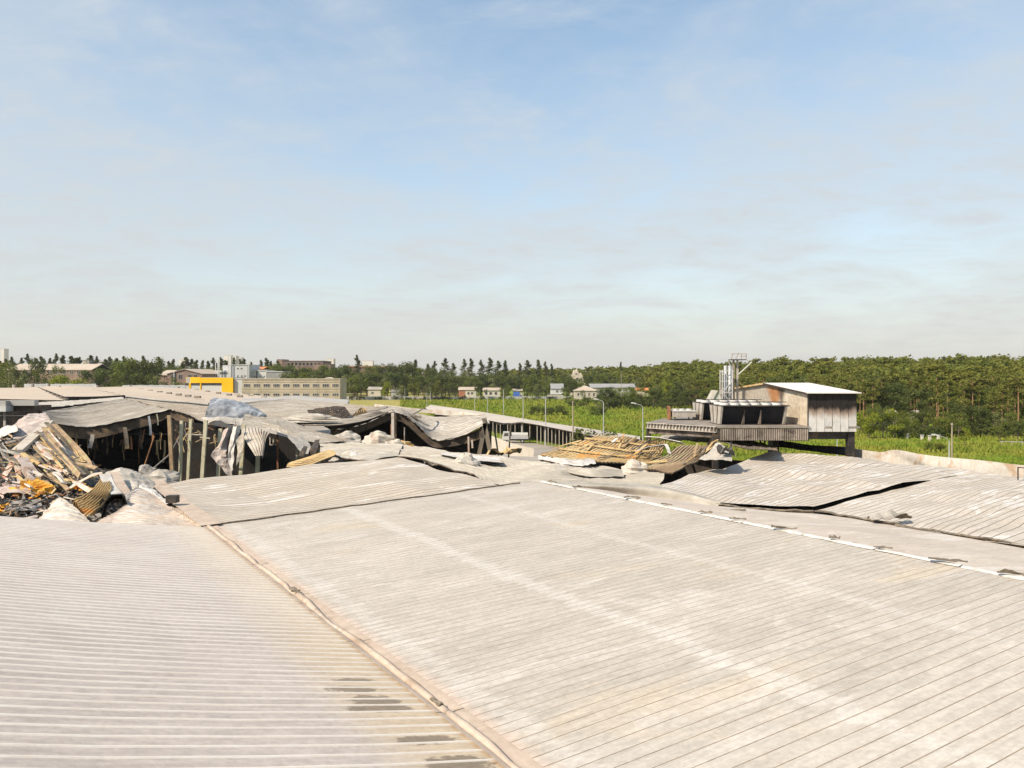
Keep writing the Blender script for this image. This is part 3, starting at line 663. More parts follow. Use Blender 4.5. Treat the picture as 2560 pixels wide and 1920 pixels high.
# broken edge strip in the lower valley
for i, (pts, lab) in enumerate([([(2040, 1277), (2110, 1289), (2190, 1303), (2250, 1312)], 'short dark broken edge strip at the foot of the black roof tear'),
                                ([(2240, 1312), (2330, 1326), (2450, 1346), (2580, 1369)], 'long dark broken edge strip where the dusty slope meets the rippled slab'),
                                ([(1790, 1259), (1870, 1270), (1950, 1277), (2034, 1281)], 'thin dark broken edge strip between dusty slope and folded ridge beam')]):
    P = [WZ(x, y, 8.36) for x, y in pts]; P = list(cr(P, np.linspace(0, 1, 12)))
    P = [p + np.array([0, 0, random.uniform(-0.03, 0.05)]) for p in P]
    props(MB().strip(P, 0.22, 0.07, 0, 0.9).build('edge_strip', ['scrap_dark']), lab, 'edge strip', 'broken edge strips in the valley')
o = scrap('bent_sheet', 'curled grey metal flap lying in the valley beside the long broken strip', WZ(2225, 1298, 8.5), (1.9, 0.6), 71, 0.4, ('sheet_grey', 'scrap_dark'), ang=0.1)
# folded ridge beam: grey fold between the dusty slope and the buckled field
Cf = [rowz([(1300, 1226, 8.75), (1500, 1232, 8.5), (1660, 1248, 8.3), (1790, 1268, 8.2)]),
      rowz([(1300, 1209, 9.0), (1500, 1214, 8.95), (1660, 1224, 8.8), (1800, 1256, 8.45)]),
      rowz([(1330, 1206, 8.9), (1500, 1208, 8.95), (1640, 1214, 8.85), (1760, 1240, 8.55)])]
props(sheet('folded_roof_edge', Cf, 14, 30, ['sheet_grey', 'burnt_and_gap'], 0.08, amp=0.05, sc=0.9, seed=8), 'long grey folded roof edge rising behind the dusty slope', 'roof edge')
# buckled sheets in the middle
C5 = [rowz([(985, 1141, 9.25), (1135, 1168, 9.15), (1240, 1212, 8.9), (1345, 1214, 8.85), (1500, 1214, 8.75), (1660, 1222, 8.6)]),
      rowz([(1000, 1135, 9.0), (1140, 1158, 8.85), (1250, 1190, 8.6), (1360, 1194, 8.7), (1500, 1198, 8.6), (1650, 1206, 8.65)]),
      rowz([(1000, 1124, 8.6), (1120, 1143, 8.55), (1250, 1165, 8.5), (1380, 1176, 8.75), (1510, 1184, 8.5), (1660, 1196, 8.6)]),
      rowz([(990, 1113, 8.3), (1100, 1126, 8.4), (1230, 1142, 8.4), (1370, 1156, 8.6), (1510, 1170, 8.5), (1660, 1188, 8.5)])]
props(sheet('buckled_roof', C5, 40, 60, ['sheet_grey_light', 'burnt_and_gap', 'sheet_grey'], 0.08, ribs=22, rib_h=0.05, rib_f=0.15, amp=0.26, sc=4.2, seed=9), 'broad buckled pale grey roof sheet in the middle with long soft folds', 'roof section')
C5b = [rowz([(800, 1128, 8.85), (900, 1150, 9.1), (995, 1140, 9.3)]), rowz([(800, 1112, 8.7), (900, 1122, 8.7), (1000, 1126, 8.8)]), rowz([(790, 1098, 8.6), (900, 1108, 8.5), (1010, 1112, 8.4)])]
props(sheet('buckled_roof', C5b, 18, 30, ['sheet_grey_light', 'burnt_and_gap', 'sheet_grey'], 0.08, ribs=14, rib_h=0.06, rib_f=0.15, amp=0.16, sc=3.2, seed=10), 'smaller buckled grey sheet between the sunken roof and the black gable', 'roof section')
# loose pale sheets on it
def loose(name, label, rows, nu, nv, mats, cat='metal sheet', **kw):
    kw.setdefault('th', 0.025); kw.setdefault('amp', 0.06); kw.setdefault('sc', 1.0)
    th = kw.pop('th'); g_ = kw.pop('group', None)
    kw.setdefault('crease', not kw.get('ribs')); nu, nv = int(nu * 1.6) + 4, int(nv * 1.6) + 4
    kw.setdefault('lin', not kw.get('ribs')); kw.setdefault('smooth', not kw['lin'])
    if kw['crease']: kw['amp'] *= 0.75; kw['sc'] *= 1.3; kw.setdefault('ragged', 0.5)
    return props(sheet(name, rows, nu, nv, mats, th, **kw), label, cat, g_)
loose('loose_sheet', 'long white torn sheet lying below the scorched golden roof', [rowz([(1345, 1146, 8.75), (1400, 1160, 8.8), (1455, 1166, 8.8), (1490, 1158, 8.9)]), rowz([(1345, 1138, 8.7), (1400, 1146, 9.0), (1455, 1148, 9.05), (1485, 1146, 8.9)])], 8, 24, ['sheet_white', 'burnt_and_gap'], amp=0.12, seed=11)
loose('loose_sheet', 'flat pale sheet beside the collapsed black gable, with straight ribs', [rowz([(1100, 1136, 8.8), (1180, 1150, 8.8), (1258, 1157, 8.75)]), rowz([(1105, 1130, 8.75), (1180, 1138, 8.85), (1250, 1144, 8.7)])], 10, 20, ['sheet_white', 'burnt_and_gap'], amp=0.05, seed=12)
loose('loose_sheet', 'grey ribbed sheet in front of the pale insulation lumps', [rowz([(1370, 1165, 8.75), (1460, 1190, 8.8), (1560, 1192, 8.8)]), rowz([(1365, 1158, 8.7), (1460, 1172, 8.9), (1555, 1176, 8.8)])], 10, 20, ['sheet_grey', 'burnt_and_gap'], ribs=9, rib_h=0.05, amp=0.05, seed=13)
def lump(name, label, c, r, mats, seed, cat='insulation', group=None, squash=0.6, rag=0.35):
    c = np.asarray(c, float); n, m_ = 9, 13; V = []
    for i in range(n + 1):
        th = math.pi * 0.62 * i / n
        for j in range(m_):
            ph = 2 * math.pi * j / m_
            q = Vector((math.sin(th) * math.cos(ph), math.sin(th) * math.sin(ph), math.cos(th)))
            k = 1 + rag * (mnoise.noise(q * 1.3 + Vector((seed, 0, 0))) + 0.9 * (0.35 - abs(mnoise.noise(q * 2.4 + Vector((0, seed, 0)))) * 1.5) + 0.6 * (0.3 - abs(mnoise.noise(q * 5.4 + Vector((0, seed, 2)))) * 1.4))
            V.append(c + np.array([q.x * r[0] * k, q.y * r[1] * k, q.z * r[2] * k]))
    fs = []
    for i in range(n):
        for j in range(m_): fs.append((i * m_ + j, (i + 1) * m_ + j, (i + 1) * m_ + (j + 1) % m_, i * m_ + (j + 1) % m_))
    fs.append(tuple(n * m_ + j for j in range(m_)))
    return props(place(name, V, fs, mats, None, False), label, cat, group)
lump('insulation_lump', 'crumpled pale insulation lump in front of the scorched golden roof', WZ(1586, 1180, 8.6) , (1.0, 0.8, 0.75), ['sheet_cream'], 1.2)
lump('insulation_lump', 'smaller grey insulation lump touching the dark end of the golden roof', WZ(1632, 1180, 8.5), (0.7, 0.6, 0.55), ['sheet_grey'], 2.2)
lump('insulation_lump', 'white crumpled insulation roll in front of the black gable opening', W(862, 1110, 84), (2.0, 1.2, 1.2), ['sheet_grey_light'], 3.2)
lump('insulation_lump', 'tan insulation roll beside the gable post', W(945, 1112, 86), (1.8, 1.0, 1.3), ['sheet_cream'], 4.2)
lump('insulation_lump', 'low white insulation lump in front of the gable post', W(985, 1120, 84), (1.3, 0.9, 0.8), ['sheet_cream'], 5.2)
lump('insulation_lump', 'brown scorched insulation bundle beside the gable post foot', W(1012, 1122, 85), (1.3, 0.9, 0.8), ['scorched_gold'], 6.2)
lump('insulation_lump', 'pale crumpled sheet lump near the concrete barrier', W(1165, 1160, 57), (0.9, 0.7, 0.7), ['sheet_grey_light'], 7.2)
# scorched golden roof underside, right of centre
Cg = [rowdd([(1345, 1139, 66), (1420, 1116, 68), (1490, 1088, 70)]), rowdd([(1420, 1148, 62), (1500, 1126, 64), (1560, 1092, 68)]),
      rowdd([(1510, 1156, 60), (1580, 1136, 62), (1620, 1102, 66)]), rowdd([(1600, 1160, 59), (1650, 1136, 61), (1665, 1100, 65)])]
g0 = sheet('scorched_roof', Cg, 10, 22, ['burnt_and_gap', 'burnt_and_gap', 'scorched_gold'], 0.08, ribs=28, rib_h=0.035, rib_f=0.55, amp=0.10, sc=2.5, seed=14)  # dark flush pans stand in for the shaded voids between rafters
props(g0, 'overturned golden-brown scorched roof with exposed rafters, tilted up', 'roof section')
for j, v in enumerate((0.3, 0.55, 0.78)):
    P = patch(Cg, np.linspace(0.02, 0.98, 9), [v])[:, 0]; 
    MB().strip([p + np.array([0, -0.12, 0.2]) for p in P], 0.16, 0.10).build('purlin', ['scorched_gold'], g0)
Cg2 = [rowdd([(1560, 1168, 54), (1640, 1150, 56), (1700, 1112, 60)]), rowdd([(1640, 1176, 52), (1720, 1156, 54), (1765, 1114, 58)]), rowdd([(1680, 1180, 50), (1750, 1150, 54), (1795, 1112, 58)])]
g1 = sheet('scorched_roof', Cg2, 10, 18, ['soot_wall', 'burnt_and_gap', 'purlin_brown'], 0.08, ribs=18, rib_h=0.035, rib_f=0.55, amp=0.12, sc=2.0, seed=15)
props(g1, 'blackened curling roof sheet joined to the golden scorched one', 'roof section')
Cg3 = [rowdd([(1745, 1150, 53), (1775, 1128, 55), (1790, 1108, 57)]), rowdd([(1790, 1150, 52), (1800, 1128, 54), (1800, 1108, 57)]), rowdd([(1830, 1150, 52), (1830, 1132, 54), (1810, 1112, 57)])]
loose('torn_sheet', 'pale torn sheet curled over the end of the blackened roof', Cg3, 12, 12, ['sheet_grey_light', 'burnt_and_gap'], amp=0.15, seed=16)
rg = random.Random(77)
for i in range(24):
    u = rg.random(); v = rg.random(); src = Cg if i % 3 else Cg2
    p = patch(src, [u], [v * 0.8])[0, 0]; q = patch(src, [min(1, u + rg.uniform(-.12, .2))], [min(1, v * 0.8 + rg.uniform(.15, .45))])[0, 0]
    p = p + np.array([0, -0.15, 0.12 + rg.uniform(0, .15)]); q = q + np.array([rg.uniform(-.4, .8), -0.15, 0.1 + rg.uniform(0, .5)])
    props(MB().strip([p, (p + q) / 2 + np.array([0, 0, rg.uniform(-.05, .2)]), q], rg.uniform(.06, .22), .05, 0, rg.uniform(-1, 1)).build('splayed_batten', [rg.choice(['scorched_gold', 'scorched_dark', 'purlin_brown', 'scorched_dark', 'scorched_gold'])]), 'splayed brown batten lying loose on the overturned scorched roof', 'batten', 'splayed battens on the scorched roof')
for i, (a, b, w, lab) in enumerate([((1615, 1098, 64), (1705, 1116, 60), 0.55, 'long pale flashing strip across the top of the golden scorched roof'),
                                   ((1590, 1134, 60), (1660, 1120, 60), 0.3, 'white thin flashing strip slanting across the golden scorched roof'),
                                   ((1662, 1118, 59.5), (1672, 1142, 57.5), 0.25, 'short white strip hanging on the blackened curling sheet'),
                                   ((1530, 1112, 64), (1556, 1098, 65), 0.3, 'small pale strip at the golden roof upper edge')]):
    p, q = W(*a) + np.array([0, -0.3, 0.25]), W(*b) + np.array([0, -0.3, 0.25])
    props(MB().strip([p, p * 0.6 + q * 0.4 + np.array([0, 0, 0.1]), q], w, 0.04, 0, 0.5).build('flashing_strip', ['white_cap']), lab, 'strip', 'pale strips on the scorched roof')
scrap('charred_scrap', 'black charred debris bundle under the platform corner post', W(1812, 1140, 53), (1.4, 1.0), 81, 0.9, ('ash', 'ash'), cat='debris')
# dark soot-black sheets under the platform
loose('sooty_sheet', 'sagging soot-black sheet hanging between the platform posts', [rowdd([(1948, 1117, 66), (2030, 1128, 64), (2118, 1139, 61)]), rowdd([(1945, 1100, 67), (2020, 1112, 65), (2122, 1118, 62)])], 8, 20, ['steel_dark', 'soot'], amp=0.08, seed=17)
loose('sooty_sheet', 'dark folded roof sheet beneath the ribbed platform fascia', [rowdd([(1800, 1104, 60), (1860, 1122, 58), (1945, 1128, 58)]), rowdd([(1795, 1092, 66), (1870, 1100, 66), (1940, 1116, 62)])], 10, 20, ['scorched_dark', 'soot'], amp=0.2, seed=18)
loose('sooty_sheet', 'grey roof sheet with a black shadowed fold behind the left platform beam', [rowdd([(1640, 1098, 66), (1700, 1100, 65), (1770, 1106, 63)]), rowdd([(1655, 1088, 74), (1710, 1088, 73), (1775, 1084, 70)])], 10, 20, ['sheet_grey', 'soot'], amp=0.15, seed=19)
# white parapet at the roof edge
Cp = [rowdd([(2126, 1149, 62), (2220, 1160, 58.5), (2300, 1170, 56), (2340, 1180, 54), (2440, 1196, 51), (2560, 1208, 49), (2700, 1218, 47.5)]),
      rowdd([(2126, 1121, 62), (2200, 1130, 59.3), (2236, 1126, 58), (2335, 1140, 54.6), (2440, 1150, 51), (2560, 1164, 49), (2700, 1172, 47.5)])]
props(sheet('parapet', Cp, 8, 50, ['parapet_white', 'parapet_white'], 0.18, amp=0.09, sc=1.4, seed=20), 'long wavy white metal parapet along the roof edge, rust stained', 'parapet')
hb = thing('roof_hatch_frame', 'small black metal frame standing on the roof corner by the parapet end', 'frame', W(2552, 1196, 46))
for a, b in (((2545, 1200), (2545, 1168)), ((2562, 1202), (2562, 1170)), ((2545, 1168), (2562, 1170))):
    MB().bar(W(a[0], a[1], 46), W(b[0], b[1], 46), 0.05, 0.05).build('bar', ['steel_dark'], hb)
# ------------------------------------------------------------------ plant platform on posts
pf = thing('plant_platform', 'sooty steel platform on dark posts carrying the coolers and plant room', 'platform', (20, 66, 0))
A_, B_ = np.array([10.9, 65.0, 11.18]), np.array([15.3, 60.0, 11.18])
mb = MB(); poly = [(10.9, 65), (15.3, 60), (26.0, 60), (26.0, 80), (19.0, 80), (15.9, 74), (13.2, 70.8)]; n = len(poly)
mb.add([(x, y, 11.02) for x, y in poly] + [(x, y, 11.18) for x, y in poly], [tuple(range(n - 1, -1, -1)), tuple(range(n, 2 * n))] + [(i, (i + 1) % n, n + (i + 1) % n, n + i) for i in range(n)])
mb.build('deck', ['deck_steel'], pf)
for (x, y, w) in ((15.25, 60.3, 0.42), (25.45, 60.5, 0.5), (21.6, 66.0, 0.5), (11.1, 65.2, 0.35), (25.4, 79, 0.4), (19.4, 79, 0.4), (19.3, 62.4, 0.12), (19.7, 62.6, 0.12)):
    MB().box(x - w / 2, x + w / 2, y - w / 2, y + w / 2, 0 if w > 0.2 else 9.7, 11.0).build('post', ['steel_dark'], pf)
# corrugated fascia
mb = MB(); x = 15.5; V = []; k = 0
prof = [(0, 0), (0.07, 0), (0.085, 0.05), (0.125, 0.05), (0.14, 0)]
while x < 22.0:
    for dx, dy in prof[:4]:
        V.append((x + dx, 59.93 - dy, 10.14)); V.append((x + dx, 59.93 - dy, 11.0))
    x += 0.165
fs = [(2 * i, 2 * i + 2, 2 * i + 3, 2 * i + 1) for i in range(len(V) // 2 - 1)]
mb.add(V, fs); mb.I = [1 if i % 4 in (1, 2, 3) else 0 for i in range(len(fs))]
mb.build('fascia', ['fascia_soot', 'fascia_rib'], pf)
MB().box(15.3, 22.2, 59.86, 60.0, 11.06, 11.2).build('fascia_cap', ['deck_steel'], pf)
MB().box(15.3, 22.2, 60.02, 60.14, 10.1, 11.0).build('edge_beam', ['steel_dark'], pf)
MB().box(22.25, 25.7, 60.4, 60.6, 10.2, 10.98).build('edge_beam', ['steel_dark'], pf)
# diagonal girder with stiffener plates
dv = B_ - A_; Lg = np.linalg.norm(dv); dv = dv / Lg; nv_ = np.array([-dv[1], dv[0], 0]); nv_ = -nv_ if nv_[1] > 0 else nv_
def gp(s, z, o=0.0): p = A_ + dv * s + nv_ * o; return (p[0], p[1], z)
mb = MB(); mb.bar(gp(0, 11.15), gp(Lg, 11.15), 0.26, 0.06); mb.bar(gp(0, 10.74), gp(Lg, 10.74), 0.26, 0.05); mb.bar(gp(0, 10.94, -0.06), gp(Lg, 10.94, -0.06), 0.03, 0.36); mb.build('girder', ['steel_pale'], pf)
mb = MB(); mb.bar(gp(0, 10.5, -0.2), gp(Lg, 10.5, -0.2), 0.06, 0.42); mb.build('girder_web', ['fascia_soot'], pf)
for i in range(21):
    MB().bar(gp(0.2 + i * (Lg - 0.4) / 20, 10.77, 0.04), gp(0.2 + i * (Lg - 0.4) / 20, 11.12, 0.04), 0.05, 0.16, up=tuple(nv_)).build('stiffener', ['steel_pale'], pf)

# plant room
X0, X1, Y0, Y1, ZB, ZE, ZR, YR = 22.1, 25.75, 60.0, 79.6, 10.76, 13.66, 14.25, 69.8
pr = thing('plant_room', 'pale clad plant room with shallow gable roof, smoke stained under the eave', 'plant room', (24, 70, ZB))
mb = MB(); 
mb.add([(X0 + .05, Y0 + .05, ZB), (X0 + .05, Y1, ZB), (X0 + .05, Y1, ZE - .05), (X0 + .05, YR, ZR - .05), (X0 + .05, Y0 + .05, ZE - .05),
        (X1 - .05, Y0 + .05, ZB), (X1 - .05, Y1, ZB), (X1 - .05, Y1, ZE - .05), (X1 - .05, YR, ZR - .05), (X1 - .05, Y0 + .05, ZE - .05)],
       [(0, 4, 3, 2, 1), (5, 6, 7, 8, 9), (0, 5, 9, 4), (1, 2, 7, 6), (0, 1, 6, 5)])
mb.build('frame', ['soot_wall'], pr)
np_ = 12; dyp = (Y1 - Y0) / np_
def gz(y): return ZE + (ZR - ZE) * (1 - abs(y - YR) / (YR - Y0))
for i in range(np_):
    a, b = Y0 + i * dyp + 0.02, Y0 + (i + 1) * dyp - 0.02
    if a < YR < b: b = b
    zb = 11.2 + random.uniform(-0.01, 0.01); xo = X0 - 0.03 - random.uniform(0, 0.015)
    MB().hexa([(xo, a, zb), (X0 + 0.03, a, zb), (X0 + 0.03, b, zb), (xo, b, zb), (xo, a, gz(a) - .03), (X0 + 0.03, a, gz(a) - .03), (X0 + 0.03, b, gz(b) - .03), (xo, b, gz(b) - .03)]).build('cladding_panel', ['cladding_rusty'], pr)
for i in range(6):
    a = X0 + 0.03 + i * (X1 - X0 - 0.05) / 6; b = a + (X1 - X0 - 0.05) / 6 - 0.018
    C = [[(x, Y0 - 0.02 - 0.03 * math.sin(i * 2.1 + q) * (1 - q / 3), ZB + 0.02 + (ZE - ZB - 0.04) * q / 4) for q in range(5)] for x in (a, (a + b) / 2, b)]
    sheet('cladding_panel', C, 4, 8, ['cladding_scorched', 'soot'], 0.05, amp=0.03, sc=0.8, seed=30 + i, parent=pr, smooth=False)
MB().box(X0 - .05, X0 + .02, Y0 - .06, Y0 + .0, ZB + .2, ZE - 0.02).build('corner_post', ['steel_dark'], pr)
for s_, (ya, za, yb, zb) in enumerate(((Y0 - 0.35, ZE - 0.02, YR, ZR), (YR, ZR, Y1 + 0.3, ZE - 0.02))):
    mb = MB(); mb.hexa([(X0 - .25, ya, za), (X1 + .22, ya, za), (X1 + .22, yb, zb), (X0 - .25, yb, zb), (X0 - .25, ya, za + .07), (X1 + .22, ya, za + .07), (X1 + .22, yb, zb + .07), (X0 - .25, yb, zb + .07)])
    for k in range(16):
        x = X0 - .2 + k * (X1 - X0 + .4) / 16
        mb.hexa([(x, ya, za + .07), (x + .06, ya, za + .07), (x + .06, yb, zb + .07), (x, yb, zb + .07), (x + .015, ya, za + .10), (x + .045, ya, za + .10), (x + .045, yb, zb + .10), (x + .015, yb, zb + .10)])
    mb.build('roof_sheet', ['roof_white'], pr)
MB().bar((X0 - .27, YR, ZR + .02), (X0 - .27, Y1 + .3, ZE), 0.06, 0.16).build('verge_trim', ['scorched_gold'], pr)
MB().bar((X0 - .27, Y0 - .35, ZE - .02), (X0 - .27, YR, ZR + .02), 0.06, 0.12).build('verge_trim', ['steel_dark'], pr)

# dry coolers
def cooler(label, y0, nf=6):
    xa, xb, zb, zt, wt, wb = 16.05, 20.95, 11.22, 12.62, 3.7, 2.5
    t = thing('dry_cooler', label, 'cooler', ((xa + xb) / 2, y0 + wt / 2, 11.18), 'coolers on the platform')
    ym = y0 + wt / 2
    for x in (xa, xb):
        mb = MB(); d = 0.08
        mb.hexa([(x - d, ym - wb / 2, zb), (x + d, ym - wb / 2, zb), (x + d, ym + wb / 2, zb), (x - d, ym + wb / 2, zb), (x - d, ym - wt / 2, zt), (x + d, ym - wt / 2, zt), (x + d, ym + wt / 2, zt), (x - d, ym + wt / 2, zt)])
        e = mb.build('end_panel', ['steel_pale'], t)
        for k in (-0.25, 0.2):
            MB().bar((x - d - .03, ym + k * wb * 0.9, zb + 0.05), (x - d - .03, ym + k * wt * 0.9, zt - 0.05), 0.04, 0.04).build('end_brace', ['steel_dark'], e)
    for sgn in (-1, 1):
        mb = MB(); o = 0.25
        mb.hexa([(xa + .1, ym + sgn * (wb / 2 - o), zb + .05), (xb - .1, ym + sgn * (wb / 2 - o), zb + .05), (xb - .1, ym + sgn * (wb / 2 - o - .1), zb + .05), (xa + .1, ym + sgn * (wb / 2 - o - .1), zb + .05),
                 (xa + .1, ym + sgn * (wt / 2 - o), zt - .05), (xb - .1, ym + sgn * (wt / 2 - o), zt - .05), (xb - .1, ym + sgn * (wt / 2 - o - .1), zt - .05), (xa + .1, ym + sgn * (wt / 2 - o - .1), zt - .05)])
        mb.build('coil', ['coil_black'], t)
        for f in (0.36, 0.62):
            x = xa + (xb - xa) * f
            mb = MB(); mb.hexa([(x - .10, ym + sgn * (wb / 2 - .03), zb), (x + .10, ym + sgn * (wb / 2 - .03), zb), (x + .10, ym + sgn * (wb / 2 - .2), zb), (x - .10, ym + sgn * (wb / 2 - .2), zb), (x - .02, ym + sgn * (wt / 2 - .25), zt - .3), (x + .02, ym + sgn * (wt / 2 - .25), zt - .3), (x + .02, ym + sgn * (wt / 2 - .4), zt - .3), (x - .02, ym + sgn * (wt / 2 - .4), zt - .3)])
            mb.build('gusset', ['fascia_soot'], t)
    MB().box(xa - .1, xb + .25, y0 - .05, y0 + wt + .05, zt, zt + .07).build('top_plate', ['steel_dark'], t)
    MB().box(xa - .2, xb + .2, ym - wb / 2 - .1, ym + wb / 2 + .1, 11.185, 11.225).build('base_frame', ['steel_dark'], t)
    for i in range(nf):
        x = xa + 0.42 + i * (xb - xa - .84) / (nf - 1)
        for yy in (y0 + wt * 0.28, y0 + wt * 0.73):
            mb = MB(); mb.tube([(x, yy, zt + .07), (x, yy, zt + .26)], [0.40, 0.37], 14); f = mb.build('fan_ring', ['steel_white'], t)
            MB().tube([(x, yy, zt + .262), (x, yy, zt + .275)], 0.33, 12).build('fan_grille', ['steel_dark'], f)
    MB().bar((xa, y0 + .02, zt + .34), (xb, y0 + .02, zt + .34), 0.05, 0.05).build('pipe', ['steel_dark'], t)
cooler('front dry cooler on the platform with open black coil side and white fans', 61.3)
cooler('rear dry cooler on the platform half hidden behind the open black one', 67.4)
sc_ = thing('small_cooler', 'small white rooftop unit on short legs at the platform end, roof scorched', 'cooler', (14.7, 69, 11.18))
MB().box(13.7, 15.6, 68.2, 70.2, 11.45, 11.92).build('casing', ['steel_pale'], sc_)
MB().box(13.65, 15.65, 68.15, 70.25, 11.92, 11.98).build('lid', ['steel_white'], sc_)
for x, y in ((13.85, 68.3), (15.4, 68.3), (13.85, 70), (15.4, 70)): MB().bar((x, y, 11.18), (x, y, 11.45), 0.08, 0.08).build('leg', ['steel_dark'], sc_)
for i in range(3): MB().tube([(14.05 + i * .58, 69.1, 11.98), (14.05 + i * .58, 69.1, 12.12)], 0.26, 12).build('fan_ring', ['steel_white'], sc_)
MB().box(13.45, 13.55, 68.6, 69.8, 11.2, 12.35).build('side_plate', ['rust'], sc_)

# twin flues in a lattice frame
fl = thing('twin_chimney', 'pair of silver flue pipes held in a white lattice frame', 'chimney', (20.1, 75, 11.18))
for x in (19.93, 20.32): MB().tube([(x, 75, 11.18), (x, 75, 15.9)], 0.165, 12).build('flue_pipe', ['zinc'], fl, smooth=True)
lx = (19.52, 20.42 + .03); ly = (74.6, 75.4)
for x in lx:
    for y in ly: MB().bar((x, y, 11.18), (x, y, 15.5), 0.07, 0.07).build('lattice_post', ['steel_white'], fl)
zs = [11.3, 12.35, 13.4, 14.45, 15.4]
for i, z in enumerate(zs):
    for y in ly:
        MB().bar((lx[0], y, z), (lx[1], y, z), 0.05, 0.05).build('lattice_rail', ['steel_white'], fl)
        if i < 4: MB().bar((lx[i % 2], y, z), (lx[1 - i % 2], y, zs[i + 1]), 0.045, 0.045).build('lattice_brace', ['steel_white'], fl)
# access mast with ladder and top platform
ms = thing('access_mast', 'tall mast with ladder, top platform and railing beside the flues', 'mast', (21.0, 76, 11.18))
MB().bar((20.95, 76, 11.18), (20.95, 76, 16.45), 0.16, 0.16).build('mast_post', ['pole_wood'], ms)
MB().bar((21.32, 76, 11.18), (21.32, 76, 16.45), 0.16, 0.16).build('mast_post', ['steel_pale'], ms)
lad = MB(); lad.bar((20.55, 75.9, 11.18), (20.55, 75.9, 15.9), 0.04, 0.04); lad.bar((20.86, 75.9, 11.18), (20.86, 75.9, 15.9), 0.04, 0.04); ld = lad.build('ladder', ['steel_white'], ms)
z = 11.4
while z < 15.8: MB().bar((20.55, 75.9, z), (20.86, 75.9, z), 0.035, 0.035).build('rung', ['steel_white'], ld); z += 0.32
MB().box(20.6, 22.0, 75.4, 76.6, 16.42, 16.5).build('top_platform', ['steel_dark'], ms)
for a, b in (((20.6, 16.5), (20.75, 17.0)), ((22.0, 16.5), (22.02, 17.0)), ((21.55, 16.5), (21.55, 17.0)), ((20.6, 17.0), (22.05, 17.0)), ((21.5, 16.78), (22.02, 16.78)), ((21.0, 16.45), (21.3, 17.1))):
    MB().bar((a[0], 75.5, a[1]), (b[0], 75.5, b[1]), 0.035, 0.035).build('rail', ['rust'], ms)
MB().bar((20.3, 75.6, 16.35), (20.98, 75.9, 15.3), 0.09, 0.09).build('floodlight_arm', ['steel_white'], ms)
MB().bar((22.55, 75.6, 16.25), (21.4, 75.9, 15.1), 0.09, 0.09).build('floodlight_arm', ['steel_white'], ms)

# ------------------------------------------------------------------ burnt hall behind, left
bh = thing('burnt_hall', 'gutted burnt hall with sagging grey roof over a black interior', 'warehouse', (-60, 115, 0))
frontL = rowdd([(128, 1054, 103), (170, 1063, 104), (215, 1066, 105), (260, 1061, 105), (300, 1053, 105.5), (385, 1034, 106), (422, 1024, 106)])
backL = rowdd([(104, 1028, 134), (138, 1025, 138), (172, 1020, 142), (206, 1014, 145), (240, 1008, 148), (275, 1002, 151), (312, 997, 154)])
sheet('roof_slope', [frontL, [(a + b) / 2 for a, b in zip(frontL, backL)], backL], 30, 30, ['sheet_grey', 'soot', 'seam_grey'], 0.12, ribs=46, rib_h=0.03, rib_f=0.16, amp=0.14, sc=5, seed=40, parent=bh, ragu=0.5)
frontR = rowdd([(422, 1023, 106), (450, 1031, 105), (482, 1042, 104), (500, 1052, 102), (530, 1050, 100)])
backR = rowdd([(312, 996, 154), (370, 1002, 148), (430, 1008, 142), (480, 1013, 136), (530, 1018, 130)])
sheet('roof_slope', [frontR, [(a + b) / 2 for a, b in zip(frontR, backR)], backR], 30, 24, ['sheet_grey_light', 'soot', 'seam_grey'], 0.12, ribs=46, rib_h=0.03, rib_f=0.14, amp=0.14, sc=4, seed=41, parent=bh, ragu=0.6)
def fascia(parent, row, depth, mat, seed, name='fascia', back=0.35):
    P = np.array(row); top = [p + np.array([0, back, -0.16]) for p in P]; bot = [p + np.array([0, back, -d_]) for p, d_ in zip(P, depth if hasattr(depth, '__len__') else [depth] * len(P))]
    return sheet(name, [bot, top], 5, 30, [mat, 'soot'], 0.2, amp=0.08, sc=1.5, seed=seed, parent=parent)
fascia(bh, frontL, [0.8, 1.5, 1.7, 1.6, 1.5, 1.3, 0.9], 'burnt_and_gap', 42); fascia(bh, frontR[:3], [0.9, 1.6, 2.2], 'burnt_and_gap', 43)
def wall_under(parent, row, back, name='back_wall', mat='soot', drop=0.3, z0=0.0):
    P = [np.array(p) + np.array([0, back, -drop]) for p in row]; Q = [np.array([p[0], p[1], z0]) for p in P]
    return sheet(name, [Q, P], 3, 20, [mat, mat], 0.3, parent=parent)
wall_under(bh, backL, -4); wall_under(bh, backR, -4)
MB().hexa([(-70, 104, 0), (-69.6, 104, 0), (-84, 146, 0), (-84.4, 146, 0), (-62, 104, 8.0), (-61.6, 104, 8.0), (-78, 140, 8.2), (-78.4, 140, 8.2)]).build('side_wall', ['soot'], bh)
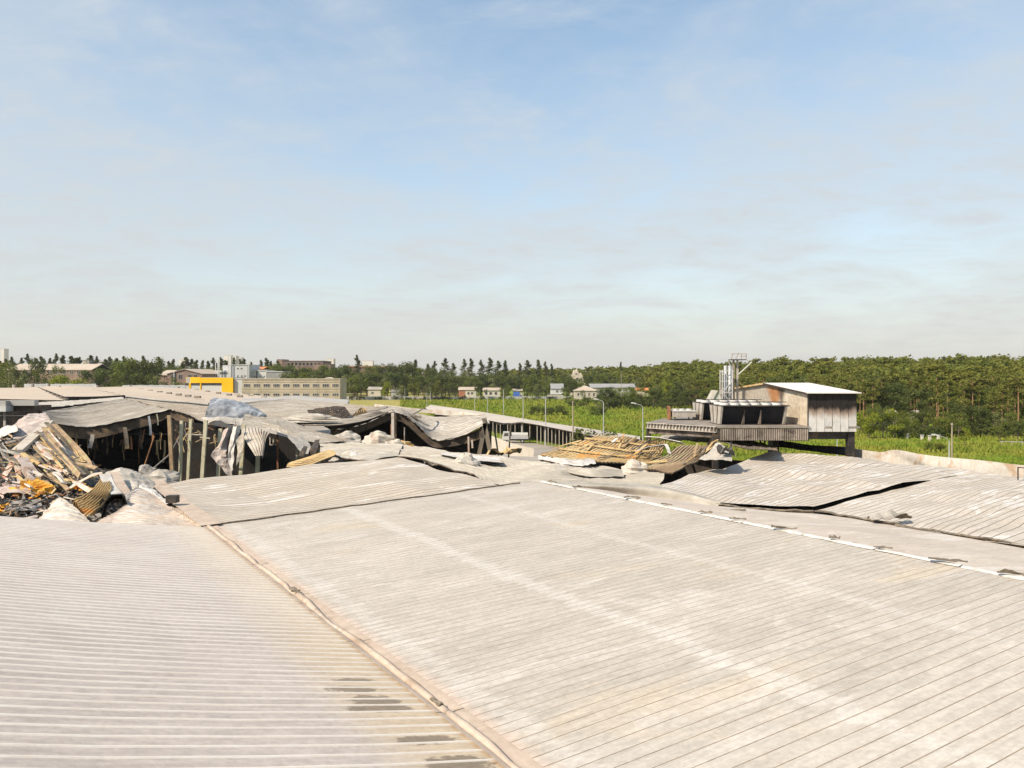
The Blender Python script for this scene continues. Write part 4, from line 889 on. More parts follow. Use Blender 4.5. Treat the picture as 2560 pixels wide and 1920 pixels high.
# bits hanging from the burnt roof
r = random.Random(3)
for i in range(26):
    x = r.uniform(175, 415); d = 106.8 + r.uniform(0, 3); top = 1072 + r.uniform(0, 30); L_ = r.uniform(8, 60)
    p = W(x, top, d); q = W(x + r.uniform(-6, 6), top + L_, d + r.uniform(-.3, .3))
    MB().strip([p, (p + q) / 2 + np.array([r.uniform(-.15, .15), 0, 0]), q], r.uniform(0.06, 0.3), 0.04, 0, r.uniform(0, 2)).build('hanging_strip', [r.choice(['rust', 'burnt_and_gap', 'purlin_brown', 'scorched_dark', 'scorched_gold'])], bh)
mb = MB(); mb.bar(W(160, 1086, 107.5), W(425, 1085, 107.5), 0.12, 0.16); mb.build('tie_rail', ['steel_dark'], bh)
for x0, y0, x1, y1, w, m_ in ((372, 1040, 377, 1088, 0.28, 'zinc'), (392, 1035, 395, 1063, 0.14, 'column_cream'), (312, 1068, 318, 1122, 0.5, 'scorched_dark'), (232, 1086, 224, 1120, 0.5, 'sheet_grey'), (202, 1112, 192, 1128, 0.5, 'sheet_grey')):
    MB().strip([W(x0, y0, 105), W((x0 + x1) / 2 + 1, (y0 + y1) / 2, 105), W(x1, y1, 105)], w, 0.06, 0, 0.6).build('hanging_panel', [m_], bh)
# columns
cols = [((437, 1300), (423, 1038), 0.42, 'purlin_brown', 'leaning brown scorched column, first one right of the black opening'),
        ((446, 1330), (454, 1052), 0.36, 'column_cream', 'cream steel column with rusty patches, beside the leaning brown column'),
        ((463, 1330), (477, 1048), 0.34, 'column_cream', 'slim cream steel column between two rusty columns, left of centre in the row'),
        ((497, 1330), (515, 1050), 0.42, 'column_cream', 'tall olive cream column standing alone with a short cross bar'),
        ((541, 1320), (551, 1072), 0.42, 'column_cream', 'cream column partly behind the hanging crumpled sheet'),
        ((595, 1310), (610, 1062), 0.44, 'column_cream', 'cream column beneath the fan-shaped curved sheet'),
        ((641, 1300), (646, 1110), 0.44, 'column_cream', 'short cream column under the curved sheet edge'),
        ((694, 1300), (694, 1085), 0.22, 'rust', 'thin rust-red column beneath the curved sheet beside a hanging window frame'),
        ((738, 1300), (742, 1120), 0.20, 'column_cream', 'thin pale post beside the black curled sheets'),
        ((798, 1240), (799, 1108), 0.22, 'column_cream', 'thin pale post inside the black curled sheets')]
for i, (b, t, w, m_, lab) in enumerate(cols):
    d = 77 + (i % 3) * 0.8; w = w * 0.78
    p, q = W(b[0], b[1], d), W(t[0], t[1], d); p = p + (q - p) * max(0, (0.02 - p[2]) / (q[2] - p[2]))
    c = thing('column', lab, 'column', p, 'standing columns in the gutted hall')
    MB().strip([p, p * .6 + q * .4 + np.array([r.uniform(-.05, .05), 0, 0]), q], w, w * 0.8).build('shaft', [m_], c)
    MB().bar(p, p + np.array([0, 0, 0.15]), w * 1.7, w * 1.7).build('base_plate', [m_], c)
props(MB().strip([W(360, 1190, 76), W(420, 1140, 77), W(452, 1085, 78), W(505, 1087, 77)], 0.10, 0.10).build('bent_pipe', ['steel_pale']), 'thin bent pipe slanting up through the columns', 'pipe')
props(MB().bar(W(356, 1180, 76), W(386, 1090, 77), 0.09, 0.09).build('bent_pipe', ['rust']), 'thin rusty rod leaning in the black opening', 'rod')
props(MB().bar(W(500, 1093, 76.4), W(525, 1096, 76.4), 0.12, 0.10).build('cross_bar', ['column_cream']), 'short pale cross bar fixed to the tall olive column', 'bar')
for i in range(34):        # rusty cables and slats tangled under the roof edge
    x = r.uniform(425, 600); y = r.uniform(1050, 1105); d = r.uniform(79, 84)
    P = [W(x, y, d), W(x + r.uniform(-10, 14), y + r.uniform(4, 18), d), W(x + r.uniform(-14, 20), y + r.uniform(10, 45), d)]
    props(MB().strip(P, r.uniform(.05, .2), 0.05, 0, r.uniform(0, 2)).build('hanging_strip', [r.choice(['rust', 'scorched_gold', 'burnt_and_gap', 'purlin_brown', 'sheet_pink'])]), 'thin scorched strip dangling among the columns of the gutted hall', 'metal strip', 'scorched strips dangling among the columns')
# soot-black backing added behind the columns to keep the hall void dark
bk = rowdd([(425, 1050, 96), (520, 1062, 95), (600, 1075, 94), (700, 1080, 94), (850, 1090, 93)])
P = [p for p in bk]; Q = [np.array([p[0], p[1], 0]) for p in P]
props(sheet('void_backing', [Q, P], 3, 20, ['soot', 'soot'], 0.3), 'soot-black backing added behind the row of columns to darken the void', 'wall')
# hanging crumpled sheets
loose('hanging_sheet', 'crumpled dark grey sheet hanging in front of the columns like a torn curtain', [rowdd([(562, 1072, 75.4), (546, 1108, 75), (526, 1138, 74.6), (548, 1165, 74.4), (574, 1194, 74.2)]), rowdd([(572, 1068, 75), (556, 1106, 74.2), (548, 1140, 74.8), (562, 1164, 74.1), (577, 1192, 74.3)]), rowdd([(584, 1066, 75.3), (570, 1105, 74.9), (564, 1140, 74.2), (575, 1165, 74.6), (580, 1190, 74)])], 18, 20, ['sheet_pink', 'burnt_and_gap'], amp=0.22, sc=1.1, seed=50, ragged=0.9)
loose('hanging_sheet', 'white twisted sheet strip hanging right beside the torn grey curtain sheet', [rowdd([(582, 1066, 74.6), (574, 1100, 74.2), (569, 1145, 74.0), (579, 1184, 73.8)]), rowdd([(592, 1064, 74), (586, 1096, 73.6), (576, 1132, 74.2), (581, 1176, 73.8)]), rowdd([(604, 1063, 74.8), (594, 1094, 74.4), (586, 1122, 73.6), (582, 1166, 73.9)])], 12, 18, ['sheet_white', 'burnt_and_gap'], amp=0.15, sc=1.0, seed=49, ragged=0.9)
loose('hanging_sheet', 'pale narrow torn sheet dangling beside the crumpled curtain sheet', [rowdd([(590, 1100, 73.6), (594, 1130, 73.6), (590, 1165, 73.6)]), rowdd([(610, 1075, 73.6), (608, 1120, 73.4), (600, 1150, 73.6)])], 8, 14, ['sheet_cream', 'burnt_and_gap'], amp=0.12, seed=51)
loose('curved_sheet', 'fan-shaped ribbed sheet curving down like an awning over the columns', [rowdd([(605, 1072, 76), (606, 1086, 74.5), (622, 1115, 73.5), (638, 1140, 73)]), rowdd([(640, 1070, 77), (645, 1086, 75), (655, 1112, 73.8), (655, 1140, 73.2)]), rowdd([(675, 1082, 77), (666, 1095, 75), (660, 1118, 74), (655, 1146, 73.4)])], 10, 22, ['sheet_cream', 'burnt_and_gap', 'sheet_cream'], ribs=9, rib_h=0.07, rib_f=0.3, amp=0.04, seed=52)
loose('roof_fold', 'long grey tent-like roof fold running down towards the black gable', [rowdd([(600, 1070, 79), (690, 1085, 77), (790, 1108, 74), (862, 1104, 74)]), rowdd([(607, 1052, 82), (690, 1064, 80), (790, 1086, 78), (850, 1100, 76)]), rowdd([(618, 1040, 86), (700, 1046, 85), (790, 1078, 82), (868, 1100, 78)])], 24, 30, ['sheet_grey', 'burnt_and_gap', 'seam_grey'], ribs=11, rib_h=0.03, rib_f=0.14, lin=True, crease=True, amp=0.2, sc=3, seed=53)
loose('roof_fold', 'cream dented roof fold on top of the fan-shaped sheet', [rowdd([(655, 1066, 75), (690, 1078, 74), (725, 1086, 73)]), rowdd([(665, 1054, 77), (695, 1064, 76), (725, 1078, 74.5)])], 10, 16, ['sheet_cream', 'burnt_and_gap', 'seam_grey'], ribs=5, rib_h=0.03, rib_f=0.12, lin=True, amp=0.1, seed=54)
loose('roof_fold', 'shadowed grey roof flap behind the cream dented fold', [rowdd([(602, 1064, 83), (640, 1066, 82), (695, 1056, 82)]), rowdd([(612, 1036, 86), (650, 1042, 86), (690, 1042, 86)])], 10, 16, ['sheet_grey', 'burnt_and_gap', 'seam_grey'], ribs=6, rib_h=0.03, rib_f=0.14, lin=True, amp=0.15, seed=55)
for i, (rows, lab) in enumerate([
    ([rowdd([(718, 1090, 72), (735, 1110, 71), (755, 1135, 70.5)]), rowdd([(760, 1094, 74), (775, 1112, 72.5), (785, 1132, 71)])], 'light grey curled shell sheet, left of the black curled ones'),
    ([rowdd([(770, 1136, 70), (775, 1122, 70), (786, 1100, 70.5)]), rowdd([(788, 1140, 69.4), (796, 1118, 69.4), (798, 1098, 70)])], 'black curled shell sheet standing upright behind the brown corrugated roll'),
    ([rowdd([(745, 1140, 70), (752, 1126, 70), (760, 1114, 70.5)]), rowdd([(760, 1142, 69.4), (764, 1128, 69.4), (768, 1116, 70)])], 'small black curled shell sheet beside the pale post'),
    ([rowdd([(820, 1152, 61), (850, 1154, 60.5), (874, 1152, 60)]), rowdd([(845, 1136, 63), (862, 1130, 62), (876, 1122, 61)])], 'grey dented tent-shaped sheet standing on the sunken roof edge'),
    ([rowdd([(874, 1152, 60), (900, 1150, 60), (924, 1148, 60)]), rowdd([(876, 1120, 61), (890, 1128, 61), (915, 1144, 60.5)])], 'white side of the tent-shaped sheet on the sunken roof edge')]):
    loose('curled_sheet', lab, rows, 10, 14, ['sheet_grey_light' if i in (0,) else ('steel_dark' if i in (1, 2) else ('sheet_grey' if i == 3 else 'sheet_white')), 'burnt_and_gap'], amp=0.1, seed=56 + i)
loose('corrugated_roll', 'brown corrugated roll of roof lining lying on the sunken roof edge', [rowdd([(715, 1168, 58), (760, 1168, 57), (838, 1138, 58)]), rowdd([(722, 1158, 59), (770, 1150, 58.5), (838, 1130, 59.5)]), rowdd([(740, 1152, 60), (780, 1140, 60), (825, 1124, 60.5)])], 10, 14, ['burnt_and_gap', 'burnt_and_gap', 'scorched_gold'], ribs=7, rib_h=0.04, rib_f=0.55, amp=0.04, seed=62)  # dark pans carry the shade between the ribs in their colour
wf = thing('window_frame', 'broken rusty window frame hanging under the fan-shaped sheet', 'window frame', W(683, 1113, 78))
for a, b in (((675, 1087), (693, 1085)), ((675, 1112), (693, 1112)), ((675, 1087), (675, 1112)), ((693, 1085), (693, 1112)), ((684, 1086), (683, 1112))):
    MB().bar(W(a[0], a[1], 78), W(b[0], b[1], 78), 0.09, 0.07).build('frame_bar', ['purlin_pale'], wf)
# blue-grey curled roof sheet standing proud
loose('curled_sheet', 'big blue-grey crumpled roof sheet curled up like a breaking wave', [rowdd([(512, 1044, 98), (560, 1045, 97), (620, 1048, 97), (668, 1040, 98)]), rowdd([(520, 1018, 98), (562, 1015, 97.5), (620, 1026, 97.5), (664, 1036, 98)]), rowdd([(528, 998, 101), (560, 997, 101), (612, 1010, 101), (655, 1030, 100)]), rowdd([(538, 996, 106), (572, 998, 106), (612, 1010, 106), (655, 1032, 104)])], 20, 34, ['sheet_bluegrey', 'burnt_and_gap'], amp=0.45, sc=2.4, seed=66)
loose('roof_fold', 'pale blue-grey sheet lip below the curled wave-like sheet', [rowdd([(510, 1062, 88), (545, 1050, 88), (600, 1066, 87), (606, 1062, 88)]), rowdd([(505, 1044, 94), (550, 1042, 94), (600, 1046, 94), (625, 1044, 94)])], 10, 20, ['sheet_grey_light', 'burnt_and_gap'], amp=0.15, seed=67)
# ------------------------------------------------------------------ broad roofs behind and the collapsed gable
Cm = [rowdd([(520, 1046, 104), (600, 1046, 102), (700, 1052, 98), (800, 1062, 95), (900, 1052, 97), (970, 1032, 101)]),
      rowdd([(530, 1026, 125), (600, 1024, 125), (700, 1022, 122), (800, 1030, 115), (900, 1030, 112), (975, 1022, 114)]),
      rowdd([(560, 1012, 145), (620, 1006, 150), (720, 998, 160), (800, 1004, 152), (900, 1013, 140), (990, 1018, 132)])]
props(sheet('distant_roof', Cm, 30, 40, ['sheet_grey_light', 'burnt_and_gap', 'seam_grey'], 0.12, ribs=50, rib_h=0.03, rib_f=0.12, amp=0.16, sc=6, seed=70), 'broad dull grey roof behind the wreckage with a torn black hole', 'roof section')
loose('torn_hole', 'raised torn roof flap showing its dark underside', [rowdd([(772, 1034, 107), (800, 1042, 104), (850, 1046, 102), (878, 1040, 102)]), rowdd([(768, 1026, 110), (800, 1020, 108), (845, 1014, 106), (862, 1016, 105)])], 10, 16, ['soot_wall', 'sheet_grey'], amp=0.2, seed=71)
loose('torn_hole', 'brown folded roof lining at the end of the torn hole', [rowdd([(878, 1042, 100), (890, 1030, 100), (900, 1020, 101)]), rowdd([(920, 1032, 101), (914, 1024, 101), (906, 1019, 102)])], 8, 10, ['scorched_dark', 'burnt_and_gap', 'scorched_gold'], ribs=5, rib_h=0.1, amp=0.06, seed=72)
lump('insulation_lump', 'long pale insulation roll lying below the torn black hole', W(778, 1049, 97), (3.4, 1.1, 0.65), ['sheet_grey_light'], 8.4)
gb = thing('collapsed_gable', 'collapsed gable end with bent roof edge over a black opening', 'building', (-18, 100, 0))
gL = rowdd([(826, 1072, 97), (870, 1068, 98), (915, 1056, 99), (950, 1041, 100), (985, 1027, 101)]); gLb = rowdd([(790, 1054, 106), (840, 1044, 110), (890, 1034, 114), (925, 1025, 118), (958, 1016, 124)])
gR = rowdd([(985, 1027, 101), (1012, 1036, 100.6), (1048, 1070, 100), (1078, 1096, 99.4), (1108, 1099, 99), (1160, 1086, 98.6), (1224, 1056, 98)])
gRb = rowdd([(958, 1016, 124), (1000, 1022, 122), (1040, 1033, 120), (1080, 1044, 117), (1120, 1042, 116), (1165, 1036, 115), (1212, 1038, 113)])
sheet('roof_slope', [gL, [(a + b) / 2 for a, b in zip(gL, gLb)], gLb], 14, 26, ['sheet_grey_light', 'burnt_and_gap', 'seam_grey'], 0.1, ribs=20, rib_h=0.03, rib_f=0.14, amp=0.12, sc=3, seed=73, parent=gb, ragu=0.6)
sheet('roof_slope', [gR, [(a + b) / 2 + np.array([0, 0, 0.1]) for a, b in zip(gR, gRb)], gRb], 16, 40, ['sheet_grey_light', 'burnt_and_gap', 'seam_grey'], 0.1, ribs=18, rib_h=0.03, rib_f=0.14, amp=0.25, sc=3.5, seed=74, parent=gb, ragu=0.6)
fascia(gb, gL, [0.9, 1.0, 1.0, 1.0, 1.0], 'burnt_and_gap', 75); fascia(gb, gR, [1.1, 1.2, 1.1, 1.0, 1.0, 1.2, 1.6], 'burnt_and_gap', 76)
wall_under(gb, gL, 7, drop=0.6); wall_under(gb, gR, 7, drop=0.6, mat='soot_wall')  # added curtain walls: near-black for the dark opening, paler where light falls in
for (a, b, w, m_) in (((983, 1140), (982, 1032), 0.35, 'purlin_pale'), ((989, 1140), (988, 1034), 0.3, 'burnt_and_gap'), ((979, 1136), (978, 1060), 0.2, 'rust'), ((1011, 1130), (1011, 1068), 0.12, 'steel_pale')):
    MB().bar(W(a[0], a[1], 99.6), W(b[0], b[1], 99.6), w, w).build('post', [m_], gb)
for (a, b, w, m_) in (((1197, 1140), (1213, 1058), 0.5, 'scorched_dark'), ((1228, 1142), (1211, 1058), 0.5, 'scorched_dark'), ((1172, 1138), (1171, 1092), 0.2, 'purlin_pale'), ((1181, 1120), (1180, 1100), 0.2, 'purlin_pale')):
    MB().bar(W(a[0], a[1], 97.5), W(b[0], b[1], 97.5), w, w * .7).build('post', [m_], gb)
MB().strip([W(1210, 1046, 98), W(1214, 1060, 97.6), W(1206, 1090, 97.6)], 0.6, 0.1).build('corner_trim', ['scorched_dark'], gb)
MB().strip([W(1020, 1044, 99), W(1060, 1020, 110), W(1064, 1022, 112)], 0.3, 0.05).build('roof_tear', ['scrap_dark'], gb)
scrap('roof_scrap', 'black twisted scrap on the collapsed gable roof', W(1030, 1046, 108), (2.4, 1.0), 90, 0.8, cat='debris')
# low white walls behind the gable roof
for rows, lab in (([rowdd([(936, 1024, 130), (1010, 1029, 127), (1088, 1034, 124)]), rowdd([(936, 1010, 130), (1010, 1018, 127), (1088, 1027, 124)])], 'low white parapet behind the gable roof, straight part'),
                  ([rowdd([(1088, 1036, 124), (1130, 1040, 122), (1165, 1045, 120), (1208, 1050, 118)]), rowdd([(1088, 1023, 124), (1130, 1027, 122), (1160, 1031, 121), (1208, 1036, 118)])], 'crumpled white parapet behind the gable roof, buckled part')):
    props(sheet('parapet', rows, 5, 26, ['parapet_white', 'parapet_white'], 0.2, amp=0.2, sc=2.0, seed=77), lab, 'parapet', 'white parapets behind the gable')
# ------------------------------------------------------------------ rubble heap on the left
def heap():
    # dark mound the loose pieces rest on
    rows = [rowz([(-260, 1330, 6.9), (-60, 1330, 7.0), (120, 1330, 7.1), (330, 1330, 7.2), (560, 1320, 7.3)]),
            rowz([(-260, 1270, 7.2), (-60, 1260, 7.6), (120, 1265, 7.5), (330, 1262, 7.4), (520, 1262, 7.3)]),
            rowz([(-260, 1210, 7.6), (-60, 1200, 8.0), (120, 1215, 7.4), (300, 1225, 6.4), (440, 1232, 6.0)]),
            rowz([(-260, 1150, 8.0), (-60, 1140, 8.4), (100, 1165, 7.0), (250, 1190, 4.0), (420, 1205, 3.4)]),
            rowz([(-260, 1090, 8.0), (-60, 1085, 8.6), (80, 1105, 6.5), (250, 1170, 2.5), (420, 1190, 1.5)])]
    o = sheet('rubble_heap', rows, 60, 80, ['ash', 'ash'], 0.3, amp=0.35, sc=1.1, seed=80, smooth=False)
    props(o, 'black ash and charred rubble heap in the collapsed corner', 'rubble', kind='stuff')
heap()
def debris_bits():
    r = random.Random(11); mb = MB()
    for i in range(900):
        x, y = r.uniform(-20, 330), r.uniform(1200, 1304)
        if x > 200 and y < 1225: continue
        p = WZ(x, y, r.uniform(7.75, 8.3)); a = r.uniform(0, 3.14); e = r.gauss(0, 0.3); L_ = r.uniform(0.15, 0.9)
        d = np.array([math.cos(a) * math.cos(e), math.sin(a) * math.cos(e), math.sin(e)]) * L_
        mb.strip([p - d / 2, p + d / 2 + np.array([0, 0, r.uniform(-.05, .05)])], r.uniform(.04, .28), r.uniform(.015, .05), r.choice([0, 0, 0, 0, 0, 1, 1, 3]), r.uniform(0, 1.5))
    o = mb.build('rubble', ['ash', 'ash_light', 'purlin_pale', 'purlin_brown']); props(o, 'charred splinters and scraps strewn over the ash heap', 'rubble', kind='stuff')
debris_bits()
def tangle():
    r = random.Random(31); mb = MB()
    for i in range(260):
        x, y = r.uniform(-20, 250), r.uniform(1085, 1300)
        if x > 130 and y < 1150: continue
        d = np.interp(y, [1085, 1150, 1220, 1300], [66, 56, 47, 37.5]) + r.uniform(-1.5, 1.5)
        a = r.uniform(-0.4, 1.3); L_ = r.uniform(12, 55)
        p = W(x, y, d); q = W(x + L_ * math.cos(a), y + L_ * math.sin(a) * 0.8, d + r.uniform(-1.5, 1.5)); mid = (p + q) / 2 + np.array([r.uniform(-.2, .2), 0, r.uniform(-.3, .15)])
        if q[2] < 7.0: continue
        mb.strip([p, mid, q], r.uniform(.02, .16), r.uniform(.015, .05), r.choice([0, 0, 0, 1, 2, 3, 3, 4]), r.uniform(-2, 2))
    o = mb.build('wire_tangle', ['ash', 'ash_light', 'purlin_pale', 'purlin_brown', 'rust']); props(o, 'tangle of twisted wires and shredded strips through the collapsed corner', 'debris', kind='stuff')
tangle()
# orange burnt foam
for i, (x, y, z, rr, lab) in enumerate([(80, 1228, 8.6, (0.75, 0.5, 0.6), 'bright orange burnt foam clump in the middle of the ash heap'),
                                       (104, 1245, 8.4, (0.45, 0.35, 0.4), 'small orange foam clump right of the bright orange one'),
                                       (8, 1275, 8.35, (0.4, 0.3, 0.25), 'orange foam scrap at the frame edge of the ash heap'),
                                       (200, 1222, 8.45, (0.5, 0.35, 0.3), 'orange foam wad under the striped brown lining')]):
    lump('foam_clump', lab, WZ(x, y, z - 0.3), rr, ['foam_orange'], 10.3 + i, 'foam', None, rag=1.0)
# purlin bundle falling to the right from the pink sheet
r = random.Random(21)
bund = [((124, 1062), (205, 1150), (226, 1192)), ((118, 1068), (180, 1140), (214, 1186)), ((134, 1066), (212, 1152), (232, 1196)), ((112, 1074), (160, 1130), (208, 1188)),
        ((96, 1096), (150, 1140), (196, 1192)), ((88, 1104), (140, 1152), (190, 1196)), ((80, 1112), (128, 1160), (182, 1200)), ((74, 1124), (110, 1165), (160, 1206)),
        ((66, 1128), (100, 1172), (150, 1214)), ((104, 1084), (150, 1134), (200, 1190))]
bund = bund + [tuple((p[0] + r.uniform(-9, 9), p[1] + r.uniform(-7, 7)) for p in q) for q in bund + bund[:6]]
for i, (a, b, c) in enumerate(bund):
    d0 = 64 - (i % 10) * 1.0 + r.uniform(-.8, .8); P = list(cr([W(a[0], a[1], d0 + 6), W(b[0], b[1], d0), W(c[0], c[1], d0 - 6)], np.linspace(0, 1, 8)))
    props(MB().strip(P, r.uniform(0.12, 0.4), 0.10, 0, r.uniform(-1.2, 1.6)).build('purlin', [r.choice(['purlin_brown', 'purlin_brown', 'scorched_gold', 'purlin_pale', 'scorched_dark'])]), 'bent brown purlin in the slanting bundle fallen from the burnt roof corner', 'purlin', 'bent brown purlins in the slanting bundle')
for i in range(26):
    x, y = r.uniform(20, 190), r.uniform(1130, 1205); d = np.interp(y, [1130, 1205], [58, 47]) + r.uniform(-2, 2)
    a = r.uniform(0.3, 1.1); L_ = r.uniform(25, 70)
    p = W(x, y, d); q = W(x + L_ * math.cos(a), y + L_ * math.sin(a) * 0.8, d - 2)
    props(MB().strip([p, (p + q) / 2 + np.array([0, 0, r.uniform(-.15, .2)]), q], r.uniform(.12, .4), r.uniform(.05, .12), 0, r.uniform(-1, 1)).build('splintered_batten', [r.choice(['purlin_pale', 'purlin_brown', 'purlin_pale', 'scorched_gold', 'scorched_dark'])]), 'splintered batten in the tangle below the slanting purlin bundle', 'batten', 'splintered battens in the tangle')
loose('ribbed_lining', 'wide tan ribbed lining sheet hanging down the slanting purlin bundle', [rowdd([(122, 1064, 73), (150, 1100, 68), (185, 1150, 62), (212, 1190, 57)]), rowdd([(134, 1062, 73), (165, 1098, 68), (202, 1150, 62), (228, 1192, 57)]), rowdd([(140, 1070, 74), (176, 1108, 69), (212, 1156, 63), (234, 1196, 58)])], 8, 14, ['purlin_brown', 'burnt_and_gap', 'scorched_gold'], ribs=5, rib_h=0.06, rib_f=0.5, amp=0.1, seed=101)
loose('ribbed_lining', 'olive brown ribbed lining sheet lying under the slanting purlin bundle', [rowdd([(76, 1112, 64), (110, 1146, 60), (150, 1186, 55), (176, 1206, 52)]), rowdd([(92, 1100, 65), (130, 1138, 61), (172, 1180, 56), (200, 1200, 53)]), rowdd([(102, 1096, 67), (140, 1132, 63), (186, 1176, 58), (212, 1196, 55)])], 8, 14, ['purlin_brown', 'burnt_and_gap', 'scorched_dark'], ribs=7, rib_h=0.06, rib_f=0.45, amp=0.12, seed=102)
# white main beam and struts
def beam(name, label, pts, w, h, mat, cat='beam', group=None, tw=0.0):
    P = list(cr([W(*p) for p in pts], np.linspace(0, 1, 8))); return props(MB().strip(P, w, h, 0, tw).build(name, [mat]), label, cat, group)
beam('fallen_beam', 'pale steel beam leaning diagonally from the roof corner over the heap', [(122, 1056, 72), (85, 1092, 66), (42, 1130, 60)], 0.75, 0.35, 'sheet_cream')
beam('fallen_beam', 'thin grey rail crossing below the pale diagonal beam', [(-20, 1120, 60), (40, 1134, 59), (90, 1158, 57), (150, 1190, 54)], 0.28, 0.12, 'sheet_grey')
beam('fallen_beam', 'pink-white thick bent post in the middle of the heap, curled at its foot', [(56, 1152, 55), (72, 1176, 53), (88, 1200, 51), (84, 1214, 50)], 0.62, 0.5, 'sheet_pink')
beam('fallen_beam', 'orange-brown slanting batten left of the pink-white post', [(44, 1140, 56), (28, 1165, 55), (10, 1192, 54)], 0.4, 0.15, 'purlin_pale')
beam('fallen_beam', 'thin upright brown batten between the slanting batten and the pink-white post', [(40, 1160, 55), (46, 1185, 54), (52, 1212, 53)], 0.28, 0.15, 'purlin_pale')
beam('fallen_beam', 'bundle-like brown batten under the pink-white post', [(84, 1188, 52), (64, 1202, 51), (46, 1216, 50)], 0.3, 0.15, 'purlin_brown')
# pink-grey roof sheets at the frame edge
loose('torn_sheet', 'torn pink-grey roof sheet folded over the heap beside the burnt hall corner', [rowdd([(-40, 1112, 68), (20, 1100, 68), (70, 1085, 69), (118, 1066, 71)]), rowdd([(-40, 1095, 74), (20, 1075, 75), (60, 1052, 76), (126, 1048, 76)]), rowdd([(30, 1075, 80), (52, 1050, 82), (78, 1032, 84), (112, 1034, 84)])], 24, 30, ['sheet_pink', 'burnt_and_gap'], amp=0.4, sc=2.2, seed=82)
loose('torn_sheet', 'grey curled sheet with a dark eye-shaped hollow, left of the pink sheet', [rowdd([(-20, 1100, 70), (20, 1086, 69), (44, 1074, 69)]), rowdd([(-20, 1082, 72), (12, 1068, 71), (40, 1062, 71)]), rowdd([(-10, 1078, 76), (20, 1062, 76), (46, 1070, 76)])], 14, 16, ['sheet_white', 'burnt_and_gap'], amp=0.15, seed=83)
for i, off in enumerate((0, 8, 15)):
    beam('edge_batten', 'scorched orange edge batten under the torn pink-grey sheet', [(-30, 1112 + off, 66), (30, 1104 + off, 66), (96, 1078 + off * 1.3, 67)], 0.3, 0.15, ['purlin_pale', 'scorched_gold', 'burnt_and_gap'][i], 'batten', 'orange battens under the pink sheet')
# sheets in front, towards the standing roof
loose('fallen_sheet', 'pinkish white torn sheet at the frame edge above the ash', [rowdd([(-20, 1228, 46), (30, 1232, 45), (76, 1226, 45)]), rowdd([(-20, 1208, 49), (30, 1214, 48), (80, 1210, 48)])], 10, 18, ['sheet_pink', 'burnt_and_gap'], amp=0.25, sc=1.2, seed=84)
loose('fallen_sheet', 'grey creased sheet among the ash with a dark blue sheen', [rowdd([(15, 1272, 41), (60, 1276, 40.5), (104, 1270, 40.5)]), rowdd([(30, 1252, 43), (70, 1250, 43), (102, 1248, 43)])], 10, 16, ['ash_light', 'ash'], amp=0.2, sc=1.0, seed=85)
loose('fallen_sheet', 'bright white dented sheet hump in front of the striped brown lining', [rowdd([(70, 1318, 34.6), (120, 1318, 34.5), (180, 1320, 34.4), (228, 1320, 34.4)]), rowdd([(100, 1292, 36.5), (140, 1280, 36.5), (190, 1288, 36.2), (222, 1304, 36)]), rowdd([(128, 1262, 39), (150, 1250, 39), (172, 1262, 38.6), (200, 1284, 38)]), rowdd([(132, 1262, 41), (152, 1254, 41), (172, 1264, 41), (196, 1284, 40)])], 24, 24, ['sheet_white', 'burnt_and_gap', 'sheet_cream'], ribs=9, rib_h=0.06, rib_f=0.25, amp=0.14, sc=1.0, crease=True, seed=86)
loose('striped_lining', 'golden brown corrugated lining sheet sweeping down like combed hair', [rowdd([(262, 1192, 45), (235, 1222, 43), (205, 1245, 41), (180, 1256, 40)]), rowdd([(272, 1210, 44), (248, 1240, 42), (220, 1266, 40), (196, 1278, 39)]), rowdd([(280, 1228, 43), (258, 1262, 41), (236, 1286, 39), (216, 1302, 38)])], 10, 18, ['burnt_and_gap', 'burnt_and_gap', 'scorched_gold'], ribs=9, rib_h=0.22, rib_f=0.6, amp=0.10, sc=0.8, crease=True, seed=87)  # shade between the ribs is painted in with the dark pan colour
loose('striped_lining', 'cream and orange curled lining strip above the combed brown sheet', [rowdd([(168, 1226, 46), (200, 1208, 46), (232, 1190, 46), (256, 1182, 46)]), rowdd([(176, 1216, 47), (205, 1196, 47), (232, 1184, 47), (254, 1178, 47)])], 8, 16, ['sheet_cream', 'foam_orange'], amp=0.1, seed=88)
loose('fallen_sheet', 'grey humped sheet behind the white post stumps', [rowdd([(262, 1232, 44), (300, 1240, 43.5), (345, 1246, 43), (380, 1232, 44)]), rowdd([(258, 1196, 46), (300, 1196, 45.5), (345, 1214, 45), (385, 1218, 46)]), rowdd([(264, 1182, 48), (300, 1170, 48), (340, 1180, 48), (385, 1206, 48)]), rowdd([(280, 1184, 51), (305, 1172, 52), (340, 1184, 52), (380, 1208, 51)])], 24, 26, ['sheet_grey_light', 'burnt_and_gap'], amp=0.22, sc=1.3, seed=89)
beam('white_stump', 'white flat strip standing between combed brown lining and grey humped sheet', [(262, 1186, 44.5), (274, 1214, 43.5), (292, 1236, 42.5)], 0.55, 0.08, 'sheet_white', 'strip')
beam('white_stump', 'peach flat strip leaning on the grey humped sheet', [(284, 1182, 45), (300, 1210, 44), (318, 1238, 43)], 0.5, 0.10, 'gutter_tan', 'strip')
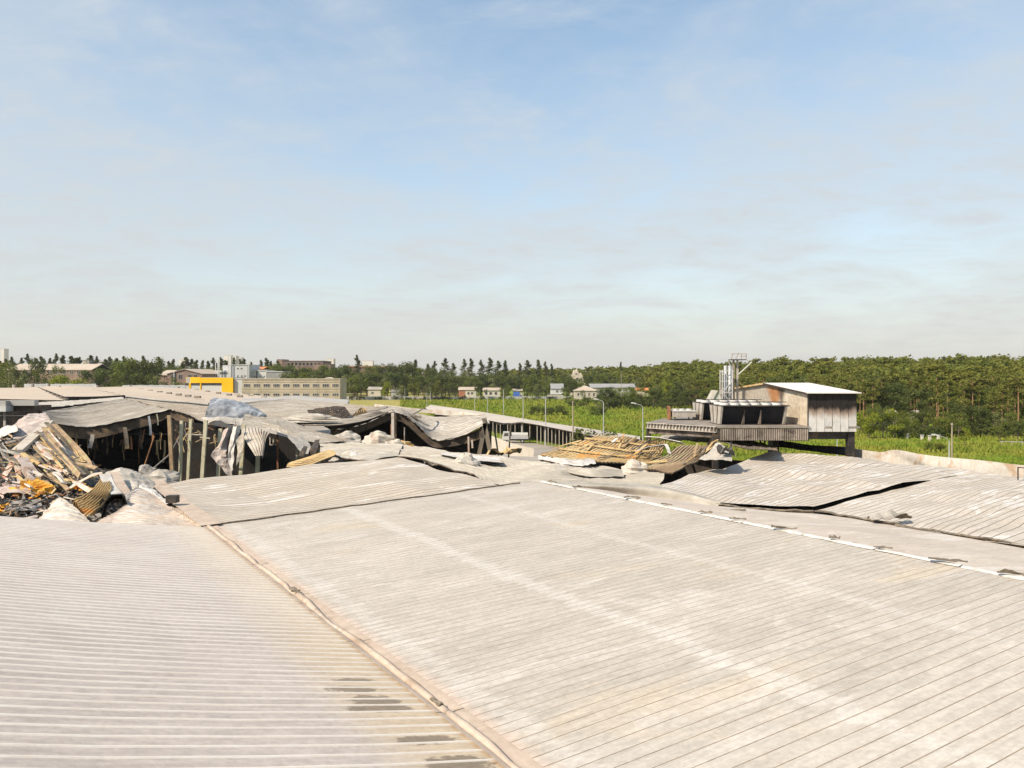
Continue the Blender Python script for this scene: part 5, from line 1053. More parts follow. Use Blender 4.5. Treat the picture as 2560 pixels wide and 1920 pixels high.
loose('draped_sheet', 'cream roof sheet draped in fan folds over an arched hollow', [rowdd([(225, 1318, 34.6), (280, 1320, 34.5), (340, 1322, 34.4), (420, 1324, 34.4), (500, 1326, 34.5)]), rowdd([(258, 1296, 36), (300, 1286, 36.2), (350, 1288, 36), (410, 1298, 36), (480, 1310, 36)]), rowdd([(312, 1262, 38), (322, 1256, 38.5), (352, 1256, 38.5), (398, 1268, 38.5), (452, 1290, 38)]), rowdd([(312, 1234, 39.6), (330, 1226, 40), (348, 1222, 40.5), (385, 1240, 40.5), (430, 1270, 40)])], 26, 30, ['sheet_white', 'burnt_and_gap', 'gutter_tan'], ribs=20, rib_h=0.03, rib_f=0.22, amp=0.12, sc=1.6, seed=91)
loose('arched_sheet', 'olive arched sheet rim curling over a dark hollow', [rowdd([(252, 1292, 36.6), (262, 1256, 37), (280, 1238, 37.4), (306, 1236, 37.6), (318, 1258, 37.4)]), rowdd([(258, 1296, 38.6), (268, 1264, 39), (285, 1248, 39.4), (304, 1246, 39.6), (312, 1262, 39.2)])], 8, 24, ['sheet_cream', 'soot'], amp=0.05, seed=92)
loose('gutter_roll', 'white crumpled gutter casing lying along the valley line, open end dark', [rowdd([(344, 1224, 44.5), (372, 1250, 42), (408, 1268, 40), (418, 1262, 40)]), rowdd([(350, 1212, 45), (382, 1230, 43), (405, 1250, 41), (424, 1256, 40.4)]), rowdd([(358, 1208, 46), (388, 1226, 44), (412, 1246, 42), (426, 1256, 41)])], 14, 24, ['sheet_white', 'burnt_and_gap'], amp=0.12, sc=0.8, seed=93)
loose('gutter_roll', 'second pale gutter casing nearer the seam corner', [rowdd([(405, 1282, 39), (440, 1302, 37), (480, 1320, 35.4), (512, 1324, 34.8)]), rowdd([(415, 1268, 39.6), (452, 1284, 37.8), (488, 1306, 36), (518, 1318, 35)]), rowdd([(425, 1264, 40.4), (460, 1278, 38.6), (495, 1302, 36.6), (520, 1316, 35.4)])], 14, 24, ['gutter_tan', 'burnt_and_gap'], amp=0.10, sc=0.8, seed=94)
MBx = MB().box(0, 0.5, 0, 0.45, 0, 0.35); p = WZ(414, 1258, 8.75); MBx.V = [tuple(np.array(v) + p) for v in MBx.V]
props(MBx.build('junction_box', ['steel_dark']), 'small black square box at the open end of the white gutter casing', 'box')
lump('insulation_lump', 'grey-green crumpled lump at the foot of the leaning brown column', W(372, 1190, 56), (0.9, 0.6, 0.7), ['ash_light'], 21.0)
lump('insulation_lump', 'pale grey crumpled lump against the sunken roof edge below the columns', W(398, 1205, 52), (1.3, 0.7, 0.7), ['sheet_grey'], 22.0)
props(MB().strip([W(405, 1188, 53), W(438, 1200, 52)], 0.5, 0.12).build('broken_board', ['purlin_pale']), 'short pale broken board beside the grey lump at the sunken roof edge', 'board')
# ------------------------------------------------------------------ loading bay at the frame edge
lb = thing('loading_bay', 'dark loading bay with striped grey canopy band at the frame edge', 'building', (-80, 130, 0))
def pbox(mb, x0, x1, y0, y1, d, dep, mi=0):
    a, b = W(x0, y1, d), W(x1, y0, d); return mb.box(a[0], b[0], d, d + dep, a[2], b[2], mi)
pbox(MB(), 14, 86, 1001, 1014, 130, 1.2).build('canopy_band', ['grey_wall'], lb)
pbox(MB(), 14, 85, 1014.6, 1029, 131, 5).build('door_header', ['burnt_and_gap'], lb)
pbox(MB(), -30, 14, 1002, 1015, 129, 1.2).build('canopy_band', ['grey_wall'], lb)
pbox(MB(), -30, 14.5, 1015.5, 1029, 128.8, 2).build('white_sign_board', ['plaster_white'], lb)
pbox(MB(), -60, 110, 1029.5, 1200, 140, 2).build('back_wall', ['soot'], lb)
pbox(MB(), 8, 14, 1029, 1200, 131, 0.4).build('post', ['steel_pale'], lb)
pbox(MB(), -60, 90, 1038, 1040, 130.5, 0.2).build('rail', ['steel_pale'], lb)
loose('roof_strip', 'long narrow streaked grey roof strip behind the burnt hall', [rowdd([(86, 1020, 138), (150, 1016, 146), (220, 1008, 154), (308, 999, 160)]), rowdd([(86, 1006, 165), (150, 1003, 168), (220, 999, 172), (308, 992, 180)])], 8, 26, ['sheet_grey_light', 'soot'], th=0.4, amp=0.15, cat='roof section', seed=95)
# ------------------------------------------------------------------ trees: prototypes
def leaves(cent, rad, n, size, rng, shell=0.55, flat=0.0):
    """n small leaf faces through ellipsoid clumps; returns V (4n,3), faces"""
    cent = np.asarray(cent, float); rad = np.asarray(rad, float); k = rng.integers(0, len(cent), n)
    u = rng.normal(size=(n, 3)); u /= np.linalg.norm(u, axis=1, keepdims=True)
    rr = (shell + (1 - shell) * rng.random((n, 1))) * (1 + 0.18 * rng.normal(size=(n, 1)))
    c = cent[k] + u * rad[k] * rr
    nrm = u + rng.normal(size=(n, 3)) * 0.7; nrm[:, 2] += 0.35; nrm /= np.linalg.norm(nrm, axis=1, keepdims=True)
    a = np.cross(nrm, rng.normal(size=(n, 3))); a /= np.maximum(np.linalg.norm(a, axis=1, keepdims=True), 1e-6); b = np.cross(nrm, a)
    s = size * (0.6 + 0.8 * rng.random((n, 1)))
    q = np.stack([c - a * s, c - b * s * 0.6, c + a * s, c + b * s * 0.6], 1).reshape(-1, 3)
    return q
def quads_mesh(name, V, mat, parent=None):
    n = len(V) // 4; me = bpy.data.meshes.new(name)
    me.vertices.add(len(V)); me.vertices.foreach_set('co', V.astype(np.float32).ravel())
    me.loops.add(4 * n); me.loops.foreach_set('vertex_index', np.arange(4 * n, dtype=np.int32))
    me.polygons.add(n); me.polygons.foreach_set('loop_start', np.arange(0, 4 * n, 4, dtype=np.int32)); me.polygons.foreach_set('loop_total', np.full(n, 4, dtype=np.int32))
    me.materials.append(MATS[mat]); me.update(); me.validate(); return me
def trunk_mesh(name, r0, h, mat, limbs, rng):
    mb = MB(); mb.tube([(0, 0, -0.01), (r0 * .3, 0, h * .4), (0, r0 * .2, h)], [r0, r0 * .75, r0 * .3], 6)
    for (p, q) in limbs: mb.tube([p, (np.asarray(p) + np.asarray(q)) / 2 + np.array([0, 0, .01]), q], [r0 * .4, r0 * .28, r0 * .1], 4)
    return mesh(name, mb.V, mb.F, [mat])
PROTO = {}
def proto(kind, var, rng):
    if kind == 'poplar':
        cent = []; rad = []
        for z in np.linspace(0.10, 0.975, 24):
            w = 0.105 * min(1.0, ((1.0 - z) / 0.6)) ** 0.75 * min(1.0, 0.55 + z * 1.6) + 0.008
            w *= rng.uniform(0.8, 1.2); cent.append((rng.normal() * w * .28, rng.normal() * w * .28, z)); rad.append((w * .95, w * .95, .045))
        V = leaves(cent, rad, 1500, 0.015, rng, 0.35); t = trunk_mesh('trunk', .012, .6, 'bark', [], rng); mat = 'leaf_poplar'
    elif kind in ('round', 'dark', 'olive', 'bright'):
        cent = []; rad = []
        nc = 15
        for i in range(nc):
            a = rng.uniform(0, 6.28); z = rng.uniform(.3, .88); rmax = .34 * math.sqrt(max(.05, 1 - ((z - .55) / .42) ** 2)); q = rmax * math.sqrt(rng.random())
            s = rng.uniform(.085, .15); cent.append((q * math.cos(a), q * math.sin(a), z)); rad.append((s, s, s * .85))
        V = leaves(cent, rad, 2000, 0.019, rng, 0.6)
        t = trunk_mesh('trunk', .022, .55, 'bark', [((0, 0, .25), c) for c in cent[:6]], rng); mat = {'round': 'leaf_green', 'dark': 'leaf_dark', 'olive': 'leaf_olive', 'bright': 'leaf_bright'}[kind]
    elif kind == 'pine':
        cent = []; rad = []
        for i in range(13):
            a = rng.uniform(0, 6.28); z = rng.uniform(.52, .97); q = .17 * (1 - (z - .5) * 1.15) * math.sqrt(rng.random()) + .01
            s = rng.uniform(.055, .10) * (1.3 - z * .6); cent.append((q * math.cos(a), q * math.sin(a), z)); rad.append((s * 1.15, s * 1.15, s * .6))
        V = leaves(cent, rad, 620, 0.019, rng, 0.45); t = trunk_mesh('trunk', .013, .92, 'bark_pine', [((0, 0, c[2] - .05), c) for c in cent[:7]], rng); mat = 'needles'
    elif kind == 'bush':
        cent = []; rad = []
        for i in range(12):
            a = rng.uniform(0, 6.28); q = .55 * math.sqrt(rng.random()); z = rng.uniform(.2, .75) * (1 - q * .5); s = rng.uniform(.18, .28)
            cent.append((q * math.cos(a), q * math.sin(a), z)); rad.append((s, s, s * .9))
        V = leaves(cent, rad, 900, 0.045, rng, 0.55); t = trunk_mesh('stem', .03, .4, 'bark', [], rng); mat = 'leaf_dark'
    PROTO[(kind, var)] = (V, mat, t)
for kind in ('poplar', 'round', 'dark', 'olive', 'bright', 'pine', 'bush'):
    for var in range(3): proto(kind, var, np.random.default_rng(100 + hash(kind) % 1 + var * 7 + len(kind) * 31))
CROWN = {}
def tree(kind, x, y, h, wide=1.0, label=None, group=None, var=None, mat=None, name=None):
    var = random.randrange(3) if var is None else var; V, m0, tm = PROTO[(kind, var)]; mt = mat or m0
    key = (kind, var, mt)
    if key not in CROWN: CROWN[key] = quads_mesh('crown', V, mt)
    nm = name or {'poplar': 'poplar_tree', 'pine': 'pine_tree', 'bush': 'bush'}.get(kind, 'tree')
    o = bpy.data.objects.new(nm, None); COL.objects.link(o)
    o.location = (x, y, float(ground_z(np.float64(x), np.float64(y))) - 0.05); o.rotation_euler = (0, 0, random.uniform(0, 6.28)); o.scale = (h * wide, h * wide, h)
    props(o, label, 'bush' if kind == 'bush' else 'tree', group)
    link('crown', CROWN[key], o); link('stem' if kind == 'bush' else 'trunk', tm, o)
    return o
def tree_px(kind, px, top, d, wide=1.0, label=None, group=None, **kw):
    x = (px - 1280) * d / F; g0 = float(ground_z(np.float64(x), np.float64(d))); h = CZ - (top - HZ) * d / F - g0
    return tree(kind, x, d, max(h, 1.0), wide, label, group, **kw)
# --- named single trees
T = [
 ('round', 18, 898, 385, 0.9, 'large green tree at the far edge of the frame, left of the long brown shed'), ('dark', 55, 916, 380, 0.9, 'dark green tree right beside the large green edge tree'),
 ('olive', 36, 908, 375, 0.9, 'pale olive tree in front of the long shed beam end'),
 ('dark', 92, 890, 390, 0.55, 'tall dark tree standing in front of the middle of the long brown shed'), ('round', 100, 916, 384, 0.55, 'slim green tree at the foot of the tall dark shed tree'),
 ('round', 142, 908, 384, 0.7, 'green tree hiding the right part of the long brown shed'),
 ('bright', 135, 934, 372, 1.3, 'yellow-green round tree, first of the bright pair before the shed'), ('bright', 160, 934, 370, 1.3, 'yellow-green tree in the middle of the bright clump'), ('bright', 195, 938, 370, 1.5, 'yellow-green low tree at the right end of the bright clump'),
 ('dark', 245, 905, 372, 0.95, 'big dark tree at the right end of the long brown shed'), ('round', 288, 895, 375, 1.0, 'big green tree in the cluster, next after the big dark shed-end tree'),
 ('round', 318, 888, 380, 0.95, 'tall green tree in the middle of the big left cluster'), ('dark', 352, 882, 385, 0.9, 'tallest dark tree of the big left cluster'), ('dark', 386, 890, 380, 0.85, 'dark tree at the right end of the big left cluster'),
 ('round', 300, 925, 368, 1.2, 'low green tree in front of the big left cluster'), ('dark', 345, 920, 368, 1.2, 'low dark tree in front of the tallest cluster tree'),
 ('olive', 410, 930, 368, 1.0, 'olive tree covering the corner of the gabled brick shed'), ('round', 450, 952, 366, 1.2, 'small green bushy tree in front of the gabled brick shed'),
 ('olive', 718, 926, 420, 1.1, 'olive round tree behind the concrete office block roof, left one'), ('round', 745, 922, 420, 1.2, 'green round tree behind the concrete office block roof, middle one'), ('olive', 776, 928, 420, 1.1, 'olive round tree behind the concrete office block roof, right one'),
 ('poplar', 893, 888, 430, 1.5, 'tall dark leafy poplar rising above the tree belt right of the office block'),
 ('dark', 852, 902, 400, 0.8, 'dark tree just beyond the end of the concrete office block'), ('round', 880, 932, 372, 0.9, 'green tree right of the concrete office block, in front'), ('round', 902, 934, 366, 0.95, 'upright green tree in front of the tall leafy poplar'),
 ('bright', 962, 950, 362, 0.95, 'yellow-green tree beside the small white house'), ('dark', 985, 905, 395, 0.95, 'big dark tree behind the small white house'), ('dark', 1020, 900, 400, 0.9, 'tall dark tree behind the bright tree, right of the small house'),
 ('round', 1010, 962, 355, 1.0, 'small green tree right of the small white house'), ('dark', 1060, 930, 372, 1.1, 'dark round tree in the fence row left of the red-ended shed'), ('round', 1095, 945, 365, 1.1, 'green tree in the fence row left of the red-ended shed'),
 ('dark', 1125, 950, 362, 1.2, 'dark low tree touching the red-ended shed'), ('dark', 1200, 950, 352, 1.0, 'dark bushy tree between the red-ended shed and tan shed'), ('round', 1262, 958, 350, 1.15, 'green round tree at the right end of the tan shed'),
 ('dark', 1330, 938, 372, 0.8, 'dark tree right of the blue truck'), ('round', 1365, 948, 366, 0.75, 'slim green tree left of the grey-roofed white house'), ('dark', 1420, 942, 352, 0.75, 'dark tree in front of the sandy ruin'),
 ('olive', 1458, 972, 340, 0.8, 'small olive tree before the cream hip-roofed house'), ('dark', 1500, 918, 470, 1.0, 'large dark round tree behind the long grey roof'), ('poplar', 1552, 905, 480, 1.2, 'lone dark poplar rising above the long grey roof'),
 ('round', 1565, 930, 460, 1.0, 'green tree behind the end of the long grey roof'), ('olive', 1600, 945, 430, 1.0, 'olive tree above the orange tiled roof'),
 ('olive', 1640, 958, 400, 1.0, 'pale olive tree on the slope right of the orange roof'), ('bright', 1672, 950, 395, 1.0, 'bright green tree on the wood edge left of the flues'), ('olive', 1720, 955, 385, 1.0, 'pale olive tree at the wood edge just left of the flues'),
 ('round', 1775, 958, 350, 1.1, 'green tree behind the coolers'), ('dark', 1700, 985, 350, 1.2, 'dark tree behind the olive-roofed hut'),
 ('round', 2182, 1000, 225, 0.9, 'dark green tree directly right of the plant room'), ('dark', 2215, 1010, 215, 0.9, 'dark low tree at the wood edge right of the plant room'), ('round', 2255, 1020, 210, 0.9, 'green tree at the wood edge in front of the hidden hut'),
 ('dark', 2320, 1010, 205, 0.9, 'dark tree in the wood edge left of the street lamp'), ('dark', 2395, 995, 200, 1.15, 'large dark broad tree behind the lone wooden pole'), ('dark', 2445, 1010, 196, 1.1, 'large dark broad tree at the wood edge right of the wooden pole'),
 ('bright', 2412, 1066, 172, 1.1, 'small bright green round tree right of the wooden pole'), ('round', 2290, 1040, 195, 1.2, 'green low tree at the meadow edge, left of the lamp'), ('round', 2500, 1060, 180, 1.2, 'green shrub tree near the frame edge behind the meadow'), ('dark', 2545, 1050, 180, 1.2, 'dark tree at the frame edge behind the meadow'),
]
for k, px, top, d, wd, lab in T:
    if 850 < px < 1640: d = max(d * 1.38, 500 if px < 1430 else 450)
    if 850 < px < 1430 and top >= 930: d = 485
    if px > 1430 and px < 1470 and 'hip' in lab: d = 470
    tree_px(k, px, top, d, wd, lab)
# --- belts of look-alike trees
rb = random.Random(5)
def belt(kind, x0, x1, step, tops, ds, label, group, wide=(0.9, 1.15), mats=None):
    x = x0
    while x < x1:
        t = np.interp(x, *tops) if isinstance(tops, tuple) and hasattr(tops[0], '__len__') else rb.uniform(*tops)
        t += rb.uniform(-7, 7); k = kind if isinstance(kind, str) else rb.choice(kind)
        tree_px(k, x + rb.uniform(-step * .3, step * .3), t, rb.uniform(*ds), rb.uniform(*wide), label, group)
        x += step * rb.uniform(0.7, 1.3)
belt('poplar', -20, 470, 17, ([0, 100, 200, 300, 470], [893, 890, 892, 896, 900]), (470, 540), 'dark slender poplar in the hazy far belt behind the left sheds', 'far poplars behind the left sheds', (1.4, 2.2))
belt(['dark', 'round'], -20, 700, 26, ([0, 700], [912, 912]), (520, 600), 'round-headed tree filling the far belt behind the left buildings', 'round trees of the far left belt', (0.9, 1.3))
belt('poplar', 480, 700, 15, ([480, 700], [896, 902]), (560, 640), 'slender poplar in the belt behind the white block', 'far poplars behind the white block', (1.3, 2.0))
belt(['dark', 'round'], 700, 1110, 24, ([700, 1110], [910, 910]), (560, 640), 'round-headed tree in the middle belt behind the brick ruin', 'round trees of the middle belt', (0.9, 1.3))
belt('poplar', 1020, 1380, 22, ([1020, 1150, 1250, 1380], [905, 902, 902, 908]), (570, 640), 'dark slender poplar in the middle belt above the low sheds', 'poplars of the middle belt', (1.3, 2.0))
belt(['round', 'dark', 'olive'], 1090, 1400, 22, ([1090, 1400], [930, 935]), (530, 570), 'leafy tree in the lower middle row behind the low sheds', 'leafy trees behind the low sheds', (0.9, 1.2))
belt(['round', 'dark', 'olive', 'round'], 1400, 1760, 22, ([1400, 1560, 1760], [925, 935, 950]), (555, 620), 'leafy tree on the wooded rise behind the houses', 'leafy trees on the wooded rise', (0.9, 1.25))
belt(['bush'], 1505, 1780, 13, ([1505, 1600, 1780], [972, 978, 985]), (355, 410), 'dense dark bush in the hedge along the far meadow edge', 'bushes along the far meadow edge', (0.9, 1.3))
belt(['round', 'dark'], 1510, 1780, 20, ([1510, 1780], [966, 972]), (350, 400), 'leafy tree in the hedge along the far meadow edge', 'hedge trees along the far meadow edge', (1.0, 1.4))
belt(['dark', 'round', 'bush'], 2150, 2600, 22, ([2150, 2600], [1045, 1050]), (190, 215), 'dense bush along the foot of the pine slope', 'bushes at the foot of the pine slope', (0.9, 1.3))
belt(['round', 'round', 'olive', 'dark', 'bright'], 2150, 2610, 27, ([2150, 2350, 2610], [1018, 1024, 1030]), (186, 214), 'leafy tree in the mixed row at the foot of the pine slope', 'mixed trees at the foot of the pine slope', (0.9, 1.3))
belt(['round', 'dark', 'olive', 'bright'], 1660, 1800, 17, ([1660, 1800], [952, 956]), (395, 430), 'leafy tree at the wood edge left of the flues', 'leafy trees at the wood edge', (1.0, 1.3))
belt('bush', 860, 1420, 34, ([860, 1420], [988, 990]), (484, 490), 'low bush along the far concrete fence', 'bushes along the concrete fence', (0.8, 1.3))
belt(['round', 'dark', 'dark', 'olive'], 838, 1440, 15, ([838, 1000, 1440], [930, 932, 942]), (515, 555), 'leafy tree in the dense row behind the far concrete fence', 'dense trees behind the concrete fence', (1.0, 1.35))
belt(['dark', 'round', 'dark'], -20, 480, 15, ([0, 480], [908, 912]), (450, 500), 'dense leafy tree behind the left sheds', 'dense trees behind the left sheds', (1.0, 1.3))
belt(['dark', 'round'], 640, 860, 16, ([640, 860], [922, 918]), (560, 640), 'leafy tree in front of the burnt brick works', 'trees before the brick works', (1.0, 1.3))
for px, top, k_, lab in ((1005, 958, 'olive', 'olive tree before the concrete fence beside the low grey hut'), (1040, 950, 'round', 'green tree before the concrete fence, left of the red-ended shed'), (1080, 958, 'olive', 'pale tree before the concrete fence, close to the red-ended shed'), (1318, 962, 'round', 'green tree before the fence right of the blue truck'), (1345, 955, 'olive', 'olive tree before the fence left of the white steep-roofed house'), (1415, 965, 'round', 'green tree between the steep-roofed house and the cream house'), (1510, 975, 'olive', 'olive tree right of the cream hip-roofed house'), (1535, 970, 'bright', 'bright green tree in front of the long grey hall'), (840, 950, 'round', 'green tree at the end corner of the concrete office block')):
    tree_px(k_, px, top, 482, 1.15, lab, None)
belt(['round', 'olive', 'dark', 'bush'], 1420, 1660, 26, ([1420, 1660], [990, 1002]), (330, 420), 'shrub-like tree scattered in the far meadow', 'scattered shrubs of the far meadow', (1.0, 1.5))
for px, top in ((1416, 950), (1432, 955), (1447, 952), (1462, 948)): tree_px('round', px, top, 575, 1.1, 'leafy tree at the foot of the sandy ruin', 'trees at the foot of the sandy ruin')
tree_px('bush', 1487, 1034, 152, 0.95, 'solitary round dark bush in the open meadow', None)
tree_px('bush', 2330, 1090, 158, 1.2, 'grey-green low bush in the meadow left of the street lamp', None, mat='leaf_green')
for i, px in enumerate((1345, 1395, 1490)): tree_px('bush', px, 1002, 300, 1.2, 'small dark shrub at the far side of the meadow', 'small shrubs in the far meadow')
# --- pines of the front rows as single trees, the wood behind as one mass
rng = np.random.default_rng(77)
cnt = 0
while cnt < 170:
    px = rng.uniform(1700, 2590); d = wood_line(px) + rng.uniform(0, 70)
    x = (px - 1280) * d / F; h = rng.uniform(11, 16)
    if px < 2150 and px > 1840 and d < 230: continue
    tree('pine' if rng.random() < 0.8 else ('dark' if rng.random() < .6 else 'round'), x, d, h * (1.0), rng.uniform(0.95, 1.35), 'tree in the front rows of the pine wood on the slope', 'front trees of the pine wood'); cnt += 1
def forest(name, label, n, pxr, depth, hr, mat, kinds, seed, leaf_n=170, leaf=0.042, edge=60):
    rng = np.random.default_rng(seed); parts = []
    pr = {}
    for k in kinds:
        for v in range(3):
            V, _, _ = PROTO[(k, v)]; q = V.reshape(-1, 4, 3); c = q.mean(1, keepdims=True)
            sel = rng.choice(len(q), leaf_n, replace=False); pr[(k, v)] = (c[sel] + (q[sel] - c[sel]) * (leaf / 0.0195))
    for i in range(n):
        px = rng.uniform(*pxr); d = wood_line(px) + edge + depth * rng.random() ** 1.1
        x = (px - 1280) * d / F; h = rng.uniform(*hr) * (1 + 0.32 * mnoise.noise(Vector((x / 38, d / 38, seed))) + 0.15 * mnoise.noise(Vector((x / 9, d / 9, seed)))); q = pr[(kinds[rng.integers(len(kinds))], int(rng.integers(3)))]
        a = rng.uniform(0, 6.28); ca, sa = math.cos(a), math.sin(a); R = np.array([[ca, -sa, 0], [sa, ca, 0], [0, 0, 1]]); w = rng.uniform(1.05, 1.5)
        parts.append((q @ R.T) * np.array([h * w, h * w, h]) + np.array([x, d, float(ground_z(x, d))]))
    V = np.concatenate(parts).reshape(-1, 3); o = link(name, quads_mesh(name, V, mat)); props(o, label, 'forest', kind='stuff')
forest('pine_forest', 'dense pine wood covering the slope behind the plant room', 2900, (1640, 2640), 260, (10, 17), 'needles_mass', ['pine', 'pine', 'dark'], 5, 180, 0.034)
forest('far_forest', 'low hazy far wood closing the horizon', 1100, (1250, 1760), 330, (14, 18), 'needles_mass', ['pine', 'dark', 'round'], 6, 110, 0.055, 120)
# --- meadow weeds
def weeds():
    rng = np.random.default_rng(9); n = 120000; px = rng.uniform(1000, 2640, n); d = 92 + 400 * rng.random(n) ** 1.7
    d = np.minimum(d, wood_line(px) + 10 * rng.random(n)); x = (px - 1280) * d / F
    keep = ~((x < 33 - (d - 110) * 0.33) & (d < 330) & (px < 1620)) & ((px > 1230) | (d > 300))
    x, d = x[keep], d[keep]; n = len(x); tall = (np.sin(d * 0.16 + 0.02 * x + np.sin(x * 0.05)) > 0.35)
    hgt = rng.uniform(0.15, 0.45, n) * (1.0 + 1.1 * tall) * (0.8 + d / 500)
    a = rng.uniform(0, 3.14, n); w = rng.uniform(0.06, 0.22, n) * (0.6 + d / 220); z = ground_z(x, d)
    dx, dy = np.cos(a) * w, np.sin(a) * w; lx = rng.normal(0, 0.25, n) * hgt
    V = np.stack([np.stack([x - dx, d - dy, z], 1), np.stack([x + dx, d + dy, z], 1), np.stack([x + dx * .6 + lx, d + dy * .6, z + hgt * .75], 1), np.stack([x - dx * .3 + lx, d - dy * .3, z + hgt], 1)], 1).reshape(-1, 3)
    props(link('meadow_weeds', quads_mesh('meadow_weeds', V, 'weed')), 'tall green and yellow weeds growing all over the meadow', 'weeds', kind='stuff')
weeds()
# ------------------------------------------------------------------ background buildings
def X(px, d): return (px - 1280) * d / F
def Zp(py, d): return CZ - (py - HZ) * d / F
def block(name, label, px0, px1, top, d, depth, wall, roof, cat='building', group=None, pitch=0.0, hip=False, over=0.5, gable_front=False, base=0.0):
    """building facing the viewer: walls, roof; ridge along x (or along y when gable_front)"""
    x0, x1 = X(px0, d), X(px1, d); z1 = Zp(top, d); t = thing(name, label, cat, ((x0 + x1) / 2, d + depth / 2, base), group)
    if pitch <= 0:
        MB().box(x0, x1, d, d + depth, base, z1).build('wall', [wall], t)
        MB().box(x0 - .3, x1 + .3, d - .3, d + depth + .3, z1 + .01, z1 + .4).build('roof', [roof], t)
    elif gable_front:
        xm = (x0 + x1) / 2; zr = z1 + pitch
        MB().add([(x0, d, base), (x1, d, base), (x1, d, z1), (xm, d, zr), (x0, d, z1), (x0, d + depth, base), (x1, d + depth, base), (x1, d + depth, z1), (xm, d + depth, zr), (x0, d + depth, z1)],
                 [(0, 1, 2, 3, 4), (9, 8, 7, 6, 5), (1, 6, 7, 2), (0, 4, 9, 5)]).build('wall', [wall], t)
        for s in (-1, 1):
            xe = xm + s * (xm - x0 + over); ze = z1 - pitch * over / (xm - x0)
            MB().hexa([(xm, d - over, zr + .02), (xe, d - over, ze + .02), (xe, d + depth + over, ze + .02), (xm, d + depth + over, zr + .02), (xm, d - over, zr + .3), (xe, d - over, ze + .3), (xe, d + depth + over, ze + .3), (xm, d + depth + over, zr + .3)]).build('roof', [roof], t)
    else:
        zr = z1 + pitch; ym = d + depth / 2; xi = depth / 2 if hip else 0
        MB().box(x0, x1, d, d + depth, base, z1).build('wall', [wall], t)
        if not hip: MB().add([(x0, d, z1), (x0, d + depth, z1), (x0, ym, zr - .05), (x1, d, z1), (x1, d + depth, z1), (x1, ym, zr - .05)], [(0, 2, 1), (3, 4, 5)]).build('gable', [wall], t)
        o = over; A = [(x0 - o, d - o, z1 - .1), (x1 + o, d - o, z1 - .1), (x1 + o, d + depth + o, z1 - .1), (x0 - o, d + depth + o, z1 - .1), (x0 - (0 if hip else o) + xi, ym, zr), (x1 + (0 if hip else o) - xi, ym, zr)]
        B = [(a, b, c + .25) for a, b, c in A]; fs = [(0, 1, 5, 4), (2, 3, 4, 5), (0, 4, 3), (1, 2, 5)]
        MB().add(A + B, [tuple(i + 6 for i in f) for f in fs] + [f[::-1] for f in fs] + [(0, 1, 7, 6), (1, 2, 8, 7), (2, 3, 9, 8), (3, 0, 6, 9)]).build('roof', [roof], t)
    return t
def window(t, px0, px1, y0, y1, d, frame='frame_pane', bars=2, pane='glass_dark', fm='frame_pale'):
    x0, x1, za, zb = X(px0, d), X(px1, d), Zp(y1, d), Zp(y0, d)
    mb = MB(); f = .12
    mb.box(x0, x1, d - .12, d - .01, za, za + f).box(x0, x1, d - .12, d - .01, zb - f, zb).box(x0, x0 + f, d - .12, d - .01, za + f, zb - f).box(x1 - f, x1, d - .12, d - .01, za + f, zb - f)
    for k in range(bars):
        xx = x0 + (x1 - x0) * (k + 1) / (bars + 1); mb.box(xx - .05, xx + .05, d - .11, d - .01, za + f, zb - f)
    w = mb.build('window', [fm], t)
    MB().box(x0 + .05, x1 - .05, d - .05, d - .004, za + .05, zb - .05).build('pane', [pane], w)
    return w
# long brown shed
t = block('long_shed', 'long brown brick shed with pale beige roof behind the left trees', 20, 228, 925, 430, 22, 'brick_brown', 'tan_roof', pitch=3.2)
for i in range(9): window(t, 66 + i * 18, 76 + i * 18, 928, 935, 430, bars=1)
t = block('small_block', 'small cream tower block with one window peeping over the long shed', 207, 222, 901, 520, 10, 'plaster_cream', 'plaster_cream'); window(t, 212, 218, 903, 905, 520, bars=0)
block('flat_hall', 'flat beige hall roof beside the small cream tower block', 222, 262, 905, 540, 20, 'plaster_grey', 'tan_roof')
# gabled brick shed
t = block('gabled_shed', 'brown gabled workshop with beige roof left of the yellow building', 418, 505, 935, 400, 34, 'brick_brown', 'tan_roof', pitch=2.3, gable_front=True)
for a in (428, 446, 470, 484): window(t, a, a + 10, 936, 948, 400, bars=1, pane='glass_dark', fm='grey_wall')
MB().box(X(436, 400) - .2, X(436, 400) + .2, 399.4, 399.8, 0, Zp(930, 400)).build('downpipe', ['plaster_grey'], t)
block('side_wing', 'beige roofed side wing of the gabled workshop, facing left', 396, 417, 938, 404, 22, 'brick_brown', 'tan_roof', pitch=2.4)
block('low_hall', 'low hall with wide pale roof between gabled workshop and white block', 500, 540, 936, 420, 24, 'plaster_cream', 'tan_roof', pitch=1.9)
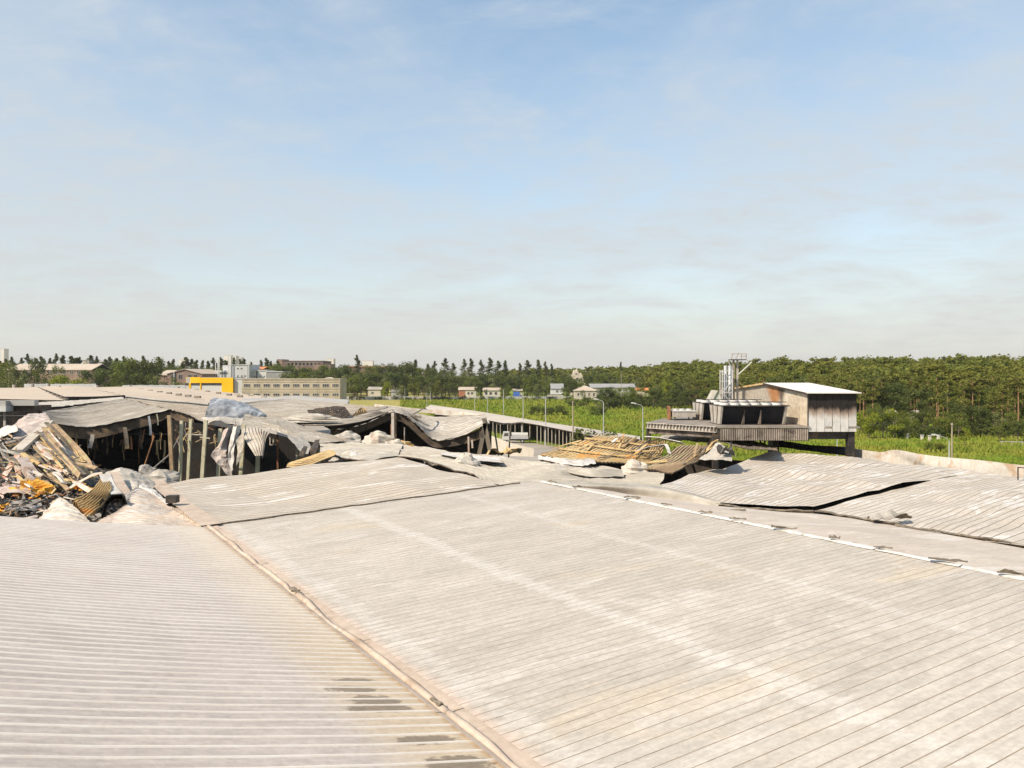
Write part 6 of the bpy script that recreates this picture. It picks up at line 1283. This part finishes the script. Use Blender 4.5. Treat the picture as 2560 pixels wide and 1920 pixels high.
# white block with lattice crest
t = block('white_block', 'white and grey block with masts and a dark crest band, behind the yellow building', 575, 619, 913, 418, 20, 'plaster_grey', 'plaster_grey')
for a, y in ((592, 919), (601, 919), (592, 938), (602, 938), (610, 938)): window(t, a, a + 5, y, y + 4, 418, bars=0)
MB().box(X(541, 419), X(574.6, 419), 419, 438, 0, Zp(926, 419)).build('wing', ['plaster_white'], t)
MB().box(X(548, 420), X(571, 420), 425, 438, Zp(926, 420), Zp(913, 420)).build('setback', ['plaster_grey'], t)
for i in range(7):
    x = 545 + i * 3.8; mb = MB()
    mb.bar((X(x, 418.6), 418.8, Zp(935, 419)), (X(x, 418.6), 418.8, Zp(930.5, 419)), .14, .14); mb.bar((X(x, 418.6), 418.8, Zp(930.5, 419)), (X(x + 2.3, 418.6), 418.8, Zp(930.8, 419)), .14, .14)
    mb.bar((X(x + 1.1, 418.6), 418.8, Zp(932.8, 419)), (X(x + 2.5, 418.6), 418.8, Zp(935, 419)), .14, .14); mb.build('crest_mark', ['steel_dark'], t)
for x, y in ((539, 906), (545, 900), (548, 893), (571, 886), (577, 890), (622, 902)):
    MB().bar((X(x, 417), 417, 0), (X(x, 417), 417, Zp(y, 417)), .35, .35).build('mast', ['plaster_white'], t)
for px0, px1, top, m_, lab in ((625, 640, 927, 'plaster_grey', 'small grey block right of the white and grey block'), (644, 666, 927, 'plaster_white', 'small white block with two square windows behind the office roof'), (667, 706, 930, 'slate_grey', 'slate grey sloping-roofed block behind the office roof')):
    t = block('small_block', lab, px0, px1, top, 425, 15, m_, 'plaster_white')
    if m_ != 'slate_grey':
        for a in (0.2, 0.65): window(t, px0 + (px1 - px0) * a, px0 + (px1 - px0) * a + 4, 939, 943, 425, bars=0)
block('peach_house', 'peach-roofed house behind the small white block', 636, 658, 922, 470, 12, 'plaster_cream', 'orange_tile', pitch=1.0)
# yellow building
D = 368
t = thing('yellow_building', 'bright yellow box building with white lower panels beside the concrete office', 'building', (X(523, D), D + 8, 0))
zt, zm = Zp(943, D), Zp(957.5, D)
MB().box(X(465, D), X(582, D), D + .3, D + 16, 0, zt - .1).build('body', ['grey_wall'], t)
MB().hexa([(X(463.5, D), D + .6, zm), (X(501.8, D), D - .4, zm), (X(501.8, D), D + .28, zm), (X(463.5, D), D + 1.2, zm), (X(463.5, D), D + .6, zt), (X(501.8, D), D - .4, zt), (X(501.8, D), D + .28, zt), (X(463.5, D), D + 1.2, zt)]).build('upper_band', ['yellow_paint'], t)
MB().box(X(502, D), X(583, D), D - .4, D + .28, zm, zt - .25).build('upper_band', ['yellow_paint'], t)
MB().box(X(555, D), X(583, D), D - .38, D + .27, 0, zm - .01).build('side_panel', ['yellow_paint'], t)
MB().box(X(472.5, D), X(477.5, D), D - .2, D + .27, 0, zm - .01).build('pier', ['yellow_paint'], t)
MB().box(X(500.5, D), X(503.5, D), D - .3, D + .27, 0, zm - .01).build('pier', ['yellow_paint'], t)
for a, b in ((463.5, 472.3), (477.8, 500.2), (503.9, 554.6)):
    MB().box(X(a, D), X(b, D), D - .05, D + .25, 0, Zp(964, D)).build('white_panel', ['plaster_white'], t)
    MB().box(X(a, D), X(b, D), D + .02, D + .25, Zp(964, D) + .02, zm - .02).build('window_band', ['glass_dark'], t)
MB().box(X(583.2, D), X(608, D), D + 1, D + 16, 0, Zp(948, D)).build('stair_tower', ['plaster_grey'], t)
MB().box(X(582.5, D), X(608.5, D), D + .8, D + 16, Zp(948, D) + .02, Zp(946, D)).build('tower_cap', ['plaster_white'], t)
# concrete office block
D = 352
t = thing('office_block', 'two-storey concrete office block with rows of wide windows', 'building', (X(725, D), D + 8, 0))
MB().box(X(605, D), X(850, D), D, D + 14, 0, Zp(949, D)).build('wall', ['concrete'], t)
MB().box(X(604, D), X(851, D), D - .25, D + 14, Zp(949, D) + .02, Zp(946.5, D)).build('parapet', ['concrete'], t)
for i in range(10):
    x = 609 + i * 24.6
    window(t, x, x + 17, 959.5, 968, D, bars=2 + i % 2); window(t, x, x + 16.5, 983, 990, D, bars=2)
for z in (954.5, 972, 979): MB().box(X(605, D), X(850, D), D - .14, D - .012, Zp(z, D) - .1, Zp(z, D) + .1).build('string_course', ['concrete'], t)
lump('rubble_bit', 'pale rubble bit on the office block parapet', (X(818, D), D + 4, Zp(946.4, D)), (1.8, 1.2, .5), ['concrete_pale'], 31.0, 'rubble')
# burnt brick works
t = block('brick_works', 'dark burnt brick works with flat ragged roof above the trees', 706, 808, 903, 670, 30, 'brick_dark', 'brick_dark')
for i in range(9): window(t, 718 + i * 9.5, 725 + i * 9.5, 906, 914, 670, bars=0, pane='soot')
MB().box(X(692, 670), X(705.6, 670), 670, 690, 0, Zp(898, 670)).build('tower', ['brick_brown'], t)
MB().box(X(681, 668), X(692, 668), 668, 680, 0, Zp(909, 668)).build('annex', ['plaster_cream'], t)
t = block('brick_annex', 'brown brick annex stepping down from the burnt works', 786, 826, 911, 655, 18, 'brick_brown', 'brick_brown')
t = block('rusty_shed', 'long rust-brown shed behind the tall leafy poplar', 864, 962, 918, 680, 24, 'brick_dark', 'rust', pitch=1.0)
for px0, px1, top, d, lab in ((560, 578, 889, 1500, 'pale far apartment tower above the white block, broad one'), (582, 590, 890, 1450, 'pale slim far apartment tower next to the broad one'), (593, 603, 894, 1600, 'pale low far apartment block above the white block'), (816, 834, 897, 1500, 'pale far apartment block over the brick works'), (905, 932, 902, 1600, 'pale far apartment block right of the leafy poplar'), (448, 464, 898, 1500, 'pale far apartment block over the gabled workshop'), (178, 192, 902, 1500, 'pale far apartment block near the long brown shed'), (2, 10, 872, 1700, 'hazy slim far tower at the frame edge')):
    block('apartment_block', lab, px0, px1, top, d, 16, 'far_block', 'far_block', group='far apartment blocks')
# mid houses
t = block('small_house', 'small white house with grey roof beside the yellow-green tree', 920, 952, 974, 512, 10, 'plaster_cream', 'sheet_grey', pitch=1.5); window(t, 928, 934, 979, 985, 512, bars=1)
block('low_hut', 'low grey hut roof right of the small white house', 978, 1012, 979, 515, 10, 'grey_wall', 'slate_grey', pitch=1.0)
block('flat_hall', 'flat pale hall roof among the middle trees', 1037, 1092, 935, 680, 18, 'brick_brown', 'tan_roof', pitch=0.8)
t = block('red_ended_shed', 'low beige-roofed shed with a red brick end wall by the fence', 1147, 1190, 975, 505, 12, 'concrete_pale', 'tan_roof', pitch=1.6); MB().box(X(1146.6, 505), X(1163, 505), 504.9, 504.99, 0, Zp(976, 505)).build('end_wall', ['brick_red'], t)
for a in (1168, 1177): window(t, a, a + 6, 980, 986, 505, bars=0)
t = block('tan_shed', 'low beige-roofed shed with dark openings, right of the red-ended shed', 1208, 1250, 976, 507, 12, 'concrete_pale', 'tan_roof', pitch=1.4)
for a in (1212, 1223, 1236): window(t, a, a + 7, 980, 987, 507, bars=0)
block('tan_hut', 'tiny tan hut between the green tree and blue truck', 1283, 1305, 977, 520, 8, 'concrete_pale', 'tan_roof', pitch=1.0)
t = block('white_house', 'white house with steep grey roof in the tree gap', 1378, 1408, 972, 510, 12, 'plaster_white', 'slate_grey', pitch=3.0); window(t, 1390, 1396, 975, 981, 510, bars=1)
block('lean_to', 'pale lean-to in front of the steep-roofed white house', 1368, 1404, 986, 500, 5, 'plaster_cream', 'plaster_white')
t = block('cream_house', 'cream house with a hipped roof and dark arched windows near the meadow', 1437, 1493, 977, 478, 12, 'plaster_cream', 'tan_roof', pitch=2.6, hip=True)
for a in (1443, 1470, 1482): window(t, a, a + 5, 982, 990, 478, bars=0)
t = block('long_grey_hall', 'long hall with slate grey roof at the wood edge', 1477, 1588, 969, 540, 20, 'grey_wall', 'slate_grey', pitch=2.3)
t = block('orange_house', 'orange tiled house roof at the end of the long grey hall', 1592, 1622, 976, 535, 12, 'plaster_cream', 'orange_tile', pitch=1.4)
block('tiny_hut', 'tiny pale hut at the far meadow edge', 1566, 1577, 1000, 455, 5, 'plaster_grey', 'slate_grey', pitch=1.0)
block('olive_hut', 'hut with olive green roof in the hedge', 1708, 1738, 986, 420, 9, 'grey_wall', 'leaf_olive', pitch=1.2)
t = block('gabled_house', 'steep white gabled house behind the twin flues', 1781, 1806, 1002, 300, 9, 'plaster_white', 'sheet_grey', pitch=3.6, gable_front=True)
block('hidden_hut', 'pink-roofed hut half hidden in the wood edge, right of the plant room', 2225, 2242, 1036, 232, 4, 'plaster_cream', 'sheet_pink', pitch=0.9)
block('hidden_hut', 'second tiny pink-roofed hut half hidden in the wood edge', 2288, 2298, 1035, 230, 3, 'plaster_cream', 'sheet_pink', pitch=0.8)
ru = thing('ruined_chalet', 'sandy ruined chalet with ragged peaked outline above the trees', 'building', (X(1440, 600), 605, 0))
rr_ = random.Random(4)
mb = MB(); D = 600
pts = [(1418, 960), (1418, 942), (1426, 938), (1431, 936), (1436, 925), (1439, 928), (1442, 923), (1448, 934), (1453, 932), (1457, 941), (1461, 960)]
n = len(pts); mb.add([(X(a, D), D, Zp(b, D)) for a, b in pts] + [(X(a, D), D + 8, Zp(b, D)) for a, b in pts], [tuple(range(n - 1, -1, -1)), tuple(range(n, 2 * n))] + [(i, (i + 1) % n, n + (i + 1) % n, n + i) for i in range(n)]); mb.build('wall', ['ruin_tan'], ru)
for a, b, w_, h_ in ((1427, 945, 5, 5), (1440, 944, 6, 5), (1438, 933, 5, 4), (1451, 946, 4, 4)): window(ru, a, a + w_, b, b + h_, D, bars=0)
MB().box(X(1416, D), X(1463, D), D - .6, D + 9, 0, Zp(958, D)).build('plinth', ['ruin_tan'], ru)
# ------------------------------------------------------------------ cream market halls
def hall_roof(name, label, pts_front, pts_back, mat='cream_roof', wallm='grey_wall', seed=0):
    t = thing(name, label, 'warehouse', (np.mean([p[0] for p in pts_front]), np.mean([p[1] for p in pts_front]), 0))
    sheet('roof', [pts_front, pts_back], 6, 20, [mat, wallm], 0.3, parent=t)
    P = [p + np.array([0, .5, -.3]) for p in pts_front]; sheet('front_wall', [[np.array([p[0], p[1], 0]) for p in P], P], 3, 14, [wallm, wallm], 0.3, parent=t)
    return t
h1 = hall_roof('market_hall', 'intact market hall with long flat cream roof at the frame edge', [WZ(-60, 996, 9.6), WZ(60, 998.5, 9.6), WZ(160, 1000.5, 9.6)], [W(-60, 970, 345), W(50, 969, 345), W(92, 967, 345)], wallm='soot_wall')
h2 = hall_roof('market_hall', 'intact market hall with low-gabled cream roof, second from the frame edge', [W(161, 991.5, 190), W(240, 991, 195), W(312, 987.5, 205)], [W(94, 967, 345), W(165, 964, 345), W(245, 968, 345)], wallm='soot_wall')
h3 = hall_roof('market_hall', 'intact market hall with cream roof ending near the curled blue-grey sheet', [W(313, 988.5, 205), W(400, 998, 190), W(470, 1003, 182), W(520, 1008, 178)], [W(247, 968, 345), W(330, 966, 348), W(400, 968, 350), W(465, 971, 352)], wallm='grey_wall')
h4 = hall_roof('market_hall', 'intact market hall with cream roof in front of the yellow building', [W(521, 1007, 180), W(560, 1006, 182), W(604, 1003, 184)], [W(467, 971, 350), W(560, 980, 300), W(690, 993, 235)], wallm='grey_wall')
loose('grey_hall_roof', 'pale grey hall roof between the cream roofs and the torn black hole', [rowdd([(604, 1006, 170), (700, 1002, 172), (780, 1002, 172), (870, 1007, 165)]), rowdd([(604, 996, 205), (690, 992, 210), (740, 989, 215), (870, 999, 200)])], 8, 24, ['roof_far_grey', 'grey_wall'], th=0.5, amp=0.05, cat='roof section', seed=96)
hatch_rows = [(92, 969, 345, 160, 997, 182, 8, h1), (215, 970, 320, 292, 987, 212, 6, h2), (352, 973, 300, 494, 992, 200, 7, h3), (492, 974, 330, 600, 990, 225, 5, h4), (560, 984, 280, 660, 993, 230, 4, h4)]
for (xa, ya, da, xb, yb, db, n_, par) in hatch_rows:
    for i in range(n_):
        f = i / (n_ - 1); 
        d = 1 / ((1 - f) / da + f / db); p = W(xa + (xb - xa) * f, ya + (yb - ya) * f, d)
        mb = MB().box(p[0] - .7, p[0] + .7, p[1] - .5, p[1] + .5, p[2] - .35, p[2] + .22); mb.build('roof_vent', ['hatch'], par)
for i, (x, y, d, lab) in enumerate([(36, 962, 345, 'small dark chimney box at the far roof edge, leftmost of the row'), (81, 960, 345, 'small dark chimney box at the far roof edge, second of the row'), (121, 958.5, 345, 'small dark chimney box at the far roof edge, third of the row'), (243, 963, 345, 'small dark chimney box at the far roof edge by the pale wall end'), (325, 963, 348, 'small dark chimney box at the far roof edge beside the shrubs'), (445, 967, 352, 'small dark chimney box at the far roof edge near the yellow building')]):
    t = thing('roof_chimney', lab, 'chimney', W(x, y + 8, d), 'chimney boxes along the far roof edge')
    a = W(x - 3.2, y + 8, d); b = W(x + 3.2, y, d); MB().box(a[0], b[0], d - .5, d + .5, a[2] - .5, b[2]).build('shaft', ['hatch'], t); MB().box(a[0], a[0] + .45, d - .55, d - .51, a[2], b[2]).build('corner_trim', ['plaster_grey'], t)
for i, (x, y, d, lab) in enumerate([(146, 969, 320, 'pale roof ventilator block on the second cream roof, far one'), (184, 979.5, 262, 'pale roof ventilator block on the second cream roof, near one')]):
    a = W(x - 4, y + 6, d); b = W(x + 4, y - 5, d); t = thing('roof_ventilator', lab, 'ventilator', (a[0] / 2 + b[0] / 2, d, a[2]), 'ventilator blocks on the cream roof')
    MB().box(a[0], b[0], d - .5, d + .5, a[2] - .3, b[2] - .2).build('housing', ['concrete_pale'], t); MB().box(a[0] - .1, b[0] + .1, d - .6, d + .6, b[2] - .19, b[2]).build('cap', ['plaster_grey'], t)
for i, (x0, x1, y0, y1, d, lab) in enumerate([(60, 240, 960, 968, 352, 'pale boundary wall behind the cream roofs, long left stretch'), (306, 463, 963, 973, 356, 'pale boundary wall behind the cream roofs, stretch ending at the yellow building')]):
    t = thing('boundary_wall', lab, 'wall', (X((x0 + x1) / 2, d), d, 0), 'boundary walls behind the cream roofs')
    k = 12; 
    for j in range(k):
        a, b = x0 + (x1 - x0) * j / k, x0 + (x1 - x0) * (j + 1) / k
        MB().box(X(a, d) + .03, X(b, d) - .03, d, d + .3, 0, Zp(y0, d) + .1 * (j % 2)).build('wall_panel', ['plaster_grey'], t)
# far concrete fence by the meadow
fd = 492; t = thing('concrete_fence', 'long grey concrete panel fence at the far side of the meadow', 'fence', (X(1130, fd), fd, 0)); px = 855
while px < 1425:
    MB().box(X(px, fd) + .08, X(px + 9.4, fd) - .08, fd, fd + .15, 0, 2.0 if (px < 1100 or px > 1180) else 1.7).build('fence_panel', ['fence_concrete'], t); MB().box(X(px, fd) - .08, X(px, fd) + .08, fd - .08, fd + .2, 0, 2.2).build('fence_post', ['fence_concrete'], t); px += 9.4
# ------------------------------------------------------------------ market canopy beside the courtyard
cn = thing('market_canopy', 'long low market canopy with pale roof on many posts, receding from the courtyard', 'canopy', (-5, 190, 0))
back_e = [(1077, 1012, 310), (1200, 1029, 243), (1330, 1050, 197), (1450, 1068, 172), (1600, 1091, 152)]
front_e = [(1060, 1022, 290), (1150, 1038, 240), (1212, 1049, 208), (1276, 1060, 186), (1300, 1056, 182), (1345, 1062, 174), (1465, 1086, 150), (1600, 1112, 132)]
fe = cr([W(*p) for p in front_e], np.linspace(0, 1, 30)); be = cr([W(*p) for p in back_e], np.linspace(0, 1, 30))
sheet('roof', [list(fe), list((fe + be) / 2 + np.array([0, 0, .12])), list(be)], 5, 30, ['canopy_roof', 'soot_wall'], 0.18, amp=0.0, parent=cn)
for k, px in enumerate(list(np.arange(1214, 1480, 9.2))):
    f = np.argmin(abs(1280 + F * fe[:, 0] / fe[:, 1] - px)); p = fe[f]; d = p[1] + 0.6; x = X(px, d); zt = p[2] - .2
    if 1252 < px < 1345 and k % 2: continue
    MB().bar((x, d, 0), (x, d, zt), .17, .17).build('post', ['timber_post'], cn)
bw = [np.array([p[0], p[1] - 1.0, 0]) for p in be]; sheet('back_wall', [bw, [np.array([p[0], p[1] - 1.0, q[2] - .25]) for p, q in zip(bw, be)]], 3, 20, ['soot_wall', 'soot_wall'], .15, parent=cn)
for a, b in (((1276, 1059), (1240, 1060)), ((1305, 1056), (1276, 1060)), ((1305, 1056), (1350, 1061))):
    pa, pb = W(a[0], a[1], 184), W(b[0], b[1], 184); MB().bar(pa, pb, .25, .3).build('gable_beam', ['steel_dark'], cn)
MB().bar(W(1305, 1058, 183), np.array([X(1305, 183), 183, 0]), .4, .4).build('gable_post', ['plaster_grey'], cn)
# ------------------------------------------------------------------ truck in the courtyard
D = 178; tk = thing('lorry', 'small white lorry with grey flatbed parked before the canopy', 'truck', (X(1285, D), D, 0.01))
x0 = X(1254, D)
MB().hexa([(x0, D - 1, .75), (x0 + 1.75, D - 1, .75), (x0 + 1.75, D + 1, .75), (x0, D + 1, .75), (x0 + .35, D - .95, 2.5), (x0 + 1.7, D - .95, 2.5), (x0 + 1.7, D + .95, 2.5), (x0 + .35, D + .95, 2.5)]).build('cab', ['truck_white'], tk)
w = MB().hexa([(x0 + .5, D - 1.02, 1.6), (x0 + 1.5, D - 1.02, 1.6), (x0 + 1.5, D - 1.0, 1.6), (x0 + .5, D - 1.0, 1.6), (x0 + .65, D - .99, 2.25), (x0 + 1.5, D - .99, 2.25), (x0 + 1.5, D - .97, 2.25), (x0 + .65, D - .97, 2.25)]).build('side_window', ['glass_dark'], tk)
MB().box(x0 + 1.95, x0 + 5.9, D - 1.05, D + 1.05, .95, 1.55).build('flatbed', ['truck_body'], tk); MB().tube([(x0 + 2.2, D, 1.8), (x0 + 5.8, D, 1.75)], .55, 12).build('tarpaulin_roll', ['truck_white'], tk)
MB().box(x0 + .2, x0 + 5.8, D - .5, D + .5, .6, .9).build('chassis', ['steel_dark'], tk)
for xx in (x0 + .8, x0 + 4.6):
    for s in (-1, 1): w = MB().tube([(xx, D + s * .95, .45), (xx, D + s * .7, .45)], .45, 14).build('wheel', ['tyre'], tk); MB().tube([(xx, D + s * .97, .45), (xx, D + s * .955, .45)], .22, 10).build('rim', ['zinc'], w)
D = 498; bt = thing('blue_truck', 'blue box truck parked among the sheds at the meadow edge', 'truck', (X(1294, D), D, 0))
MB().box(X(1283, D), X(1299, D), D - 1.2, D + 1.2, .7, Zp(982, D) + .6).build('box_body', ['blue_paint'], bt); MB().box(X(1299.4, D), X(1305, D), D - 1.1, D + 1.1, .6, 2.5).build('cab', ['blue_paint'], bt)
MB().box(X(1300.5, D), X(1304.6, D), D - 1.13, D - 1.11, 1.6, 2.3).build('side_window', ['glass_dark'], bt)
for xx in (1286, 1301): MB().tube([(X(xx, D), D - 1.2, .5), (X(xx, D), D - .9, .5)], .5, 12).build('wheel', ['tyre'], bt)
pbox(MB(), 1117, 1126, 962, 972, 560, 3).build('blue_container', ['blue_paint'])
props(bpy.data.objects['blue_container'], 'small blue container standing high between dark trees', 'container')
# concrete barrier walls and boards in the courtyard
t = thing('barrier_wall', 'pale concrete barrier wall in the courtyard beyond the collapsed gable', 'wall', W(1305, 1140, 128))
MB().hexa([W(1274, 1140, 128), W(1334, 1142, 118), W(1334, 1142, 118.4), W(1274, 1140, 128.4), W(1274, 1106, 128), W(1335, 1122, 118), W(1335, 1122, 118.4), W(1274, 1106, 128.4)]).build('panel', ['concrete_pale'], t)
t = thing('barrier_wall', 'low tan wall at the courtyard edge beside the gable corner posts', 'wall', W(1245, 1130, 132))
MB().hexa([W(1218, 1135, 140), W(1272, 1136, 130), W(1272, 1136, 130.4), W(1218, 1135, 140.4), W(1218, 1085, 140), W(1272, 1106, 130), W(1272, 1106, 130.4), W(1218, 1085, 140.4)]).build('panel', ['concrete_pale'], t)
for i, (a, b, lab) in enumerate([((1246, 1138), (1236, 1072), 'thin dark leaning pole right of the gable corner'), ((1273, 1120), (1277, 1060), 'thin rusty upright pole in front of the lorry')]):
    p, q = W(a[0], a[1], 112), W(b[0], b[1], 112); p = p + (q - p) * (p[2] / (p[2] - q[2])); props(MB().bar(p, q, .22, .22).build('leaning_pole', ['scorched_dark']), lab, 'pole')
scrap('scrap_pile', 'brown scorched sheet pile beside the pale barrier wall', W(1262, 1136, 96), (4, 2), 97, 1.4, ('scorched_gold', 'burnt_and_gap'), cat='debris')
# ------------------------------------------------------------------ lamp posts and poles
def lamp(label, px, top, d, arm=0, w=.11, group='lamp posts along the meadow', mat='lamp_grey', wood=False):
    x = X(px, d); zt = Zp(top, d); g0 = float(ground_z(np.float64(x), np.float64(d))); t = thing('wooden_pole' if wood else 'lamp_post', label, 'pole' if wood else 'street lamp', (x, d, g0), group)
    MB().tube([(x, d, g0), (x, d, g0 + 2), (x, d, zt)], [w * 1.2, w, w * .65], 8).build('pole', [mat], t)
    if arm:
        s = arm * d / F; P = [(x, d, zt - .05), (x + s * .25, d, zt + abs(s) * .28), (x + s * .65, d, zt + abs(s) * .42), (x + s, d, zt + abs(s) * .5)]
        a = MB().tube(P, w * .5, 6).build('arm', [mat], t)
        e = P[-1]; q = (e[0] + math.copysign(.75, s), e[1], e[2] + .14); MB().strip([e, ((e[0] + q[0]) / 2, e[1], e[2] + .14), q], .3, .16).build('lamp_head', ['steel_white'], a)
    else: MB().tube([(x, d, zt), (x, d, zt + .25)], w * 1.2, 8).build('cap', [mat], t)
for i, (px, top, d) in enumerate([(1067, 983, 330), (1187, 980, 300), (1219, 974, 262), (1259, 977, 227), (1308, 985, 197), (1364, 994, 172)]):
    lamp('plain pale post behind the canopy roof, %s from the left' % ['first', 'second', 'third', 'fourth', 'fifth', 'sixth'][i], px, top, d, w=.13)
lamp('brown wooden pole behind the canopy roof between pale posts', 1432, 1006, 152, mat='pole_wood', w=.15, group=None, wood=True)
lamp('curved pale street lamp left of the solitary bush edge, over the meadow', 1509, 1006, 137, -13)
lamp('curved pale street lamp right beside the platform end post', 1607, 1018, 122, -17)
lamp('curved pale street lamp standing beside the wooden pole right of the plant room', 2373, 1103, 95, -27)
lamp('lone brown wooden pole beside the right-hand street lamp', 2380, 1063, 98, mat='pole_wood', w=.12, group=None, wood=True)
lamp('short pale post seen beneath the plant room floor', 2093, 1082, 128, group=None)
for px, top, d, lab in ((874, 958, 488, 'thin pale pole near the end of the office block'), (985, 968, 486, 'thin pale pole beside the low grey hut'), (1012, 970, 480, 'thin pale pole right of the low grey hut'), (1076, 978, 470, 'thin pale pole at the fence left of the canopy'), (1458, 985, 460, 'thin pale pole before the cream hip-roofed house'), (1473, 985, 458, 'thin brown pole beside the cream hip-roofed house'), (1553, 928, 530, 'tall thin brown mast in front of the long grey hall'), (1587, 956, 530, 'white post at the end of the long grey hall')):
    lamp(lab, px, top, d, group=None, w=.2, mat='pole_wood' if 'brown' in lab else 'lamp_grey', wood=True)
# beehive-like posts in the meadow on the right
for i, (px, y, d) in enumerate(((2268, 1094, 190), (2305, 1096, 186), (2324, 1098, 184), (2346, 1086, 186))):
    a = W(px, y + 12, d); t = thing('garden_post', 'small pale post in the weeds near the wood edge', 'post', (a[0], d, 0), 'small posts in the meadow'); MB().box(a[0] - .25, a[0] + .25, d - .25, d + .25, 0, 1.1).build('shaft', ['concrete_pale'], t); MB().box(a[0] - .35, a[0] + .35, d - .35, d + .35, 1.1, 1.2).build('cap', ['plaster_grey'], t)
t = thing('rail_fence', 'low pale rail fence at the frame edge of the meadow', 'fence', (X(2540, 170), 170, 0))
for px in (2505, 2530, 2555, 2580): MB().bar((X(px, 170), 170, 0), (X(px, 170), 170, 1.1), .12, .12).build('post', ['timber_post'], t)
MB().bar((X(2500, 170), 170, 1.0), (X(2590, 170), 170, .8), .1, .16).build('rail', ['timber_post'], t)
# ------------------------------------------------------------------ haze
def haze():
    m = bpy.data.materials.new('haze_air'); m.use_nodes = True; nt = m.node_tree; nt.nodes.clear()
    out = nt.nodes.new('ShaderNodeOutputMaterial'); v = nt.nodes.new('ShaderNodeVolumePrincipled')
    v.inputs['Color'].default_value = (0.93, 0.94, 0.95, 1); v.inputs['Density'].default_value = 0.00008; v.inputs['Anisotropy'].default_value = 0.3
    nt.links.new(v.outputs[0], out.inputs['Volume']); MATS['haze_air'] = m
    o = MB().box(-2300, 2300, -160, 2400, -1.5, 62).build('haze', ['haze_air'], None, (0, 0, 0)); props(o, 'pale summer haze in the air over the meadow', 'haze', kind='stuff')
if USE_HAZE: haze()
